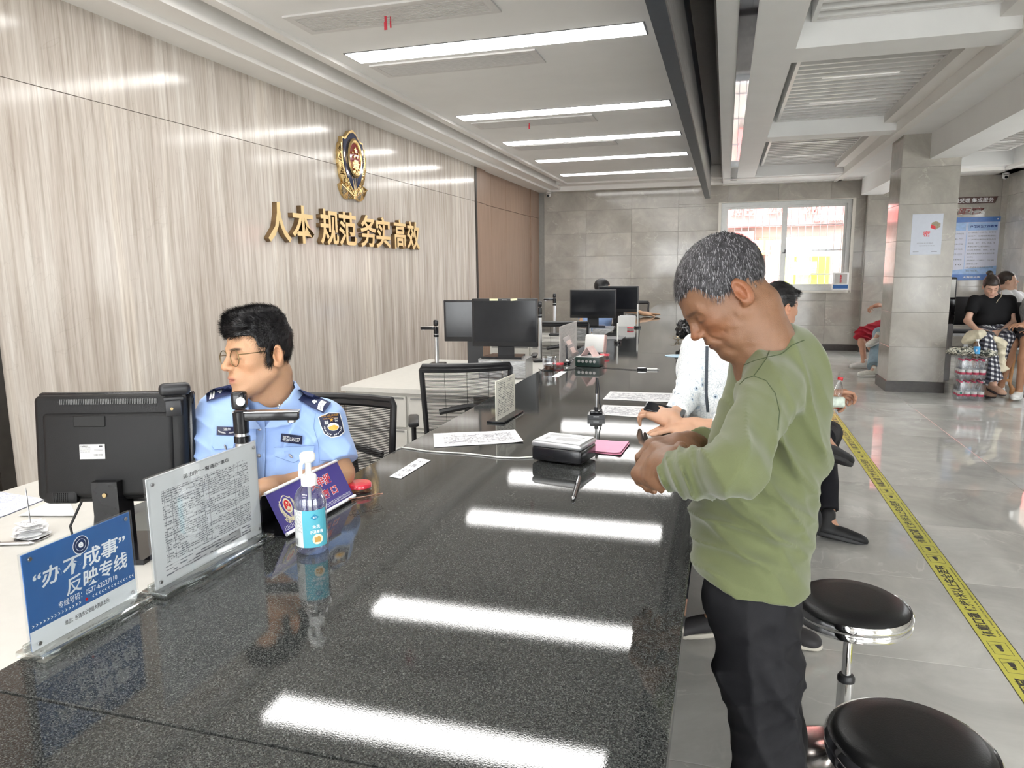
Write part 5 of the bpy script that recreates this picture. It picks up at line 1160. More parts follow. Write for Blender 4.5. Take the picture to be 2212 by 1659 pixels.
def solid_obj(name, sol, h, m, origin, parent=None, col=None, relax=1):
    t_ = time.time(); V, F = sol.mesh(h); print('SOLID', name, len(F), len(sol.p), len(sol.d), round(time.time()-t_, 2))
    for _ in range(relax):                         # one light smoothing pass
        E_ = np.concatenate([F[:, [0, 1]], F[:, [1, 2]], F[:, [2, 3]], F[:, [3, 0]]]); a = np.zeros_like(V); c = np.zeros(len(V))
        for x in range(3): a[:, x] = np.bincount(E_[:, 0], V[E_[:, 1], x], len(V))
        c = np.bincount(E_[:, 0], minlength=len(V)); ok = c > 0; V[ok] = V[ok]*.5+a[ok]/c[ok, None]*.5
    o_ = _v(origin); me = bpy.data.meshes.new(name); nv, nf = len(V), len(F)
    me.vertices.add(nv); me.vertices.foreach_set('co', (V-o_).ravel()); me.loops.add(nf*4); me.loops.foreach_set('vertex_index', F.astype(np.int32).ravel())
    me.polygons.add(nf); me.polygons.foreach_set('loop_start', (np.arange(nf)*4).astype(np.int32)); me.polygons.foreach_set('use_smooth', np.ones(nf, bool))
    me.update(calc_edges=True); me.validate(); me.materials.append(m)
    if col is not None:
        ca = me.color_attributes.new('Col', 'FLOAT_COLOR', 'POINT'); cc = np.ones((nv, 4), np.float32); cc[:, :3] = col(V); ca.data.foreach_set('color', cc.ravel())
    o = bpy.data.objects.new(name, me); COL.objects.link(o)
    if parent is not None: o.parent = parent
    else: o.location = tuple(float(x) for x in o_)
    return o
# cheap smooth 3-D noise for folds
_ns = np.random.RandomState(3)
def swirl(P, fr, seed=0, oct_=2):
    r = np.random.RandomState(seed); out = np.zeros(len(P), np.float32); a = 1.
    for _ in range(oct_*3):
        d = r.normal(size=3); d /= np.linalg.norm(d); d2 = r.normal(size=3); d2 /= np.linalg.norm(d2)
        out += a*np.sin(fr*(P @ _v(d))+1.3*np.sin(fr*.7*(P @ _v(d2))+r.rand()*6)+r.rand()*6); a *= .78; fr *= 1.25
    return out/3
def fold(axis, freq, amp, c, rad, seed=0, warp=.6):
    """cloth folds: sharp ridges across 'axis' fading with distance from c"""
    ax = _v(axis)/np.linalg.norm(axis); c = _v(c)
    def f(P):
        w = np.exp(-((P-c)**2).sum(1)/(rad*rad)); t = (P @ ax)*freq+warp*swirl(P, 14., seed)*2; r = 1-np.abs(np.sin(t)); return (amp*w*(.5-r**1.6)).astype(np.float32)
    return f, amp*.6
def general_wrinkle(amp, fr, seed): return (lambda P: (amp*swirl(P, fr, seed)).astype(np.float32)), amp*1.3
# ------------------------------------------------------------------ people
def axes(f, u):
    f = np.array(f, float); f /= np.linalg.norm(f); u = np.array(u, float); u -= f*(u @ f); u /= np.linalg.norm(u); s = np.cross(f, u); return np.stack([s, f, u])   # rows: subject's right, forward, up
def skew(p, jaw=1., occ=1.):               # shorter lower face / flatter back of the skull
    f0, lo, hi = p
    def f(P):
        Q = P.copy()
        if jaw != 1.: Q[:, 2] = np.where(Q[:, 2] < 0, Q[:, 2]/jaw, Q[:, 2])
        if occ != 1.: Q[:, 1] = np.where(Q[:, 1] < -.02, -.02+(Q[:, 1]+.02)/occ, Q[:, 1])
        return f0(Q)
    return f, lo, hi
def head_solid(so, c, R, s=1., sex='m', age=0, mouth_open=0., eyes=.5, ears=True, nose=1., neck=None, neck_r=.058, jaw=1., throat=True, occ=1.):
    wj = lambda p: skew(p, jaw, occ)
    A = lambda p, k=.012, op='u': so.add(local(wj(p), R, c, s), k*s, op)
    A(pell((0, -.012, .045), (.074, .097, .083))); A(pell((0, .03, .03), (.066, .062, .062)), .02)
    A(pell((0, .036, -.028), (.060, .054, .078)), .03)
    jw = .050 if sex == 'm' else .045
    for g in (-1, 1):
        A(prc((g*jw, .002, -.045), (g*.016, .074, -.098), .020, .015), .03)
        A(pell((g*.041, .060, -.012), (.021, .022, .018)), .022)
        A(prc((g*.042, .070, .028), (g*.014, .088, .026), .009, .0095), .014)
    A(pell((0, .080, -.098), (.020, .014, .016)), .02)
    A(pell((0, .082, -.052), (.030, .020, .026)), .02)
    # nose
    A(prc((0, .090, .018), (0, .112*nose, -.018), .0075, .0098), .012); A(pell((0, .112*nose, -.020), (.0115, .010, .0095)), .006)
    for g in (-1, 1): A(pell((g*.0135, .100, -.024), (.0075, .0095, .008)), .006)
    for g in (-1, 1): A(pell((g*.007, .103, -.033), (.0042, .006, .005)), .004, 's')
    # eye sockets and lids
    for g in (-1, 1):
        A(pell((g*.031, .096, .008), (.017, .014, .0115)), .016, 's')
        A(pell((g*.031, .0745, .006), (.0155, .0135, .0125)), .006)
        lid = .006-.010*eyes; A(pell((g*.031, .0935, .0015), (.0125, .0085, .0046*(1-eyes)+.0012)), .003, 's')
        A(prc((g*.019, .0865, lid-.003), (g*.044, .082, lid-.003), .0016, .0014), .004)
    # lips
    A(pell((0, .096, -.0525), (.023, .0078, .0058)), .006); A(pell((0, .0945, -.0635), (.020, .0078, .0064)), .006)
    A(pell((0, .105, -.0578), (.026, .011, .0011+mouth_open)), .003, 's')
    if age:
        for g in (-1, 1):
            A(prc((g*.022, .098, -.030), (g*.034, .082, -.062), .0026, .0026), .008, 's'); A(prc((g*.046, .068, -.02), (g*.044, .060, -.075), .0012, .0016), .008, 's')
            A(prc((g*.057, .045, -.02), (g*.050, .046, -.085), .0026, .0026), .009, 's'); A(prc((g*.066, .030, -.03), (g*.056, .030, -.085), .0022, .0022), .008, 's'); A(pell((g*.040, .052, -.080), (.013, .016, .015)), .02)
            A(prc((g*.025, .085, -.006), (g*.041, .076, -.006), .003, .0025), .005)
    if ears:
        for g in (-1, 1):
            er = np.array([[.93, -.36*g*0-.36, 0], [.36, .93, 0], [0, 0, 1]]) if g > 0 else np.array([[.93, .36, 0], [-.36, .93, 0], [0, 0, 1]])
            cx = (g*.081, -.010, -.002)
            A(pell(cx, (.0095, .0195, .033), er), .005); A(pell((g*.087, -.004, .002), (.0085, .011, .0205), er), .004, 's'); A(pell((g*.079, -.001, -.024), (.007, .009, .010), er), .005)
            A(pell((g*.0815, .004, -.004), (.005, .0045, .007)), .003)
    if neck is not None:
        b = np.array(c)+R.T @ (np.array((0, -.035, -.055))*s); so.add(prc(b, neck, neck_r*.95, neck_r), .024)
        if not throat: return so
        b2 = np.array(c)+R.T @ (np.array((0, -.022, -.070))*s); so.add(prc(b2, neck, .032*s, neck_r*.8), .022)
    return so
def skin_col(base, c, R, s=1., sex='m', age=0, lip=(.45, .17, .14), stubble=0., seed=1, brow=.92):
    base = np.array(base)
    def f(P):
        L = ((P-_v(c)) @ _v(R).T)/s; x, y, z = np.abs(L[:, 0]), L[:, 1], L[:, 2]; C_ = np.tile(base, (len(P), 1)).astype(np.float32)
        n = swirl(P, 90., seed)*.05+swirl(P, 30., seed+1)*.05; C_ *= (1+n)[:, None]
        ck = np.exp(-(((x-.04)/.025)**2+((y-.07)/.03)**2+((z+.02)/.03)**2)); C_ += ck[:, None]*np.array([.05, -.005, -.01])
        nm = np.exp(-((x/.02)**2+((y-.11)/.015)**2+((z+.02)/.018)**2)); C_ += nm[:, None]*np.array([.05, -.005, -.01])
        er = np.exp(-(((x-.085)/.014)**2+((y+.008)/.03)**2+((z)/.035)**2)); C_ += er[:, None]*np.array([.06, -.005, -.01])
        lp = (np.exp(-(((x/.021)**4)+((z+.0575)/.0095)**4)) * (y > .088))[:, None]; C_ = C_*(1-lp*.8)+np.array(lip)*lp*.8
        bw = 1/(1+np.exp(-(1-(((x-.031)/.0175)**2+((z-.0275-.10*(.03-x)*0)/.0042)**2))*4)); bw = bw*(y > .055)*(x > .010); C_ = C_*(1-bw[:, None]*brow)+np.array([.012, .010, .010])*bw[:, None]*brow
        el = np.exp(-(((x-.031)/.015)**4+((z-.0012)/.0026)**2))*(y > .07)*(y < .1); C_ = C_*(1-el[:, None]*.8)+np.array([.02, .013, .012])*el[:, None]*.8
        if stubble: sb = (stubble*np.clip((-.03-z)*30, 0, 1)*np.clip(y*20, 0, 1)*(1-lp[:, 0]))[:, None]; C_ = C_*(1-sb)+C_*np.array([.72, .76, .82])*sb
        if age: sp = np.clip(swirl(P, 160., 7)-.75, 0, 1)*1.2; C_ *= (1-sp*.5)[:, None]; tmp = np.exp(-(((x-.07)/.03)**2+((y-.04)/.03)**2+((z-.0)/.04)**2)); C_ *= (1-.12*tmp)[:, None]
        return np.clip(C_, .005, 1)
    return f
def hand_solid(so, wrist, d, n, side=1, curl=(.3, .35, .4, .45), thumb=.5, s=1., spread=.06, thumb_out=.6, tips=None):
    """d: wrist->knuckles, n: back of the hand normal, side: +1 thumb towards cross(d,n), -1 opposite"""
    d = np.array(d, float); d /= np.linalg.norm(d); n = np.array(n, float); n -= d*(n @ d); n /= np.linalg.norm(n); t = np.cross(d, n)*side; w = np.array(wrist, float)
    Pn = lambda a, b, c: w+(d*a+t*b+n*c)*s
    so.add(prc(w, Pn(.03, 0, 0), .026*s, .029*s), .02)
    so.add(pbox(Pn(.055, 0, 0), (.04*s, .038*s, .013*s), np.stack([d, t, n]), .012*s), .02)
    so.add(prc(Pn(.03, .022, -.008), Pn(.07, .028, -.004), .016*s, .012*s), .015); so.add(prc(Pn(.02, -.025, -.006), Pn(.07, -.030, -.002), .015*s, .012*s), .015)
    ln = [(.042, .024, .020), (.046, .028, .021), (.042, .026, .020), (.033, .020, .018)]
    for i in range(4):
        b = .031-.0205*i; base = np.array([.092-.004*abs(i-1), b, .0]); p = Pn(*base); ang = 0.; yaw = spread*(1.5-i); r0 = (.0098, .0100, .0096, .0086)[i]*s
        so.add(prc(Pn(.055, b*.8, 0), p, .011*s, r0*1.12), .01)
        for q in range(3):
            ang += curl[i]*(.75, 1.15, .8)[q]; dd = (d*math.cos(ang)-n*math.sin(ang))*math.cos(yaw)+t*math.sin(yaw); p2 = p+dd*ln[i][q]*s
            so.add(prc(p, p2, r0*(1-.07*q), r0*(.95-.1*q)), .004); p = p2
            if q < 2: so.add(pell(p, (r0*1.02,)*3), .004)
    p = Pn(.022, .026, -.008); a = thumb_out; dd = d*math.cos(a)+t*math.sin(a)*.9-n*.35*thumb; dd /= np.linalg.norm(dd); p1 = p+dd*.042*s
    so.add(prc(p, p1, .017*s, .0125*s), .014)
    dd = d*math.cos(a*.55)+t*math.sin(a*.55)*.7-n*.55*thumb; dd /= np.linalg.norm(dd); p2 = p1+dd*.034*s; so.add(prc(p1, p2, .012*s, .0108*s), .006)
    dd = d*math.cos(a*.2)+t*math.sin(a*.2)*.3-n*.65*thumb; dd /= np.linalg.norm(dd); so.add(prc(p2, p2+dd*.025*s, .0108*s, .0085*s), .004)
    return so
def hair_solid(c, R, s, front=.05, side=.0, back=-.05, th=.010, top=.012, seed=5, part=0., sideburn=0., fringe=None, bun=None, amp=.002, fade=.5, raise_=0., occ=1.):
    so = Solid(); A = lambda p, k=.012, op='u': so.add(local(skew(p, 1., occ), R, c, s), k*s, op)
    A(pell((0, -.014, .047+raise_), (.074+th, .097+th, .083+top))); A(pell((0, .028, .036+raise_), (.064+th, .060+th*.6, .062+top)), .02)
    if fringe: A(pell(fringe[0], fringe[1]), .02)
    # hairline: cut away face, then around ears and nape (planes in head space)
    def face(P):                              # negative where hair is cut away
        x, y, z = np.abs(P[:, 0]), P[:, 1], P[:, 2]
        fr = np.minimum(y-(.018+side)-.28*np.maximum(z-.02, 0), front-z+.9*np.maximum(.04-np.maximum(x-.0, 0), 0)*0)   # forehead and face
        tm = np.minimum(y-(-.012+sideburn*.026), (.012-sideburn*.03)-z)      # in front of and over the ears
        er = np.minimum(y+.040, .010-z)                                   # round the ear
        return -np.maximum(np.maximum(fr, np.maximum(tm, er)), back-z+.3*(y+.08))
    so.add(local((face, _v((-.12,)*3), _v((.12,)*3)), R, c, s), .006*s, 's')
    if sideburn:
        for g in (-1, 1): A(pell((g*.0715, .014, -.008), (.006, .009, .026)), .008)
    if bun: A(pell(bun[0], bun[1]), .012)
    so.disp(lambda P: (amp*swirl(P*_v((1, 1, 1)), 120., seed, 2)).astype(np.float32), amp*1.3)
    return so
def strands(name, hair_obj, m, parent, count, length, R, dirf, seed=1, width=.0011, c=None, zmin=-1, lift=.45):
    """fine tapered hairs rooted on the hair surface"""
    me = hair_obj.data; n = len(me.vertices); co = np.empty(n*3, np.float32); no = np.empty(n*3, np.float32); me.vertices.foreach_get('co', co); me.vertices.foreach_get('normal', no); co = co.reshape(-1, 3); no = no.reshape(-1, 3)
    r = np.random.RandomState(seed); ix = r.randint(0, n, count); p = co[ix]; nn = no[ix]; off = hair_obj.matrix_basis.translation if parent is None else Vector((0, 0, 0))
    org = np.array(parent.location if parent is not None and hair_obj.parent is not None else (0, 0, 0))
    L = (p+org-np.array(c)) @ R.T; keep = (nn @ R.T)[:, 2] > zmin; p, nn, L = p[keep], nn[keep], L[keep]; K = len(p)
    D = dirf(L); D = D @ R; D = D/np.linalg.norm(D, axis=1)[:, None]; d = nn*lift+D*.9+r.normal(size=(K, 3))*.18; d += nn*np.maximum(.28-(d*nn).sum(1), 0)[:, None]; d /= np.linalg.norm(d, axis=1)[:, None]
    ln = length*(.5+r.rand(K)); sd = np.cross(d, nn); sd /= np.linalg.norm(sd, axis=1)[:, None]+1e-6; b = p-nn*.001
    mid = b+d*ln[:, None]*.55; tip = b+(d*.9+D*.35-nn*.1)*ln[:, None]
    vs = np.concatenate([b-sd*width/2, b+sd*width/2, mid+sd*width*.4, mid-sd*width*.4, tip]); k = np.arange(K)
    fs = [tuple(x) for x in np.stack([k, k+K, k+2*K, k+3*K], 1)]+[tuple(x) for x in np.stack([k+3*K, k+2*K, k+4*K], 1)]
    m2 = bpy.data.meshes.new(name); m2.from_pydata(vs.tolist(), [], fs); m2.materials.append(m); m2.update(); o = bpy.data.objects.new(name, m2); COL.objects.link(o)
    if parent is not None: o.parent = hair_obj
    o['kind'] = 'stuff'; return o
def eye(parent, c, R, s, g, origin, look=(0, 1, 0)):
    m, N, L_, b, P, O = (MATS.get('eyeball'),)+(None,)*5 if 'eyeball' in MATS else newmat('eyeball', .05)
    p = np.array(c)+R.T @ (np.array((g*.030, .0752, .003))*s)
    mb = MB(); mb.ell((0, 0, 0), (.0108*s,)*3, 16, 12); o = mb.obj('eye', mat('eye white', (.62, .57, .53), .1), parent, tuple(p-np.array(origin)))
    d = R.T @ np.array(look, float); d /= np.linalg.norm(d); q = d*.0068*s; i = MB().ell(tuple(q), (.0052*s,)*3, 12, 8).obj('iris', mat('dark iris', (.012, .008, .006), .05), o)
    return o
def shoe(name, ankle, toe, m, sole_m, parent, origin, s=1., h=.003, up=(0, 0, 1), high=.0, sole_t=.022):
    a = np.array(ankle, float); t = np.array(toe, float); d = t-a; d /= np.linalg.norm(d); u = np.array(up, float); u -= d*(u @ d); u /= np.linalg.norm(u); w = np.cross(d, u); Rm = np.stack([w, d, u]); c = a
    so = Solid(); A = lambda p, k=.02: so.add(local(p, Rm, c, s), k)
    A(pell((0, .06, -.045), (.043, .10, .040))); A(pell((0, .135, -.052), (.045, .065, .031))); A(pell((.0, .158, -.054), (.042, .042, .028))); A(pell((0, -.02, -.04), (.036, .045, .045))); A(prc((0, -.005, -.03), (0, -.01, .01+high), .040, .038), .02)
    so.add(local(cutp(((lambda P: np.full(len(P), -1., np.float32)), _v((-.1,)*3), _v((.1,)*3)), (0, 0, -.066), (0, 0, -1)), Rm, c, s), .004, 'i')
    up_ = solid_obj(name, so, h, m, origin, parent)
    s2 = Solid(); s2.add(local(cutp(cutp(pell((0, .068, -.066), (.052, .142, .05)), (0, 0, -.066+.006), (0, 0, 1)), (0, 0, -.066-sole_t*.7), (0, 0, -1)), Rm, c, s), .002)
    solid_obj('sole', s2, h, sole_m, origin, up_, relax=0)
    return up_
# ------------------------------------------------------------------ draping flat shapes on curved clothing
from mathutils.bvhtree import BVHTree
def surface_of(o):
    """ray-castable copy of a finished surface, in world space"""
    off = np.zeros(3); q = o
    while q is not None: off += np.array(q.location); q = q.parent
    me = o.data; n = len(me.vertices); co = np.empty(n*3, np.float32); me.vertices.foreach_get('co', co); co = co.reshape(-1, 3)+off
    f = np.empty(len(me.loops), np.int32); me.loops.foreach_get('vertex_index', f); return BVHTree.FromPolygons(co.tolist(), f.reshape(-1, 4).tolist())
def drape(sd, P2, off=.0, t0=1.0, t1=3.0, it=60, fallback=None):
    P2 = np.asarray(P2, float); D = np.array([ray(x, y) for x, y in P2]); D /= np.linalg.norm(D, axis=1)[:, None]; O = np.array([0, 0, CAM_H]); t = np.full(len(D), 9.)
    for i, d in enumerate(D):
        r = sd.ray_cast(Vector(O+d*t0), Vector(d), t1-t0)
        if r[0] is not None: t[i] = r[3]+t0
    bad = t > 8
    if bad.all(): t[:] = t1
    elif bad.any(): t[bad] = np.median(t[~bad])
    return O+(t-off)[:, None]*D
def dpoly(name, sd, poly, m, parent, org, off=.003, base=.0005, rings=4, sub=3, t0=1., t1=3.):
    """raised patch: polygon (photo pixels) laid on the surface of sd"""
    pts = []
    for i in range(len(poly)):
        a, b = np.array(poly[i]), np.array(poly[(i+1) % len(poly)])
        for k in range(sub): pts.append(a+(b-a)*k/sub)
    pts = np.array(pts, float); c = pts.mean(0); K = len(pts); A = np.concatenate([c[None]]+[c+(pts-c)*r/rings for r in range(1, rings+1)])
    top = drape(sd, A, off, t0, t1); bot = drape(sd, A[-K:], base, t0, t1); V = np.concatenate([top, bot])-np.array(org); F = []
    for k in range(K):
        k2 = (k+1) % K; F.append((0, 1+k, 1+k2))
        for r in range(rings-1): a = 1+r*K; F.append((a+k, a+K+k, a+K+k2, a+k2))
        a = 1+(rings-1)*K; F.append((a+k, a+K+k, a+K+k2, a+k2))
    mb = MB(); mb._add(V.tolist(), F, True); o = mb.obj(name, m, parent); return o
def dtext(name, body, m, sd, c, w, h, ang, parent, org, off=.0045, bold=.01, t0=1., t1=3., spacing=1.):
    o = text(name, body, m, None, 1., h/w, None, .00001, bold, spacing=spacing); me = o.data; n = len(me.vertices); co = np.empty(n*3, np.float32); me.vertices.foreach_get('co', co); co = co.reshape(-1, 3)
    ca, sa = math.cos(ang), math.sin(ang); x = co[:, 0]*w; y = -co[:, 1]*w; P2 = np.stack([c[0]+x*ca-y*sa, c[1]+x*sa+y*ca], 1); V = drape(sd, P2, off, t0, t1)-np.array(org)
    me.vertices.foreach_set('co', V.astype(np.float32).ravel()); me.update(); o.parent = parent; return o
def dline(name, sd, pts, r, m, parent, org, off=.0005, n=16, t0=1., t1=3.):
    q = []
    for i in range(n+1):
        t = i/n*(len(pts)-1); k = min(int(t), len(pts)-2); q.append(np.array(pts[k])*(1-(t-k))+np.array(pts[k+1])*(t-k))
    return MB().tube((drape(sd, q, off, t0, t1)-np.array(org)).tolist(), r, 5).obj(name, m, parent)
def lerp(a, b, t): return np.array(a)*(1-t)+np.array(b)*t
# ------------------------------------------------------------------ general clothed figure
def figure(label, org, J, hd, skin=(.45, .27, .17), h=.004, top=None, bottom=None, hands=None, shoes=None, hair=None, strands_n=0, group=None, core=.8, hand_s=1., neck_r=.052, lip=(.45, .17, .14), eyes_open=None):
    J = {k: np.array(v, float) for k, v in J.items()}; org = np.array(org, float)
    so = Solid(); R = None
    if hd:
        R = axes(hd['f'], hd['u']); s_ = hd.get('s', 1.); head_solid(so, hd['c'], R, s_, hd.get('sex', 'm'), 0, hd.get('mouth', .0), hd.get('eyes', .5), hd.get('ears', True), 1., J.get('neck'), neck_r, 1., True, hd.get('occ', 1.))
        if 'neck' in J: so.add(prc(np.array(hd['c'])+R.T @ (np.array((0, -.018, -.045))*s_), J['neck'], neck_r*.84, neck_r*.93), .025)
    if 'chest' in J:
        if 'neck' in J: so.add(prc(J['neck'], J['chest'], .05, .08*core), .05)
        so.add(prc(J['chest'], J['pelvis'], .085*core, .08*core), .05)
    for g in 'LR':
        if 'sh'+g in J:
            if 'chest' in J: so.add(prc(J['chest'], J['sh'+g], .05, .036), .03)
            so.add(prc(J['sh'+g], J['el'+g], .040, .034), .03); so.add(prc(J['el'+g], J['wr'+g], .037, .025), .02)
        if 'hip'+g in J:
            if 'pelvis' in J: so.add(prc(J['pelvis'], J['hip'+g], .06, .06), .03)
            so.add(prc(J['hip'+g], J['kn'+g], .06, .048), .03)
        if 'kn'+g in J: so.add(prc(J['kn'+g], lerp(J['kn'+g], J['an'+g], .35), .048, .050), .03); so.add(prc(lerp(J['kn'+g], J['an'+g], .35), J['an'+g], .050, .034), .03); so.add(prc(J['an'+g], J['an'+g]+(J['to'+g]-J['an'+g])*.5+np.array([0, 0, -.04]), .034, .022), .02)
    for g, hs in (hands or {}).items(): hand_solid(so, J['wr'+g], hs['d'], hs['n'], hs.get('side', 1), hs.get('curl', (.3, .35, .4, .45)), hs.get('thumb', .5), hand_s*hs.get('s', 1.), hs.get('spread', .06), hs.get('out', .6))
    c0 = hd['c'] if hd else org; R0 = R if R is not None else np.eye(3); colf = skin_col(skin, c0, R0, hd.get('s', 1.) if hd else 1., hd.get('sex', 'm') if hd else 'm', 0, lip, hd.get('stubble', 0) if hd else 0)
    body = solid_obj('person', so, h, SKINM, org, None, colf); tag(body, label, 'person', group)
    if hd and eyes_open:
        for g in (-1, 1): eye(body, hd['c'], R, hd.get('s', 1.), g, org, eyes_open)
    out = {'body': body, 'R': R}
    if hair and hd:
        sp = {k: v for k, v in hair.items() if k in ('front', 'side', 'back', 'th', 'top', 'sideburn', 'fringe', 'bun', 'amp', 'raise_')}; sp['occ'] = hd.get('occ', 1.)
        H = hair_solid(hd['c'], R, hd.get('s', 1.), seed=5, **sp)
        for p, k in hair.get('extra', []): H.add(local(p, R, hd['c'], hd.get('s', 1.)), k)
        ho = solid_obj('hair', H, max(h, .003), hair['m'], org, body); out['hair'] = ho
        if strands_n: strands('hair_strands', ho, hair['m'], body, strands_n, hair.get('len', .02), R, hair.get('dir', lambda L: np.stack([L[:, 0]*2, .4+0*L[:, 0], -.6+0*L[:, 0]], 1)), 2, hair.get('w', .0012), hd['c'], hair.get('zmin', -1))
    if top:
        k = top.get('r', 1.); s = Solid(); cr = top.get('chest', .135)*k; ax = J['shR']-J['shL']; ax = ax/np.linalg.norm(ax)
        w = top.get('half', .075)
        c = J['chest']; b = J['belly']
        s.add(prc(c-ax*w, c+ax*w, cr*.82, cr*.82), .05); s.add(prc(c-ax*w*.8, b-ax*w*.8, cr*.82, cr*top.get('waist', .85)), .06); s.add(prc(c+ax*w*.8, b+ax*w*.8, cr*.82, cr*top.get('waist', .85)), .06)
        s.add(prc(J['shL'], J['shR'], .058*k, .058*k), .05); s.add(prc(J['neck'], c, .062*k, cr*.8), .06)
        for g in 'LR':
            S_, E_, W_ = J['sh'+g], J['el'+g], J['wr'+g]; sl = top.get('sleeve', .8); rs = top.get('sr', .062)*k
            if sl <= 1: e = lerp(S_, E_, sl); s.add(cutp(prc(S_, lerp(S_, E_, min(sl+.25, 1.3)), rs*1.05, rs*.95), e, E_-S_), .025)
            else: s.add(prc(S_, E_, rs*1.05, rs*.9), .03); e = lerp(E_, W_, sl-1); s.add(cutp(prc(E_, lerp(E_, W_, min(sl-.9, 1)), rs*.9, rs*.75), e, W_-E_), .02)
        up = J['neck']-c; up /= np.linalg.norm(up); nk = top.get('neckpt', J['neck']+up*.03)
        s.add(prc(nk, nk+(hd['c']-nk)*.9 if hd else nk+up*.1, top.get('neck_r', .062), .105), .008, 's')
        for p in top.get('cutters', []): s.add(p, .006, 's')
        hem = top.get('hem', J['pelvis']); s.add(cutp(((lambda Q: np.full(len(Q), -1., np.float32)), _v((-9,)*3), _v((9,)*3)), hem, top.get('hemn', (0, 0, -1))), .004, 'i')
        for p, kk in top.get('add', []): s.add(p, kk)
        for a in top.get('folds', []): s.disp(*fold(*a))
        s.disp(*general_wrinkle(top.get('wr', .0025), 28., 21)); out['top_solid'] = s
        out['top'] = solid_obj(top.get('name', 'shirt'), s, top.get('h', h*1.2), top['m'], org, body)
    if bottom:
        t = Solid(); k = bottom.get('r', 1.); s_ = bottom.get('len', 2.)
        t.add(prc(J['hipL'], J['hipR'], .10*k, .10*k), .05); t.add(pell(J['pelvis'], (.14*k, .14*k, .11*k)), .05)
        for g in 'LR':
            if 'hip'+g not in J: continue
            H_, K_, A_ = J['hip'+g], J['kn'+g], J['an'+g]
            if s_ <= 1: t.add(cutp(prc(H_, K_, .092*k, .078*k), lerp(H_, K_, s_), K_-H_), .05)
            else:
                t.add(prc(H_, K_, .092*k, .070*k), .04); e = lerp(K_, A_, s_-1); t.add(cutp(prc(K_, A_+(A_-K_)*.1, .070*k, bottom.get('ankle', .058)*k), e, A_-K_), .03)
        for p, kk in bottom.get('add', []): t.add(p, kk)
        for a in bottom.get('folds', []): t.disp(*fold(*a))
        t.disp(*general_wrinkle(bottom.get('wr', .004), 24., 41)); out['bottom'] = solid_obj(bottom.get('name', 'trousers'), t, bottom.get('h', h*1.3), bottom['m'], org, body)
    if shoes:
        for g in shoes.get('which', 'LR'):
            if 'an'+g in J: shoe('shoe', J['an'+g], J['to'+g], shoes['m'], shoes['sole'], body, org, shoes.get('s', 1.), max(h, .004), shoes.get('up', (0, 0, 1)), shoes.get('high', 0.), shoes.get('st', .022))
    return out
SKINM = mat('skin', (.6, .4, .3), .48, vcol=True, bump=.0005, scale=700, var=.04, sss=.12)
HAIRB = mat('black hair', (.012, .011, .012), .42, var=.25, scale=60)
HAIRG = mat('greying hair', (.040, .038, .042), .5, var=.55, scale=90)
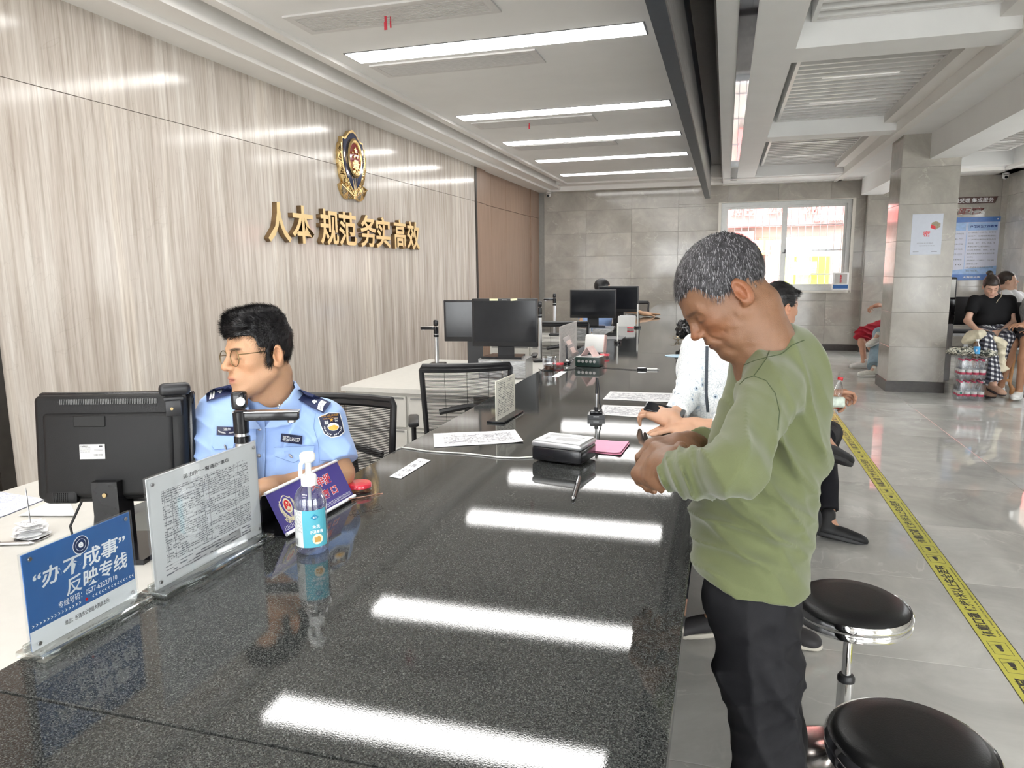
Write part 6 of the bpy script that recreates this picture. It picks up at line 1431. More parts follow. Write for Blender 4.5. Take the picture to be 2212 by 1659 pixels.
# ---------------- older man in the green shirt, standing at the counter
def older_man():
    R_ = np.array(RIGHT); U_ = np.array(UPV); K_ = -np.array(BACK)       # image right, up, away
    P = lambda x, y, d: np.array(ond(x, y, d))
    org = np.array([.16, 1.50, 0.])
    hc = P(1574, 642, 1.452); f = -.75*R_-.66*U_+.06*K_; u = -.66*R_+.75*U_; R = axes(f, u); hs = .925
    nb = P(1656, 772, 1.46)                       # neck base
    so = Solid(); head_solid(so, hc, R, hs, 'm', 1, .0006, .9, True, .97, nb, .048, .90, False)
    so.add(prc(P(1590, 652, 1.45), P(1670, 772, 1.46), .047, .047), .04)             # nape
    so.add(prc(P(1638, 715, 1.43), P(1650, 790, 1.44), .034, .03), .03)
    so.disp(lambda Q: (.0007*swirl(Q, 210., 4)+.0009*np.maximum(swirl(Q*_v((1, 1, .35)), 150., 9), 0)).astype(np.float32), .003)
    # trunk core and legs (under the clothes)
    ch = P(1668, 900, 1.50); pv = P(1612, 1230, 1.52); so.add(prc(nb, ch, .05, .09), .05); so.add(prc(ch, pv, .07, .06), .05)
    # near arm
    sh = P(1672, 850, 1.36); el = P(1578, 1015, 1.185); wr = P(1452, 1016, 1.36); so.add(prc(sh, el, .035, .032), .03); so.add(prc(el, wr, .036, .026), .02)
    sh2 = P(1640, 850, 1.62); el2 = P(1590, 985, 1.72); wr2 = P(1487, 962, 1.60); so.add(prc(ch, sh, .045, .032), .03); so.add(prc(ch, sh2, .045, .032), .03); so.add(prc(sh2, el2, .035, .034), .03); so.add(prc(el2, wr2, .036, .027), .02)
    # hands meet in front, both knuckle side up, fingers curled round a folded note
    d1 = P(1385, 992, 1.47)-wr; hand_solid(so, wr, d1, (U_*.55-R_*.55-K_*.6), 1, (.85, .95, 1.05, 1.1), .9, 1.12, .02, .75)
    d2 = P(1412, 975, 1.52)-wr2; hand_solid(so, wr2, d2, (U_*.9+R_*.0-K_*.3), -1, (.8, .9, .95, 1.0), .8, 1.12, .02, .7)
    # legs
    kn1 = P(1625, 1640, 1.50); hp1 = P(1612, 1290, 1.43); hp2 = P(1612, 1290, 1.60); an1 = np.array([kn1[0]+.07, kn1[1]-.02, .10]); kn2 = kn1+np.array([.0, .17, 0]); an2 = an1+np.array([0, .19, 0])
    kn1 = np.array([.125, 1.43, .44]); an1 = np.array([.20, 1.43, .09]); kn2 = np.array([.135, 1.62, .44]); an2 = np.array([.19, 1.62, .09])
    for a, b, c in ((hp1, kn1, an1), (hp2, kn2, an2)): so.add(prc(pv, a, .07, .06), .03); so.add(prc(a, b, .055, .042), .03); so.add(prc(b, c, .042, .032), .02); so.add(prc(c, c+np.array([-.10, 0, -.04]), .03, .025), .02)
    BASE = (.195, .098, .053)
    body = solid_obj('person', so, .0029, SKINM, org, None, skin_col(BASE, hc, R, hs, 'm', 1, (.17, .075, .055), .15, 1, .5))
    tag(body, 'older person with short greying hair in a green long-sleeved shirt, standing at the counter edge', 'person')
    for g in (-1, 1): eye(body, hc, R, hs, g, org, (0, .7, -.7))
    hs_ = hair_solid(hc, R, hs, front=.070, side=.022, back=-.045, th=.0035, top=.005, seed=5, sideburn=0, amp=.0006)
    hr = solid_obj('hair', hs_, .003, HAIRG, org, body)
    st = strands('hair_strands', hr, HAIRG, body, 16000, .009, R, lambda L: np.stack([L[:, 0]*2, np.full(len(L), .5), -.6*np.ones(len(L))], 1), 2, .0009, hc)
    grey = mat('white hair strand', (.42, .42, .44), .45, var=.2); strands('grey_hair_strands', hr, grey, body, 5000, .008, R, lambda L: np.stack([L[:, 0]*2, np.full(len(L), .5), -.6*np.ones(len(L))], 1), 12, .0007, hc)
    # ---- trousers solid (the shirt hangs over it)
    t = Solid(); hpA = P(1618, 1290, 1.45); hpB = P(1618, 1290, 1.60)
    t.add(prc(hpA, hpB, .082, .082), .05); t.add(pell(P(1640, 1315, 1.53), (.088, .13, .085)), .04); t.add(prc(hpA, P(1640, 1450, 1.45), .084, .080), .04); t.add(prc(P(1640, 1450, 1.45), kn1, .080, .072), .04); t.add(cutp(prc(kn1, an1+np.array([.0, 0, -.03]), .072, .062), an1, (0, 0, -1)), .03)
    t.add(prc(hpB, kn2, .084, .072), .03); t.add(cutp(prc(kn2, an2+np.array([.0, 0, -.03]), .072, .062), an2, (0, 0, -1)), .03)
    for a, fr, am, c, rd, sd in [(U_*.8+R_*.6, 60, .010, P(1690, 1400, 1.42), .07, 31), (U_*.9-R_*.4, 50, .008, P(1660, 1480, 1.42), .16, 32), (R_*1., 50, .008, P(1600, 1450, 1.42), .2, 33), (U_*.5+R_*.9, 40, .012, P(1690, 1570, 1.4), .18, 34)]: t.disp(*fold(a, fr, am, c, rd, sd))
    # ---- shirt
    s = Solid()
    s.add(prc(P(1678, 815, 1.50), P(1655, 960, 1.50), .098, .118), .05)             # upper back and chest
    s.add(pell(P(1632, 1090, 1.52), (.112, .165, .15)), .07)                          # belly
    s.add(pell(P(1604, 1125, 1.53), (.095, .15, .12)), .06)
    s.add(prc(P(1632, 1120, 1.53), P(1618, 1225, 1.53), .118, .108), .05)
    s.add(prc(P(1618, 1225, 1.47), P(1616, 1340, 1.47), .104, .112), .05); s.add(prc(P(1618, 1225, 1.58), P(1618, 1340, 1.58), .104, .112), .05)
    s.add(prc(P(1700, 790, 1.49), P(1700, 960, 1.50), .062, .078), .06)                # rounded back
    s.add(prc(P(1662, 768, 1.46), P(1668, 845, 1.38), .056, .058), .05)               # near shoulder
    s.add(prc(P(1665, 768, 1.52), P(1640, 850, 1.62), .056, .056), .05)
    s.add(prc(P(1664, 850, 1.37), P(1585, 1005, 1.19), .062, .047), .035)             # near sleeve
    s.add(prc(P(1583, 1012, 1.185), P(1500, 1022, 1.29), .050, .046), .03); s.add(cutp(prc(P(1510, 1024, 1.27), P(1440, 1014, 1.385), .048, .043), P(1463, 1018, 1.345), P(1463, 1018, 1.345)-P(1520, 1028, 1.25)), .02)
    s.add(prc(P(1640, 850, 1.62), P(1592, 975, 1.72), .060, .052), .03); s.add(cutp(prc(P(1592, 975, 1.72), P(1500, 962, 1.61), .050, .044), P(1512, 964, 1.622), P(1512, 964, 1.622)-P(1560, 970, 1.68)), .02)
    for (f0, lo, hi), k_, op_ in t.p[:3]+t.p[5:6]: s.add(((lambda Q, f0=f0: f0(Q)-.012), lo-.012, hi+.012), k_)
    # neckline and hem
    nd = P(1600, 715, 1.445)-P(1668, 790, 1.46); nd /= np.linalg.norm(nd)
    s.add(cutp(prc(P(1656, 730, 1.455), P(1594, 625, 1.44), .066, .092), P(1658, 732, 1.455)-nd*.012, -nd), .008, 's')
    hem = P(1615, 1238, 1.5); s.add(cutp(((lambda Q: np.full(len(Q), -1., np.float32)), _v((-9,)*3), _v((9,)*3)), hem, np.array([-.10, -.04, -1.])), .004, 'i')
    # folds
    for a, fr, am, c, rd, sd in [
        (R_*.75+U_*.35+K_*-.3, 120, .013, P(1475, 1025, 1.30), .07, 1), (R_*.9+U_*.35, 85, .014, P(1525, 1045, 1.22), .07, 2), (R_*.9-U_*.4, 55, .011, P(1610, 960, 1.20), .12, 3),
        (R_*.80+U_*.6, 46, .014, P(1695, 1040, 1.42), .17, 4), (R_*.66+U_*.75, 44, .015, P(1640, 1110, 1.42), .15, 5), (U_*.95+R_*.25, 62, .016, P(1560, 1140, 1.43), .12, 6),
        (U_*.95-R_*.2, 56, .006, P(1670, 1150, 1.43), .09, 7), (R_*.9+U_*.35, 42, .013, P(1735, 900, 1.42), .16, 8), (R_*.8-U_*.6, 60, .010, P(1590, 860, 1.35), .09, 9), (U_*1., 44, .004, P(1615, 1225, 1.4), .12, 10), (R_*.92+U_*.3, 52, .013, P(1545, 910, 1.45), .10, 11)]: s.disp(*fold(a, fr, am, c, rd, sd, .45))
    s.disp(*general_wrinkle(.0022, 30., 21))
    GS = mat('green cotton', (.104, .120, .050), .85, bump=.0003, scale=900, var=.05, sheen=.25)
    shirt = solid_obj('shirt', s, .0042, GS, org, body)
    # dark seams: neckline and armhole
    seam = mat('dark green thread', (.05, .07, .03), .8, var=.1)
    sb = surface_of(shirt)
    def surf(pts):
        q = []
        for i in range(25):
            t = i/24*(len(pts)-1); k = min(int(t), len(pts)-2); q.append(np.array(pts[k])*(1-(t-k))+np.array(pts[k+1])*(t-k))
        return [tuple(v) for v in drape(sb, q, .0005, 1., 2.)-org]
    for pts, r in [([(1598, 792), (1630, 779), (1660, 771), (1688, 765), (1712, 745), (1737, 735)], .0010), ([(1664, 752), (1655, 775), (1637, 800), (1628, 812)], .0010), ([(1628, 812), (1610, 818), (1598, 830)], .0010), ([(1628, 812), (1655, 822), (1675, 850), (1684, 890), (1680, 930)], .0008)]:
        q = surf(pts)
        if len(q) > 3: MB().tube(q, r, 5).obj('seam', seam, shirt)
    # ---- trousers
    TR = mat('black trouser cloth', (.010, .010, .012), .75, spec=.25, bump=.0002, scale=900, var=.1)
    tr = solid_obj('trousers', t, .0055, TR, org, body)
    SHB = mat('dark shoe', (.03, .028, .026), .5, var=.1)
    for a in (an1, an2): shoe('shoe', a+np.array([0, 0, -.005]), a+np.array([-.1, 0, -.005]), SHB, mat('pale sole', (.6, .58, .52), .6), body, org, 1., .005)
    # folded note between the fingers
    return body
OM = older_man()
RI, UP, AW = np.array(RIGHT), np.array(UPV), -np.array(BACK)
D_ = lambda x, y, d: np.array(ond(x, y, d))
# ---------------- officer in light blue shirt
def officer():
    hc = D_(566, 770, 1.97); f = -.70*RI-.13*UP-.70*AW; u = -.13*RI+.98*UP-.12*AW
    J = dict(neck=D_(588, 868, 2.03), chest=D_(584, 965, 2.07), belly=D_(588, 1075, 2.05), pelvis=D_(590, 1150, 2.12), shL=D_(697, 912, 2.03), elL=D_(735, 1022, 1.99), wrL=D_(595, 1052, 1.86),
             shR=D_(478, 893, 2.07), elR=D_(432, 1000, 2.10), wrR=D_(430, 1075, 1.99), hipL=D_(650, 1190, 2.15), hipR=D_(540, 1190, 2.15), knL=D_(640, 1200, 1.75), knR=D_(510, 1200, 1.78))
    for g in 'LR':
        J['hip'+g][2] = .52; J['kn'+g][2] = .50
    J['pelvis'][2] = .56; J['hipL'][:2] = J['pelvis'][:2]+np.array([.08, .03]); J['hipR'][:2] = J['pelvis'][:2]-np.array([.08, .03])
    fw = np.array([.35, -.93]); 
    for g in 'LR': J['kn'+g] = np.array([*(J['hip'+g][:2]+fw*np.array([.0, .34])), .50]); J['an'+g] = np.array([J['kn'+g][0]-.02, J['kn'+g][1]+.03, .09]); J['to'+g] = J['an'+g]+np.array([.02, -.1, 0])
    org = (J['pelvis'][0], J['pelvis'][1], 0)
    LB = mat('light blue uniform cotton', (.30, .44, .76), .75, bump=.0002, scale=900, var=.03, sheen=.2)
    nv = mat('navy uniform cloth', (.014, .022, .075), .7, bump=.0003, scale=900, var=.1)
    folds = [(RI*.3+UP*.95, 60, .010, D_(420, 950, 2.0), .10, 1, .5), (RI*.9-UP*.5, 48, .012, D_(660, 960, 1.95), .10, 2, .5), (RI*.8+UP*.6, 52, .010, D_(700, 980, 1.95), .09, 3, .5), (UP*.9-RI*.3, 44, .010, D_(600, 1010, 1.95), .12, 4, .5), (RI*.95+UP*.2, 46, .009, D_(470, 970, 2.0), .11, 5, .5), (RI, 40, .007, D_(540, 940, 1.95), .10, 6, .5), (RI*.6+UP*.8, 60, .008, D_(650, 900, 1.95), .06, 7, .5)]
    o = figure('young officer in light blue uniform shirt and round glasses seated behind the counter', org, J, dict(c=hc, f=f, u=u, s=.94, occ=.78, sex='m', eyes=.55, mouth=.0022, stubble=.25),
        (.50, .285, .165), .0027, top=dict(name='uniform_shirt', m=LB, chest=.15, half=.085, sleeve=.83, sr=.062, hem=(0, 0, .60), h=.0036, neckpt=D_(590, 852, 2.01), neck_r=.056, folds=folds, wr=.0022,
        cutters=[prc(D_(582, 850, 1.95), D_(559, 886, 1.92), .040, .012)]), bottom=dict(m=nv, len=2., h=.009), shoes=dict(m=BLACKP, sole=BLACKP),
        hands={'L': dict(d=D_(540, 1062, 1.80)-J['wrL'], n=UP*.9-AW*.2, side=1, curl=(.25, .3, .35, .4)), 'R': dict(d=D_(405, 1105, 1.90)-J['wrR'], n=UP*.9-AW*.2, side=-1, curl=(.3, .3, .35, .4))},
        hair=dict(m=HAIRB, front=.064, side=.020, back=-.062, th=.0025, top=.012, sideburn=.2, amp=.0022, extra=[(pell((0, .064, .094), (.056, .030, .015)), .03), (pell((0, .015, .122), (.055, .070, .014)), .03)], len=.014, w=.0007, zmin=-1.1, dir=lambda L: np.stack([L[:, 0]*1.5-.4, .6+2*np.maximum(L[:, 1], 0), .25-1.2*np.clip((.085-L[:, 2])/.05, 0, 1)], 1)), strands_n=18000, neck_r=.047, eyes_open=(0, .8, -.4))
    b, s, R = o['body'], surface_of(o['top']), o['R']; kw = dict(t0=1.5, t1=2.4)
    # collar, placket, pockets
    LBC = mat('light blue collar cloth', (.33, .47, .78), .75, bump=.0002, scale=900, var=.03, sheen=.2); SEAM = mat('blue seam thread', (.14, .22, .42), .8)
    Z = lambda x, y: (380+x*.25316, 640+y*.25316)
    nk = D_(592, 868, 2.02); ax = np.array([.0, -.12, 1.]); ax /= np.linalg.norm(ax); fr_ = -AW-ax*float(-AW @ ax); fr_ /= np.linalg.norm(fr_); lt = np.cross(ax, fr_)
    A0 = nk+ax*.050-fr_*.008; B0 = nk-ax*.004+fr_*.006
    def band(P):
        q = P-_v(B0); h = q @ _v(ax); rad = q-h[:, None]*_v(ax); fcomp = rad @ _v(fr_); lcomp = rad @ _v(lt); r = np.sqrt(fcomp**2*.92+lcomp**2); H = float((A0-B0) @ ax)
        lo_ = -.006-.030*np.clip(fcomp/.07, 0, 1); tgt = .064+.034*np.clip((H-h)/(H+.02), 0, 1.6)
        d = np.abs(r-tgt)*.8-.0022; d = np.maximum(d, h-H*np.where(fcomp > 0, 1-.55*np.clip(fcomp/.06, 0, 1), 1)); d = np.maximum(d, lo_-h)
        gap = .004+.8*np.maximum(h+.034, 0); d = np.maximum(d, np.where(fcomp > 0, gap-np.abs(lcomp), -1))
        return d.astype(np.float32)
    cs = Solid().add((band, _v(B0)-.14, _v(B0)+.14), .004); solid_obj('collar', cs, .0028, LBC, org, b)
    dpoly('placket', s, [Z(690, 1010), Z(755, 1010), Z(765, 1150), Z(765, 1330), Z(752, 1560), Z(690, 1560), Z(690, 1300)], LB, b, org, .0035, 0, sub=4, **kw)
    for q_ in ([(690, 1010), (688, 1160), (690, 1300), (692, 1560)], [(757, 1010), (766, 1150), (766, 1330), (754, 1560)], [(840, 1290), (1180, 1275)], [(838, 1362), (915, 1390), (1005, 1420), (1100, 1370), (1175, 1345)], [(305, 1275), (330, 1310), (420, 1300), (490, 1300)], [(1225, 1420), (1215, 1250), (1175, 1120), (1190, 1000)], [(1232, 1400), (1350, 1412), (1500, 1398)]): dline('seam', s, [Z(*v) for v in q_], .0006, SEAM, b, org, .005, 14, **kw)
    SVB = mat('silver button', (.4, .4, .42), .3, .9, var=.1)
    for x, y in ((708, 1360), (716, 1135)):
        p = drape(s, [Z(x, y)], .004, **kw)[0]-np.array(org); MB().ell((0, 0, 0), (.0055, .0055, .003), 14, 6, T(*p) @ frame((0, 0, 0), RIGHT, UPV)).obj('button', SVB, b)
    dpoly('pocket_flap', s, [Z(840, 1290), Z(1180, 1275), Z(1175, 1345), Z(1100, 1370), Z(1005, 1420), Z(915, 1390), Z(838, 1362)], LB, b, org, .005, 0, **kw)
    dpoly('pocket', s, [Z(848, 1300), Z(1170, 1290), Z(1160, 1440), Z(1155, 1540), Z(860, 1560)], LB, b, org, .0025, 0, **kw)
    dpoly('pocket_flap', s, [Z(330, 1185), Z(500, 1195), Z(490, 1300), Z(420, 1300), Z(330, 1310), Z(305, 1275)], LB, b, org, .005, 0, **kw)
    for x, y, a in ((978, 1362, .8), (422, 1287, 1.2)): p = drape(s, [Z(x, y)], .008, **kw)[0]-np.array(org); MB().ell((0, 0, 0), (.008, .0032, .003), 12, 6, T(*p) @ frame((0, 0, 0), RIGHT, UPV) @ RZ(-a)).obj('button', SVB, b)
    p = drape(s, [Z(890, 950)], .013, **kw)[0]-np.array(org); em_ = frame(tuple(p), RIGHT, UPV); pm = MB()
    for k in range(6): pm.ell((.006*math.cos(k*1.05), .007*math.sin(k*1.05), 0), (.003, .003, .0008), 8, 5, em_)
    pm.obj('collar_pin', mat('pale silver pin', (.55, .56, .5), .3, .8), b)
    # name plates
    NV = mat('navy plate', (.008, .012, .045), .4, var=.1); STW = mat('white embroidery', (.85, .86, .85), .6)
    pl = dpoly('name_plate', s, [Z(900, 1170), Z(1080, 1190), Z(1074, 1266), Z(893, 1242)], NV, b, org, .007, 0, **kw)
    dtext('lettering', '辅警035327', STW, s, Z(985, 1218), 150*.25316, 44*.25316, .12, pl, (0, 0, 0), .0085, .02, **kw).location = tuple(-np.array(org))
    pl = dpoly('name_plate', s, [Z(348, 1110), Z(500, 1115), Z(500, 1188), Z(346, 1182)], NV, b, org, .007, 0, **kw)
    dtext('lettering', '温州', STW, s, Z(437, 1134), 64*.25316, 26*.25316, .02, pl, (0, 0, 0), .0085, .01, **kw).location = tuple(-np.array(org))
    for k in range(7):
        for sg in (-1, 1): dline('leaf_stitch', s, [Z(437+sg*(14+k*9), 1172-k*k*.35), Z(437+sg*(22+k*9), 1160-k*k*.5)], .0006, STW, pl, org, .0085, 2, **kw)
    # epaulettes
    ep = dpoly('epaulette', s, [Z(1008, 805), Z(1065, 795), Z(1180, 840), Z(1325, 905), Z(1258, 998), Z(1150, 945), Z(1030, 870)], nv, b, org, .013, .001, **kw)
    for off in (0, 24): dpoly('chevron', s, [Z(1240+off, 885+off*.4), Z(1262+off, 893+off*.4), Z(1236+off, 925+off*.4), Z(1226+off, 972+off*.4), Z(1206+off, 962+off*.4), Z(1216+off, 915+off*.4)], STW, ep, org, .0155, .012, 2, 2, **kw)
    for dx, dy in ((0, 0), (-14, 8), (14, 8), (0, 18)): dpoly('flower_pip', s, [Z(1182+dx+8*math.cos(t), 890+dy+9*math.sin(t)) for t in np.linspace(0, 5.6, 8)], STW, ep, org, .0155, .012, 2, 1, **kw)
    dpoly('snap', s, [Z(1035+12*math.cos(t), 826+12*math.sin(t)) for t in np.linspace(0, 5.6, 8)], SVB, ep, org, .0155, .012, 2, 1, **kw)
    ep = dpoly('epaulette', s, [Z(258, 830), Z(330, 785), Z(470, 752), Z(545, 815), Z(430, 845), Z(330, 880), Z(262, 898)], nv, b, org, .013, .001, **kw)
    for off in (0, 24): dpoly('chevron', s, [Z(288+off, 800-off*.4), Z(306+off, 795-off*.4), Z(308+off, 830-off*.4), Z(300+off, 875-off*.3), Z(284+off, 880-off*.3), Z(292+off, 835-off*.4)], STW, ep, org, .0155, .012, 2, 2, **kw)
    for dx, dy in ((0, 0), (-12, 8), (13, 6), (2, 18)): dpoly('flower_pip', s, [Z(374+dx+8*math.cos(t), 800+dy+9*math.sin(t)) for t in np.linspace(0, 5.6, 8)], STW, ep, org, .0155, .012, 2, 1, **kw)
    # sleeve badge
    bg = dpoly('sleeve_badge', s, [Z(1212, 1030), Z(1300, 992), Z(1400, 992), Z(1425, 1080), Z(1440, 1160), Z(1400, 1195), Z(1325, 1208), Z(1265, 1175), Z(1235, 1110)], STW, b, org, .006, 0, 5, **kw)
    sc = lambda P, k, c=(1328, 1095): [Z(c[0]+(x-c[0])*k, c[1]+(y-c[1])*k) for x, y in P]
    BP = [(1212, 1030), (1300, 992), (1400, 992), (1425, 1080), (1440, 1160), (1400, 1195), (1325, 1208), (1265, 1175), (1235, 1110)]
    dpoly('badge_field', s, sc(BP, .93), NV, bg, org, .0075, .005, 5, **kw)
    YE = mat('golden embroidery', (.75, .42, .08), .6)
    def dt(bd_, m_, c, w, h, a, bold=.01): q = dtext('badge_lettering', bd_, m_, s, Z(*c), w*.25316, h*.25316, a, bg, (0, 0, 0), .009, bold, **kw); q.location = tuple(-np.array(org))
    dt('中华人民共和国', YE, (1312, 1018), 148, 20, -.12); dt('AUXILIARY POLICE', YE, (1318, 1040), 130, 11, -.12); dt('辅', STW, (1285, 1077), 34, 34, -.1, .02); dt('警', STW, (1368, 1052), 34, 34, -.1, .02)
    dpoly('badge_star', s, [Z(1328+x*18, 1056-y*18) for x, y in star_poly(1)], YE, bg, org, .009, .007, 2, 2, **kw)
    dpoly('badge_oval', s, [Z(1343+50*math.cos(t), 1113+34*math.sin(t)) for t in np.linspace(0, 6.0, 20)], STW, bg, org, .0088, .007, 3, 1, **kw)
    dpoly('badge_hills', s, [Z(1298, 1118), Z(1320, 1108), Z(1350, 1096), Z(1385, 1108), Z(1388, 1122), Z(1372, 1138), Z(1340, 1145), Z(1308, 1136)], YE, bg, org, .0098, .0085, 3, 1, **kw)
    for k in range(7):
        for sg in (-1, 1):
            a = math.radians(90-sg*(14+k*13)); x, y = 1340+72*math.cos(a)*.98, 1120+62*math.sin(a); dpoly('wheat_grain', s, [Z(x+8*math.cos(t)*math.cos(a+.6)-3.2*math.sin(t)*math.sin(a+.6), y+8*math.cos(t)*math.sin(a+.6)+3.2*math.sin(t)*math.cos(a+.6)) for t in np.linspace(0, 5.6, 7)], STW, bg, org, .0092, .007, 1, 1, **kw)
    # glasses
    ge = thing('glasses', None, None, (0, 0, 0)); ge.parent = b
    Mg = Matrix.Identity(4); 
    for i in range(3):
        Mg[i][0] = R[0][i]; Mg[i][1] = -R[1][i]; Mg[i][2] = R[2][i]
    c = hc+R.T @ (np.array((0, .097, .004))*.94)-np.array(org); Mg[0][3], Mg[1][3], Mg[2][3] = c; 
    GD = mat('thin gold wire', (.22, .16, .08), .35, .9); tmp = thing('x', None, None); n0 = set(bpy.data.objects)
    glasses(tmp, 1, GD, LENSM, .050, .044, .015, .0013, 2.05, True, True, GD, .112)
    for ch_ in list(tmp.children): ch_.parent = ge
    bpy.data.objects.remove(tmp); ge.matrix_local = Mg
    return o
OF = officer()
def qd(x, y, Y): d = ray(x, y); return np.array([d[0]/d[1]*Y, Y, CAM_H+d[2]/d[1]*Y])
# ---------------- visitor in the white floral blouse, behind the older man
def floral_mat():
    m, N, L, b, P, O = newmat('white floral cotton', .8)
    v = N.new('ShaderNodeTexVoronoi'); v.feature = 'DISTANCE_TO_EDGE'; v.inputs['Scale'].default_value = 75; L.new(noise_vec(N, L, P), v.inputs['Vector']); c = ramp(N, L, v.outputs[0], [(0, (.42, .46, .50)), (.05, (.78, .81, .82)), (.2, (.82, .84, .84))])
    v2 = N.new('ShaderNodeTexVoronoi'); v2.inputs['Scale'].default_value = 22; L.new(P, v2.inputs['Vector']); sp = N.new('ShaderNodeSeparateXYZ'); L.new(P, sp.inputs[0])
    low = math_(N, L, 'LESS_THAN', sp.outputs[2], 1.12); r = math_(N, L, 'MULTIPLY', math_(N, L, 'LESS_THAN', v2.outputs['Distance'], .22), low); ring = math_(N, L, 'MULTIPLY', math_(N, L, 'LESS_THAN', v2.outputs['Distance'], .10), low)
    c = mix(N, L, c, (.42, .52, .62), math_(N, L, 'MULTIPLY', r, .7)); c = mix(N, L, c, (.06, .08, .12), ring); L.new(c, b.inputs['Base Color']); return m
def noise_vec(N, L, P):
    n = N.new('ShaderNodeTexNoise'); n.inputs['Scale'].default_value = 30; L.new(P, n.inputs['Vector']); m = N.new('ShaderNodeVectorMath'); m.operation = 'MULTIPLY_ADD'; L.new(n.outputs['Color'], m.inputs[0]); m.inputs[1].default_value = (.03, .03, .03); L.new(P, m.inputs[2]); return m.outputs[0]
FLO = floral_mat()
BT = mat('black trouser fabric', (.010, .010, .013), .75, spec=.25, var=.15)
def floral():
    J = dict(neck=D_(1560, 700, 2.95), chest=D_(1555, 800, 3.0), belly=D_(1560, 905, 2.98), pelvis=D_(1575, 960, 3.02), shR=D_(1508, 752, 2.95), elR=D_(1480, 862, 2.90), wrR=D_(1455, 905, 2.78),
             shL=D_(1630, 760, 2.92), elL=D_(1600, 905, 2.72), wrL=D_(1500, 906, 2.66), hipR=D_(1545, 985, 3.05), hipL=D_(1610, 985, 2.95))
    J['wrR'] = np.array(onz(1452, 905, .95)); J['wrL'] = np.array(onz(1500, 918, .93)); J['elL'] = J['wrL']+np.array([.24, -.02, .0]); 
    J['knR'] = np.array([.02, 2.98, .55]); J['knL'] = np.array([.30, 2.80, .56]); J['anR'] = np.array([.02, 2.86, .12]); J['toR'] = np.array([-.10, 2.84, .10]); J['anL'] = np.array([.22, 2.93, .10]); J['toL'] = np.array([.33, 2.90, .09])
    org = (J['pelvis'][0], J['pelvis'][1], 0); hc = D_(1562, 632, 2.9)
    o = figure('person in a white floral blouse holding a phone, behind the older man', org, J, dict(c=hc, f=-.8*RI-.45*UP-.2*AW, u=(-.3, 0, 1), s=.90, sex='f', eyes=.8), (.55, .32, .21), .0035,
        top=dict(name='floral_blouse', m=FLO, chest=.125, half=.07, sleeve=1.72, sr=.058, hem=(0, 0, .74), h=.0045, folds=[(RI*.3+UP*.9, 70, .010, J['elR'], .09, 3, .5), (RI*.9+UP*.3, 45, .010, D_(1540, 820, 2.88), .12, 4, .5)]), bottom=dict(m=BT, len=1.9, h=.008),
        shoes=dict(m=mat('dark casual shoe', (.03, .028, .03), .6), sole=mat('off white sole', (.62, .58, .5), .6)),
        hands={'R': dict(d=D_(1420, 893, 2.70)-J['wrR'], n=UP*.6-AW*.6+RI*.2, side=1, curl=(.5, .55, .6, .65), thumb=.6), 'L': dict(d=np.array(onz(1425, 926, .915))-J['wrL'], n=UP*.95-AW*.2, side=-1, curl=(.12, .14, .16, .2), spread=.07, out=.5)},
        hair=dict(m=HAIRB, front=.06, side=.0, back=-.09, th=.014, top=.02, amp=.003, bun=((0, -.11, .03), (.04, .035, .04))))
    s = surface_of(o['top']); kw = dict(t0=2.2, t1=3.4)
    dline('dark_placket', s, [(1527, 748), (1526, 800), (1525, 850), (1529, 890)], .0065, mat('charcoal braid', (.05, .06, .075), .8, var=.2), o['top'], org, .002, 14, **kw)
    a = D_(1402, 880, 2.66); ph = thing('phone', 'black smartphone held above the counter by the person in the floral blouse', 'phone', tuple(D_(1436, 886, 2.70)), rot=tuple(frame((0, 0, 0), RI*.93-UP*.22-AW*.3, AW*.9+UP*.4).to_euler()))
    MB().rbox((0, 0, 0), (.15, .074, .008), .0035, 2).obj('case', BLACKG, ph); MB().box((-.07, -.034, .0041), (.07, .034, .0046)).obj('screen', SCR, ph)
floral()
# crumpled black bag on the far counter
bs = Solid(); q = np.array(zz(1498, 742)); bs.add(pell(q+(.0, 0, .07), (.14, .17, .085)), .02); bs.add(pell(q+(-.08, .05, .11), (.06, .08, .05)), .03)
for i, a in enumerate([(1, .3, .2), (.2, 1, .4), (.5, -.6, .8)]): bs.disp(*fold(a, 60, .03, q+(0, 0, .07), .16, 50+i, 1.2))
bg_ = solid_obj('plastic_bag', bs, .005, mat('black plastic film', (.012, .012, .013), .22, var=.1), tuple(q)); bg_.location = (q[0], q[1], CZ+.02); tag(bg_, 'crumpled black plastic bag on the counter behind the key bunch', 'bag')
bpy.context.view_layer.update(); mz = min(v.co.z for v in bg_.data.vertices); bg_.location.z = CZ+.001-mz
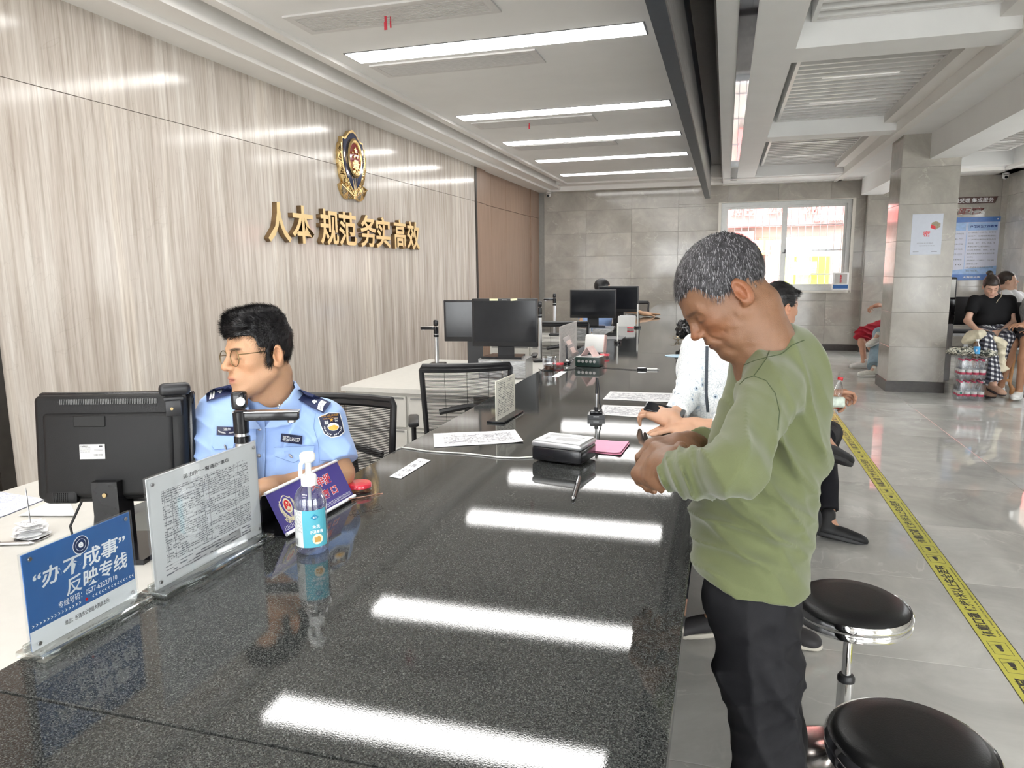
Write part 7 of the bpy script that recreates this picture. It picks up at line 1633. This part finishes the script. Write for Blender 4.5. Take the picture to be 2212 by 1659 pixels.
# ---------------- boy on a stool, facing right
def boy():
    hc = D_(1683, 666, 3.75); Y = 4.1
    P = lambda x, y, d: D_(x, y, d)
    J = dict(neck=P(1668, 722, 3.82), chest=P(1660, 800, 3.88), belly=P(1664, 880, 3.92), pelvis=P(1668, 930, 3.96), shR=P(1668, 765, 3.72), elR=P(1702, 855, 3.72), wrR=P(1782, 870, 3.90), shL=P(1660, 765, 4.05), elL=P(1710, 852, 4.12), wrL=P(1788, 852, 4.05),
             hipR=P(1672, 945, 3.88), hipL=P(1672, 945, 4.08), knR=P(1775, 930, 3.95), knL=P(1778, 965, 4.15))
    J['anR'] = P(1768, 948, 3.85); J['knR'] = P(1790, 935, 4.25); J['anR'] = P(1778, 950, 3.80); J['toR'] = P(1842, 975, 3.86)
    J['anL'] = np.array(onz(1790, 1128, .09)); J['toL'] = np.array(onz(1838, 1140, .07)); J['knL'] = P(1782, 955, 4.22)
    org = (J['pelvis'][0], J['pelvis'][1], 0)
    o = figure('dark-haired person looking right, seated on a stool behind the older man, one leg crossed', org, J, dict(c=hc, f=.93*RI-.05*UP+.33*AW, u=(0, 0, 1), s=.96, sex='m', eyes=.4), (.52, .28, .18), .0045,
        top=dict(m=mat('dark brown tee', (.05, .045, .045), .8, var=.1), chest=.12, sleeve=.8, hem=J['pelvis']), bottom=dict(m=BT, len=1.86, h=.007, r=.95), shoes=dict(m=mat('black mesh sneaker', (.012, .012, .013), .6, bump=.0006, scale=300, var=.2), sole=mat('dark rubber sole', (.03, .03, .032), .6, bump=.001, scale=60, var=.2), up=(.2, .4, 1), high=.03, s=1.05),
        hands={'R': dict(d=RI*.9+UP*.1+AW*.2, n=UP*.7-AW*.7, side=-1, curl=(.7, .8, .9, 1.)), 'L': dict(d=RI*.95+UP*.0, n=UP*.7+AW*.5, side=1, curl=(.7, .8, .9, 1.))},
        hair=dict(m=HAIRB, front=.070, side=.016, back=-.04, th=.008, top=.016, amp=.003, extra=[(pell((0, .080, .095), (.05, .030, .016)), .02)], len=.012, w=.0014, dir=lambda L: np.stack([L[:, 0]*2, .8+0*L[:, 0], -.2+0*L[:, 0]], 1)), strands_n=3500)
    st = dup(STOOL, (J['pelvis'][0]+.02, J['pelvis'][1], 0), None, 'round black stool the dark-haired person sits on, mostly hidden by the older man')
    st.scale = (1, 1, (J['pelvis'][2]-.10)/.55)
    # water bottle in the hand
    a = D_(1797, 893, 3.98); b_ = D_(1816, 815, 3.98); d = Vector(b_-a); L_ = d.length; bt_ = thing('water_bottle', 'clear water bottle with red cap and label held by the seated dark-haired person', 'bottle', tuple(a), rot=tuple(d.to_track_quat('Z', 'Y').to_euler()))
    r = .032; MB().lathe([(0, 0), (r*.9, 0), (r, .006), (r, .115), (r*.95, .13), (.012, .18), (.012, .19)], 24).obj('bottle', CLB, bt_); MB().lathe([(r*1.01, .03), (r*1.01, .075)], 24).obj('label', RED, bt_); MB().cyl((0, 0, .188), .0145, .018, 16).obj('cap', RED, bt_)
    text('lettering', '水', WINK, bt_, .02, .02, T(0, 0, .052) @ RZ(-1.4) @ T(r*1.03, 0, 0) @ RY(math.pi/2) @ RZ(math.pi/2), .0002, .02)
    c = D_(1806, 868, 3.88); o = solid_obj('tissue_pack', Solid().add(pbox(c, (.045, .02, .028), np.stack([RI, AW, UP]), .012), .01).disp(*general_wrinkle(.003, 60, 8)), .004, mat('white green tissue pack', (.6, .68, .6), .4, var=.3, scale=30), tuple(c)); tag(o, 'small white and green tissue pack held against the red-capped bottle', 'tissue pack')
boy()
# ---------------- far officer behind the monitors
def far_officer():
    hc = D_(1301, 626, 9.1); P = D_
    J = dict(neck=P(1297, 655, 9.15), chest=P(1290, 690, 9.2), belly=P(1290, 735, 9.2), pelvis=P(1290, 765, 9.2), shL=P(1322, 668, 9.1), elL=P(1345, 672, 9.0), wrL=np.array(onz(1392, 678, .935)), shR=P(1262, 672, 9.3), elR=P(1255, 705, 9.2), wrR=P(1275, 720, 8.95), hipL=P(1305, 770, 9.1), hipR=P(1275, 770, 9.2))
    J['shL'] = P(1318, 666, 9.15); J['elL'] = J['shL']*.45+J['wrL']*.55+np.array([0, .0, .02])
    for g in 'LR': J['kn'+g] = J['hip'+g]+np.array([.38, -.12, .02]); J['an'+g] = J['kn'+g]*np.array([1, 1, 0])+np.array([0, 0, .1]); J['to'+g] = J['an'+g]+np.array([.12, -.03, 0])
    J['knL'] = J['hipL']+np.array([.10, -.35, 0]); J['knR'] = J['hipR']+np.array([.05, -.36, 0])
    for g in 'LR': J['an'+g] = np.array([J['kn'+g][0], J['kn'+g][1], .1]); J['to'+g] = J['an'+g]+np.array([0, -.12, 0])
    figure('far person with short black hair reaching an arm over the counter, hidden behind the monitors', (J['pelvis'][0], J['pelvis'][1], 0), J, dict(c=hc, f=.85*RI-.1*UP+.3*AW, u=(0, 0, 1), s=1.0), (.50, .30, .18), .0075,
        top=dict(m=MATS['light blue uniform cotton'], name='uniform_shirt', sleeve=.5, hem=J['pelvis']), bottom=dict(m=nvm, len=2.), shoes=dict(m=BLACKP, sole=BLACKP),
        hands={'L': dict(d=RI*1.+UP*-.02, n=UP, side=1, curl=(.03, .05, .06, .1), s=1.05)}, hair=dict(m=HAIRB, front=.066, side=.018, back=-.03, th=.006, top=.012, amp=.002))
nvm = MATS['navy uniform cloth']
far_officer()
# ---------------- waiting area
WOOD = mat('varnished pale wood', (.52, .26, .11), .35, var=.12, scale=12)
def waiting():
    Z = lambda x, y, d=9.35: D_(2070+x*.1446, 560+y*.1446, d*.895)
    J = dict(neck=Z(505, 560, 9.42), chest=Z(510, 700, 9.45), belly=Z(500, 880, 9.42), pelvis=Z(500, 1040, 9.5), shR=Z(245, 620, 9.42), elR=Z(135, 920, 9.36), wrR=Z(290, 1065, 9.14), shL=Z(770, 620, 9.42), elL=Z(810, 940, 9.36), wrL=Z(640, 1095, 9.14),
             hipR=Z(380, 1090, 9.45), hipL=Z(640, 1090, 9.45), knR=Z(420, 1200, 9.02), knL=Z(720, 1170, 9.05))
    J['anR'] = Z(520, 1860, 9.05); J['toR'] = Z(490, 1925, 8.9); J['anL'] = Z(380, 1950, 9.2); J['toL'] = Z(420, 2010, 9.06)
    J['anL'] = np.array([J['anL'][0], J['anL'][1], .10]); J['toL'] = J['anL']+np.array([.03, -.12, 0]); J['anR'][2] = max(J['anR'][2], .17); J['toR'] = J['anR']+np.array([.04, -.11, -.02])
    org = (J['pelvis'][0], J['pelvis'][1], 0)
    m, N, L, b, P, O = newmat('black white gingham', .8); sp = N.new('ShaderNodeSeparateXYZ'); L.new(O, sp.inputs[0])
    a = math_(N, L, 'SINE', math_(N, L, 'MULTIPLY', math_(N, L, 'ADD', sp.outputs[0], math_(N, L, 'MULTIPLY', sp.outputs[1], .6)), 125)); c_ = math_(N, L, 'SINE', math_(N, L, 'MULTIPLY', math_(N, L, 'ADD', sp.outputs[2], math_(N, L, 'MULTIPLY', sp.outputs[0], .25)), 125))
    q = math_(N, L, 'ADD', math_(N, L, 'GREATER_THAN', a, 0.1), math_(N, L, 'GREATER_THAN', c_, .1)); c = ramp(N, L, math_(N, L, 'MULTIPLY', q, .5), [(0, (.012, .012, .02)), (.5, (.10, .10, .13)), (1, (.72, .72, .72))]); L.new(c, b.inputs['Base Color'])
    BRH = mat('dark brown hair', (.03, .02, .016), .45, var=.3, scale=50)
    hc = Z(487, 415, 9.35); o = figure('seated person in a black t-shirt and checked trousers looking down at a phone, right side', org, J, dict(c=hc, f=-.30*RI-.62*UP-.80*AW, u=(-.05, -.35, .93), s=.95, sex='f', eyes=.9), (.62, .38, .28), .0065,
        top=dict(m=mat('black tee', (.008, .008, .009), .8, spec=.25, var=.1), name='t_shirt', chest=.135, half=.095, sleeve=.62, sr=.064, hem=(0, 0, J['pelvis'][2]+.03), waist=.92, h=.0065), bottom=dict(m=m, len=1.93, r=1.12, ankle=.10, h=.008, add=[(prc(J['pelvis']+np.array([0, 0, .0]), J['pelvis']+np.array([0, 0, .06]), .15, .14), .04)]),
        shoes=dict(m=mat('tan suede clog', (.45, .28, .20), .7), sole=mat('dark clog sole', (.05, .04, .04), .7)), hands={'R': dict(d=Z(400, 1085, 9.08)-J['wrR'], n=UP*.8-AW*.4, side=-1, curl=(.2, .25, .3, .4)), 'L': dict(d=Z(530, 1120, 9.08)-J['wrL'], n=UP*.5-AW*.6, side=1, curl=(.5, .6, .6, .7))},
        hair=dict(m=BRH, front=.062, side=.022, back=-.07, th=.012, top=.022, amp=.003, bun=((.02, -.075, .15), (.038, .036, .030))))
    MB().tube((np.array([Z(650, 490, 9.25), Z(640, 560, 9.22), Z(600, 600, 9.2), Z(570, 650, 9.18)])-np.array(org)).tolist(), .004, 6).obj('necklace', mat('pale gold chain', (.6, .55, .4), .4, .6), o['body'])
    p = Z(450, 1100, 9.0); ph = thing('phone', 'dark smartphone held by the seated person in the black t-shirt', 'phone', tuple(p), rot=tuple(frame((0, 0, 0), RI*.97-UP*.16, AW*.8+UP*.6).to_euler())); MB().rbox((0, 0, 0), (.15, .075, .009), .003, 1).obj('case', BLACKG, ph)
    # folded cream jacket over the lap
    s = Solid(); s.add(prc(Z(170, 1130, 9.12), Z(330, 1120, 9.0), .05, .06), .05); s.add(prc(Z(120, 1220, 9.12), Z(230, 1180, 9.05), .05, .05), .05); s.add(prc(Z(540, 1180, 8.95), Z(680, 1260, 8.95), .035, .04), .04); s.add(prc(Z(640, 1270, 8.95), Z(650, 1640, 8.98), .045, .05), .05); s.add(prc(Z(650, 1600, 8.98), Z(740, 1640, 8.98), .03, .02), .03)
    for i, ax in enumerate([RI, RI*.7+UP*.7, UP]): s.disp(*fold(ax, 40, .012, Z(400+100*i, 1200+100*i, 8.95), .35, 60+i, .8))
    j = solid_obj('cream_jacket', s, .007, mat('cream jersey', (.66, .60, .45), .85, var=.08), org); tag(j, 'cream jacket draped over the lap of the seated person in black', 'jacket')
    # wooden stool under her
    w = thing('wooden_stool', 'pale carved wooden stool under the person in the black t-shirt', 'stool', (J['pelvis'][0]+.05, J['pelvis'][1]+.02, 0)); hz = J['pelvis'][2]-.10
    MB().rbox((0, 0, hz-.02), (.40, .36, .04), .012, 2).obj('seat', WOOD, w)
    for sx_ in (-1, 1):
        for sy_ in (-1, 1): MB().tube([(sx_*.15, sy_*.13, hz-.04), (sx_*.16, sy_*.14, hz*.6), (sx_*.15, sy_*.13, .12), (sx_*.175, sy_*.155, .06), (sx_*.17, sy_*.15, 0)], [.03, .022, .018, .028, .024], 10).obj('leg', WOOD, w)
    MB().box((-.14, -.145, .14), (.14, -.12, .17)).box((-.14, .12, .14), (.14, .145, .17)).obj('stretcher', WOOD, w)
    # person in white behind
    J = dict(neck=Z(765, 470, 10.3), chest=Z(800, 640, 10.35), belly=Z(820, 850, 10.4), pelvis=Z(840, 1010, 10.45), shR=Z(700, 540, 10.2), elR=Z(690, 800, 10.1), wrR=Z(860, 950, 10.0), shL=Z(900, 560, 10.5), elL=Z(930, 800, 10.4), wrL=Z(960, 900, 10.1), hipR=Z(800, 1060, 10.3), hipL=Z(900, 1060, 10.5))
    for g, dx in (('R', .32), ('L', .30)): J['kn'+g] = J['hip'+g]+np.array([dx, -.25, .0]); J['an'+g] = np.array([J['kn'+g][0], J['kn'+g][1]-.02, .1]); J['to'+g] = J['an'+g]+np.array([.1, -.08, 0])
    WP = J['pelvis']
    figure('seated person in white looking to the right, behind the one in black', (J['pelvis'][0], J['pelvis'][1], 0), J, dict(c=Z(735, 335, 10.3), f=.88*RI+.1*UP-.35*AW, u=(0, 0, 1), s=1.0, sex='f'), (.66, .42, .30), .008,
        top=dict(m=mat('white cotton tee', (.80, .80, .80), .8, var=.03), sleeve=.8, hem=J['pelvis'], sr=.07), bottom=dict(m=mat('cream trousers', (.62, .58, .48), .8), len=2.), shoes=dict(m=WPL, sole=WPL), hair=dict(m=BRH, front=.066, side=.01, back=-.06, th=.008, top=.010, amp=.002, bun=((0, -.11, .03), (.03, .04, .04))))
    q = Z(910, 840, 9.95); o = MB().lathe([(0, 0), (.09, 0), (.09, .003), (0, .003)], 28).obj('hand_fan', FAN); o.matrix_world = frame(tuple(q), RIGHT, UPV); tag(o, 'round sky-blue hand fan in front of the person in white', 'fan')
    # person cut by the right frame edge
    J = dict(neck=Z(1190, 560, 9.2), chest=Z(1200, 740, 9.25), belly=Z(1190, 900, 9.25), pelvis=Z(1190, 1090, 9.3), shR=Z(1060, 640, 9.2), elR=Z(1075, 880, 9.05), wrR=Z(965, 985, 8.9), shL=Z(1330, 640, 9.2), elL=Z(1340, 880, 9.1), wrL=Z(1100, 1000, 8.85), hipR=Z(1090, 1130, 9.2), hipL=Z(1260, 1130, 9.3), knR=Z(830, 1240, 9.05), knL=Z(1010, 1210, 8.85))
    J['anR'] = np.array([J['knR'][0]-.06, J['knR'][1]+.1, .10]); J['toR'] = J['anR']+np.array([-.10, -.06, 0]); J['anL'] = np.array([J['knL'][0], J['knL'][1]+.05, .10]); J['toL'] = J['anL']+np.array([-.06, -.1, 0])
    figure('person in dark shorts looking at a phone, cut by the right edge of the photo', (J['pelvis'][0], J['pelvis'][1], 0), J, dict(c=Z(1150, 400, 9.1), f=-.7*RI-.5*UP-.4*AW, u=(-.2, 0, 1), s=1.0), (.42, .22, .13), .0075,
        top=dict(m=mat('grey striped shirt', (.30, .31, .32), .8, var=.3, scale=40), sleeve=.8, hem=J['pelvis']), bottom=dict(m=mat('dark grey shorts', (.03, .03, .035), .8), name='shorts', len=.95), shoes=dict(m=WPL, sole=WPL), hair=dict(m=HAIRB, front=.062, side=.018, back=-.03, th=.008, top=.016),
        hands={'R': dict(d=-RI*.9+UP*.0-AW*.2, n=UP*.8-AW*.3, side=1, curl=(.6, .6, .7, .8)), 'L': dict(d=-RI*.9-UP*.1-AW*.2, n=UP*.3-AW*.8, side=-1, curl=(.7, .7, .8, .9))})
    ph = thing('phone', 'smartphone held by the person cut by the right edge', 'phone', tuple(Z(960, 1040, 8.82)), rot=tuple(frame((0, 0, 0), RI*.97+UP*.1, AW*.8+UP*.6).to_euler())); MB().rbox((0, 0, 0), (.15, .075, .009), .003, 1).obj('case', BLACKG, ph)
    # row of black metal waiting seats
    w = thing('waiting_bench', 'black metal waiting seats at the right edge of the photo', 'bench', (J['pelvis'][0]+.0, J['pelvis'][1]+.06, 0))
    hz = J['pelvis'][2]-.12
    for k in range(2): MB().rbox((k*.55, 0, hz-.02), (.5, .45, .03), .012).rbox((k*.55, .24, hz+.25), (.5, .03, .4), .012).obj('seat', mat('perforated black steel', (.03, .03, .032), .4, .5, var=.1), w)
    MB().box((-.25, -.03, hz-.09), (.85, .03, hz-.04)).box((-.1, -.22, .0), (-.05, .22, .04)).box((-.1, -.02, 0), (-.05, .02, hz-.05)).box((.65, -.22, 0), (.7, .22, .04)).box((.65, -.02, 0), (.7, .02, hz-.05)).obj('frame', STEEL, w)
    dup(w, (WP[0]+.0, WP[1]+.05, 0), None, 'black waiting seats behind, under the person in white')
    # two people behind the column: red skirt and blue jeans
    Q = lambda x, y, d: D_(1830+x*.19295, 560+y*.19295, d*.905)
    REDC = mat('crimson cotton', (.40, .012, .03), .8, var=.1)
    J = dict(neck=Q(620, 300, 12.0), chest=Q(620, 420, 12.05), belly=Q(610, 560, 12.05), pelvis=Q(600, 690, 12.1), shR=Q(540, 380, 11.95), elR=Q(480, 530, 11.9), wrR=Q(352, 512, 11.8), shL=Q(700, 380, 12.1), elL=Q(720, 540, 12.1), wrL=Q(600, 640, 11.9), hipR=Q(520, 720, 12.0), hipL=Q(560, 740, 12.2), knR=Q(150, 830, 11.85), knL=Q(190, 850, 12.1))
    J['anR'] = np.array(onz(1830+190*.193, 560+1150*.193, .10)); J['toR'] = J['anR']+np.array([-.12, -.04, 0]); J['anL'] = J['anR']+np.array([.22, .2, 0]); J['toL'] = J['anL']+np.array([-.12, -.02, 0])
    figure('person in a red skirt and white shoes seated behind the column', (J['pelvis'][0], J['pelvis'][1], 0), J, dict(c=Q(600, 190, 11.95), f=-.9*RI-.1*UP, u=(0, 0, 1), s=.93, sex='f'), (.55, .30, .20), .008,
        top=dict(m=REDC, name='red_top', sleeve=.6, hem=J['pelvis']), bottom=dict(m=REDC, name='skirt', len=1., r=1.15, h=.008, add=[(prc(J['hipR'], J['knR']+np.array([0, 0, -.04]), .10, .09), .08), (prc(J['hipL'], J['knL']+np.array([0, 0, -.04]), .10, .09), .08)], folds=[(RI*.3+UP*.9, 40, .03, J['knR'], .25, 70, .8)]),
        hands={'R': dict(d=-RI*.9-UP*.2, n=UP, side=1, curl=(.7, .8, .8, .9), s=1.15)}, shoes=dict(m=mat('white canvas shoe', (.72, .70, .66), .7, var=.06), sole=mat('grey white sole', (.55, .53, .5), .6), s=1.05), hair=dict(m=BRH, front=.066, side=.0, back=-.09, th=.012, top=.016))
    J = dict(neck=Q(760, 420, 11.2), chest=Q(760, 520, 11.25), belly=Q(750, 640, 11.25), pelvis=Q(730, 760, 11.3), shR=Q(680, 470, 11.1), elR=Q(650, 620, 11.1), wrR=Q(600, 700, 10.95), shL=Q(840, 470, 11.4), elL=Q(830, 640, 11.3), wrL=Q(700, 720, 11.0), hipR=Q(640, 800, 11.2), hipL=Q(700, 800, 11.4), knR=Q(580, 770, 11.1), knL=Q(400, 830, 11.3))
    J['anR'] = Q(290, 840, 11.3); J['anR'] = Q(345, 855, 11.1); J['toR'] = Q(240, 905, 11.05); J['anL'] = np.array(onz(1830+300*.193, 560+1235*.193, .10)); J['toL'] = J['anL']+np.array([-.12, -.04, 0]); J['knL'][0] = J['anL'][0]+.14
    figure('person in wide blue jeans and white sneakers with crossed legs, behind the column', (J['pelvis'][0], J['pelvis'][1], 0), J, dict(c=Q(760, 310, 11.2), f=-.8*RI-.3*UP, u=(0, 0, 1), s=1., sex='f'), (.60, .38, .28), .008,
        top=dict(m=mat('pale grey top', (.6, .6, .6), .8), sleeve=.9, hem=J['pelvis']), bottom=dict(m=mat('washed blue denim', (.26, .36, .42), .85, var=.12, scale=20), name='jeans', len=1.93, r=1.15, ankle=.085, h=.008), shoes=dict(m=mat('white leather sneaker', (.70, .69, .62), .5, var=.1, scale=40), sole=mat('white rubber', (.74, .73, .70), .5), s=1.1, st=.035), hair=dict(m=BRH, front=.066, side=.0, back=-.09, th=.012, top=.016))
    w2 = dup(w, (J['pelvis'][0]+.02, J['pelvis'][1]+.05, 0), (0, 0, 0), 'black waiting seats hidden behind the column')
waiting()
# ------------------------------------------------------------------ stacked water packs by the column
def packs():
    W0 = np.array(onz(2030, 853, 0)); bx_, by_ = 2.56, 9.02; pb = thing('water_bottle', 'clear water bottle with pink cap and label in the lower pack, front row left', 'bottle', (bx_, by_, 0), group='water bottles in the shrink-wrapped packs')
    r = .031; PKC = mat('pink red cap', (.65, .05, .14), .35); LBP = mat('white bottle label', (.75, .76, .74), .4); LBR = mat('crimson label band', (.60, .03, .10), .4); LBG = mat('green label logo', (.02, .22, .16), .4)
    MB().lathe([(0, .002), (r*.85, .002), (r, .01), (r, .06), (r*.96, .07), (r, .08), (r, .13), (r*.9, .155), (.013, .19), (.013, .2)], 14).obj('bottle', CLB, pb); MB().cyl((0, 0, .198), .0145, .018, 12).obj('cap', PKC, pb)
    MB().lathe([(r*1.015, .05), (r*1.015, .075)], 14).obj('label_band', LBR, pb); MB().lathe([(r*1.015, .075), (r*1.015, .105)], 14).obj('label', LBP, pb); MB().lathe([(r*1.02, .077), (r*1.02, .10)], 4, None, 1, 1, -2.0, -1.3).obj('label_logo', LBG, pb)
    rows = ['front row', 'middle row', 'back row']; cols = ['far left', 'second from left', 'third from left', 'far right']
    for lv in range(2):
        for j in range(3):
            for i in range(4):
                lab = 'clear water bottle with pink cap in the %s pack, %s, %s' % (('lower', 'upper')[lv], rows[j], cols[i])
                if lv == 0 and j == 0 and i == 0: pb['label'] = lab; continue
                c = dup(pb, (bx_+i*.066, by_+j*.066, lv*.245), (0, 0, (i*1.3+j*.7+lv) % 6.28), lab)
        fm = clear('pack film', (.90, .90, .91), .06, .15, .25) if 'pack film' not in MATS else MATS['pack film']
        w = MB().rbox((.099, .066, .1215), (.285, .215, .239), .035, 3).obj('pack_wrap', fm, None, (bx_, by_, lv*.245)); tag(w, 'clear shrink film round the %s water pack' % ('lower', 'upper')[lv], 'packaging')
    q = (bx_+.13, by_+.02, .495); t = thing('blue_label_bottle', 'small clear bottle with blue label standing on top of the water packs', 'bottle', q)
    MB().lathe([(0, 0), (.03, 0), (.031, .01), (.031, .12), (.013, .16), (.013, .17)], 18).obj('bottle', CLB, t); MB().lathe([(.0315, .03), (.0315, .11)], 18).obj('label', mat('sky blue label', (.08, .35, .68), .4), t); MB().cyl((0, 0, .168), .016, .022, 14).obj('cap', WPL, t); text('lettering', '水', WINK, t, .02, .03, T(0, 0, .07) @ RZ(-1.9) @ T(.0325, 0, 0) @ RY(math.pi/2) @ RZ(math.pi/2), .0003, .02)
    s = Solid(); c = np.array([bx_+.0, by_+.06, .545]); s.add(pell(c, (.17, .10, .05)), .03); s.add(pell(c+(.26, .03, -.02), (.10, .09, .045)), .03)
    for i, a in enumerate([(1, .4, .2), (.3, 1, .6), (.6, -.5, 1)]): s.disp(*fold(a, 45, .016, c+(.1, 0, 0), .35, 80+i, .8))
    m, N, L, b, P, O = newmat('zebra print cloth', .8); n_ = noise(N, L, P, 26, 3, .5, (1, 1, 2.5), 1.5); L.new(ramp(N, L, n_, [(.47, (.03, .035, .03)), (.53, (.60, .58, .48))]), b.inputs['Base Color'])
    o = solid_obj('cloth_bag', s, .007, m, (c[0], c[1], .49)); tag(o, 'crumpled black and cream patterned bag on top of the water packs', 'bag')
packs()
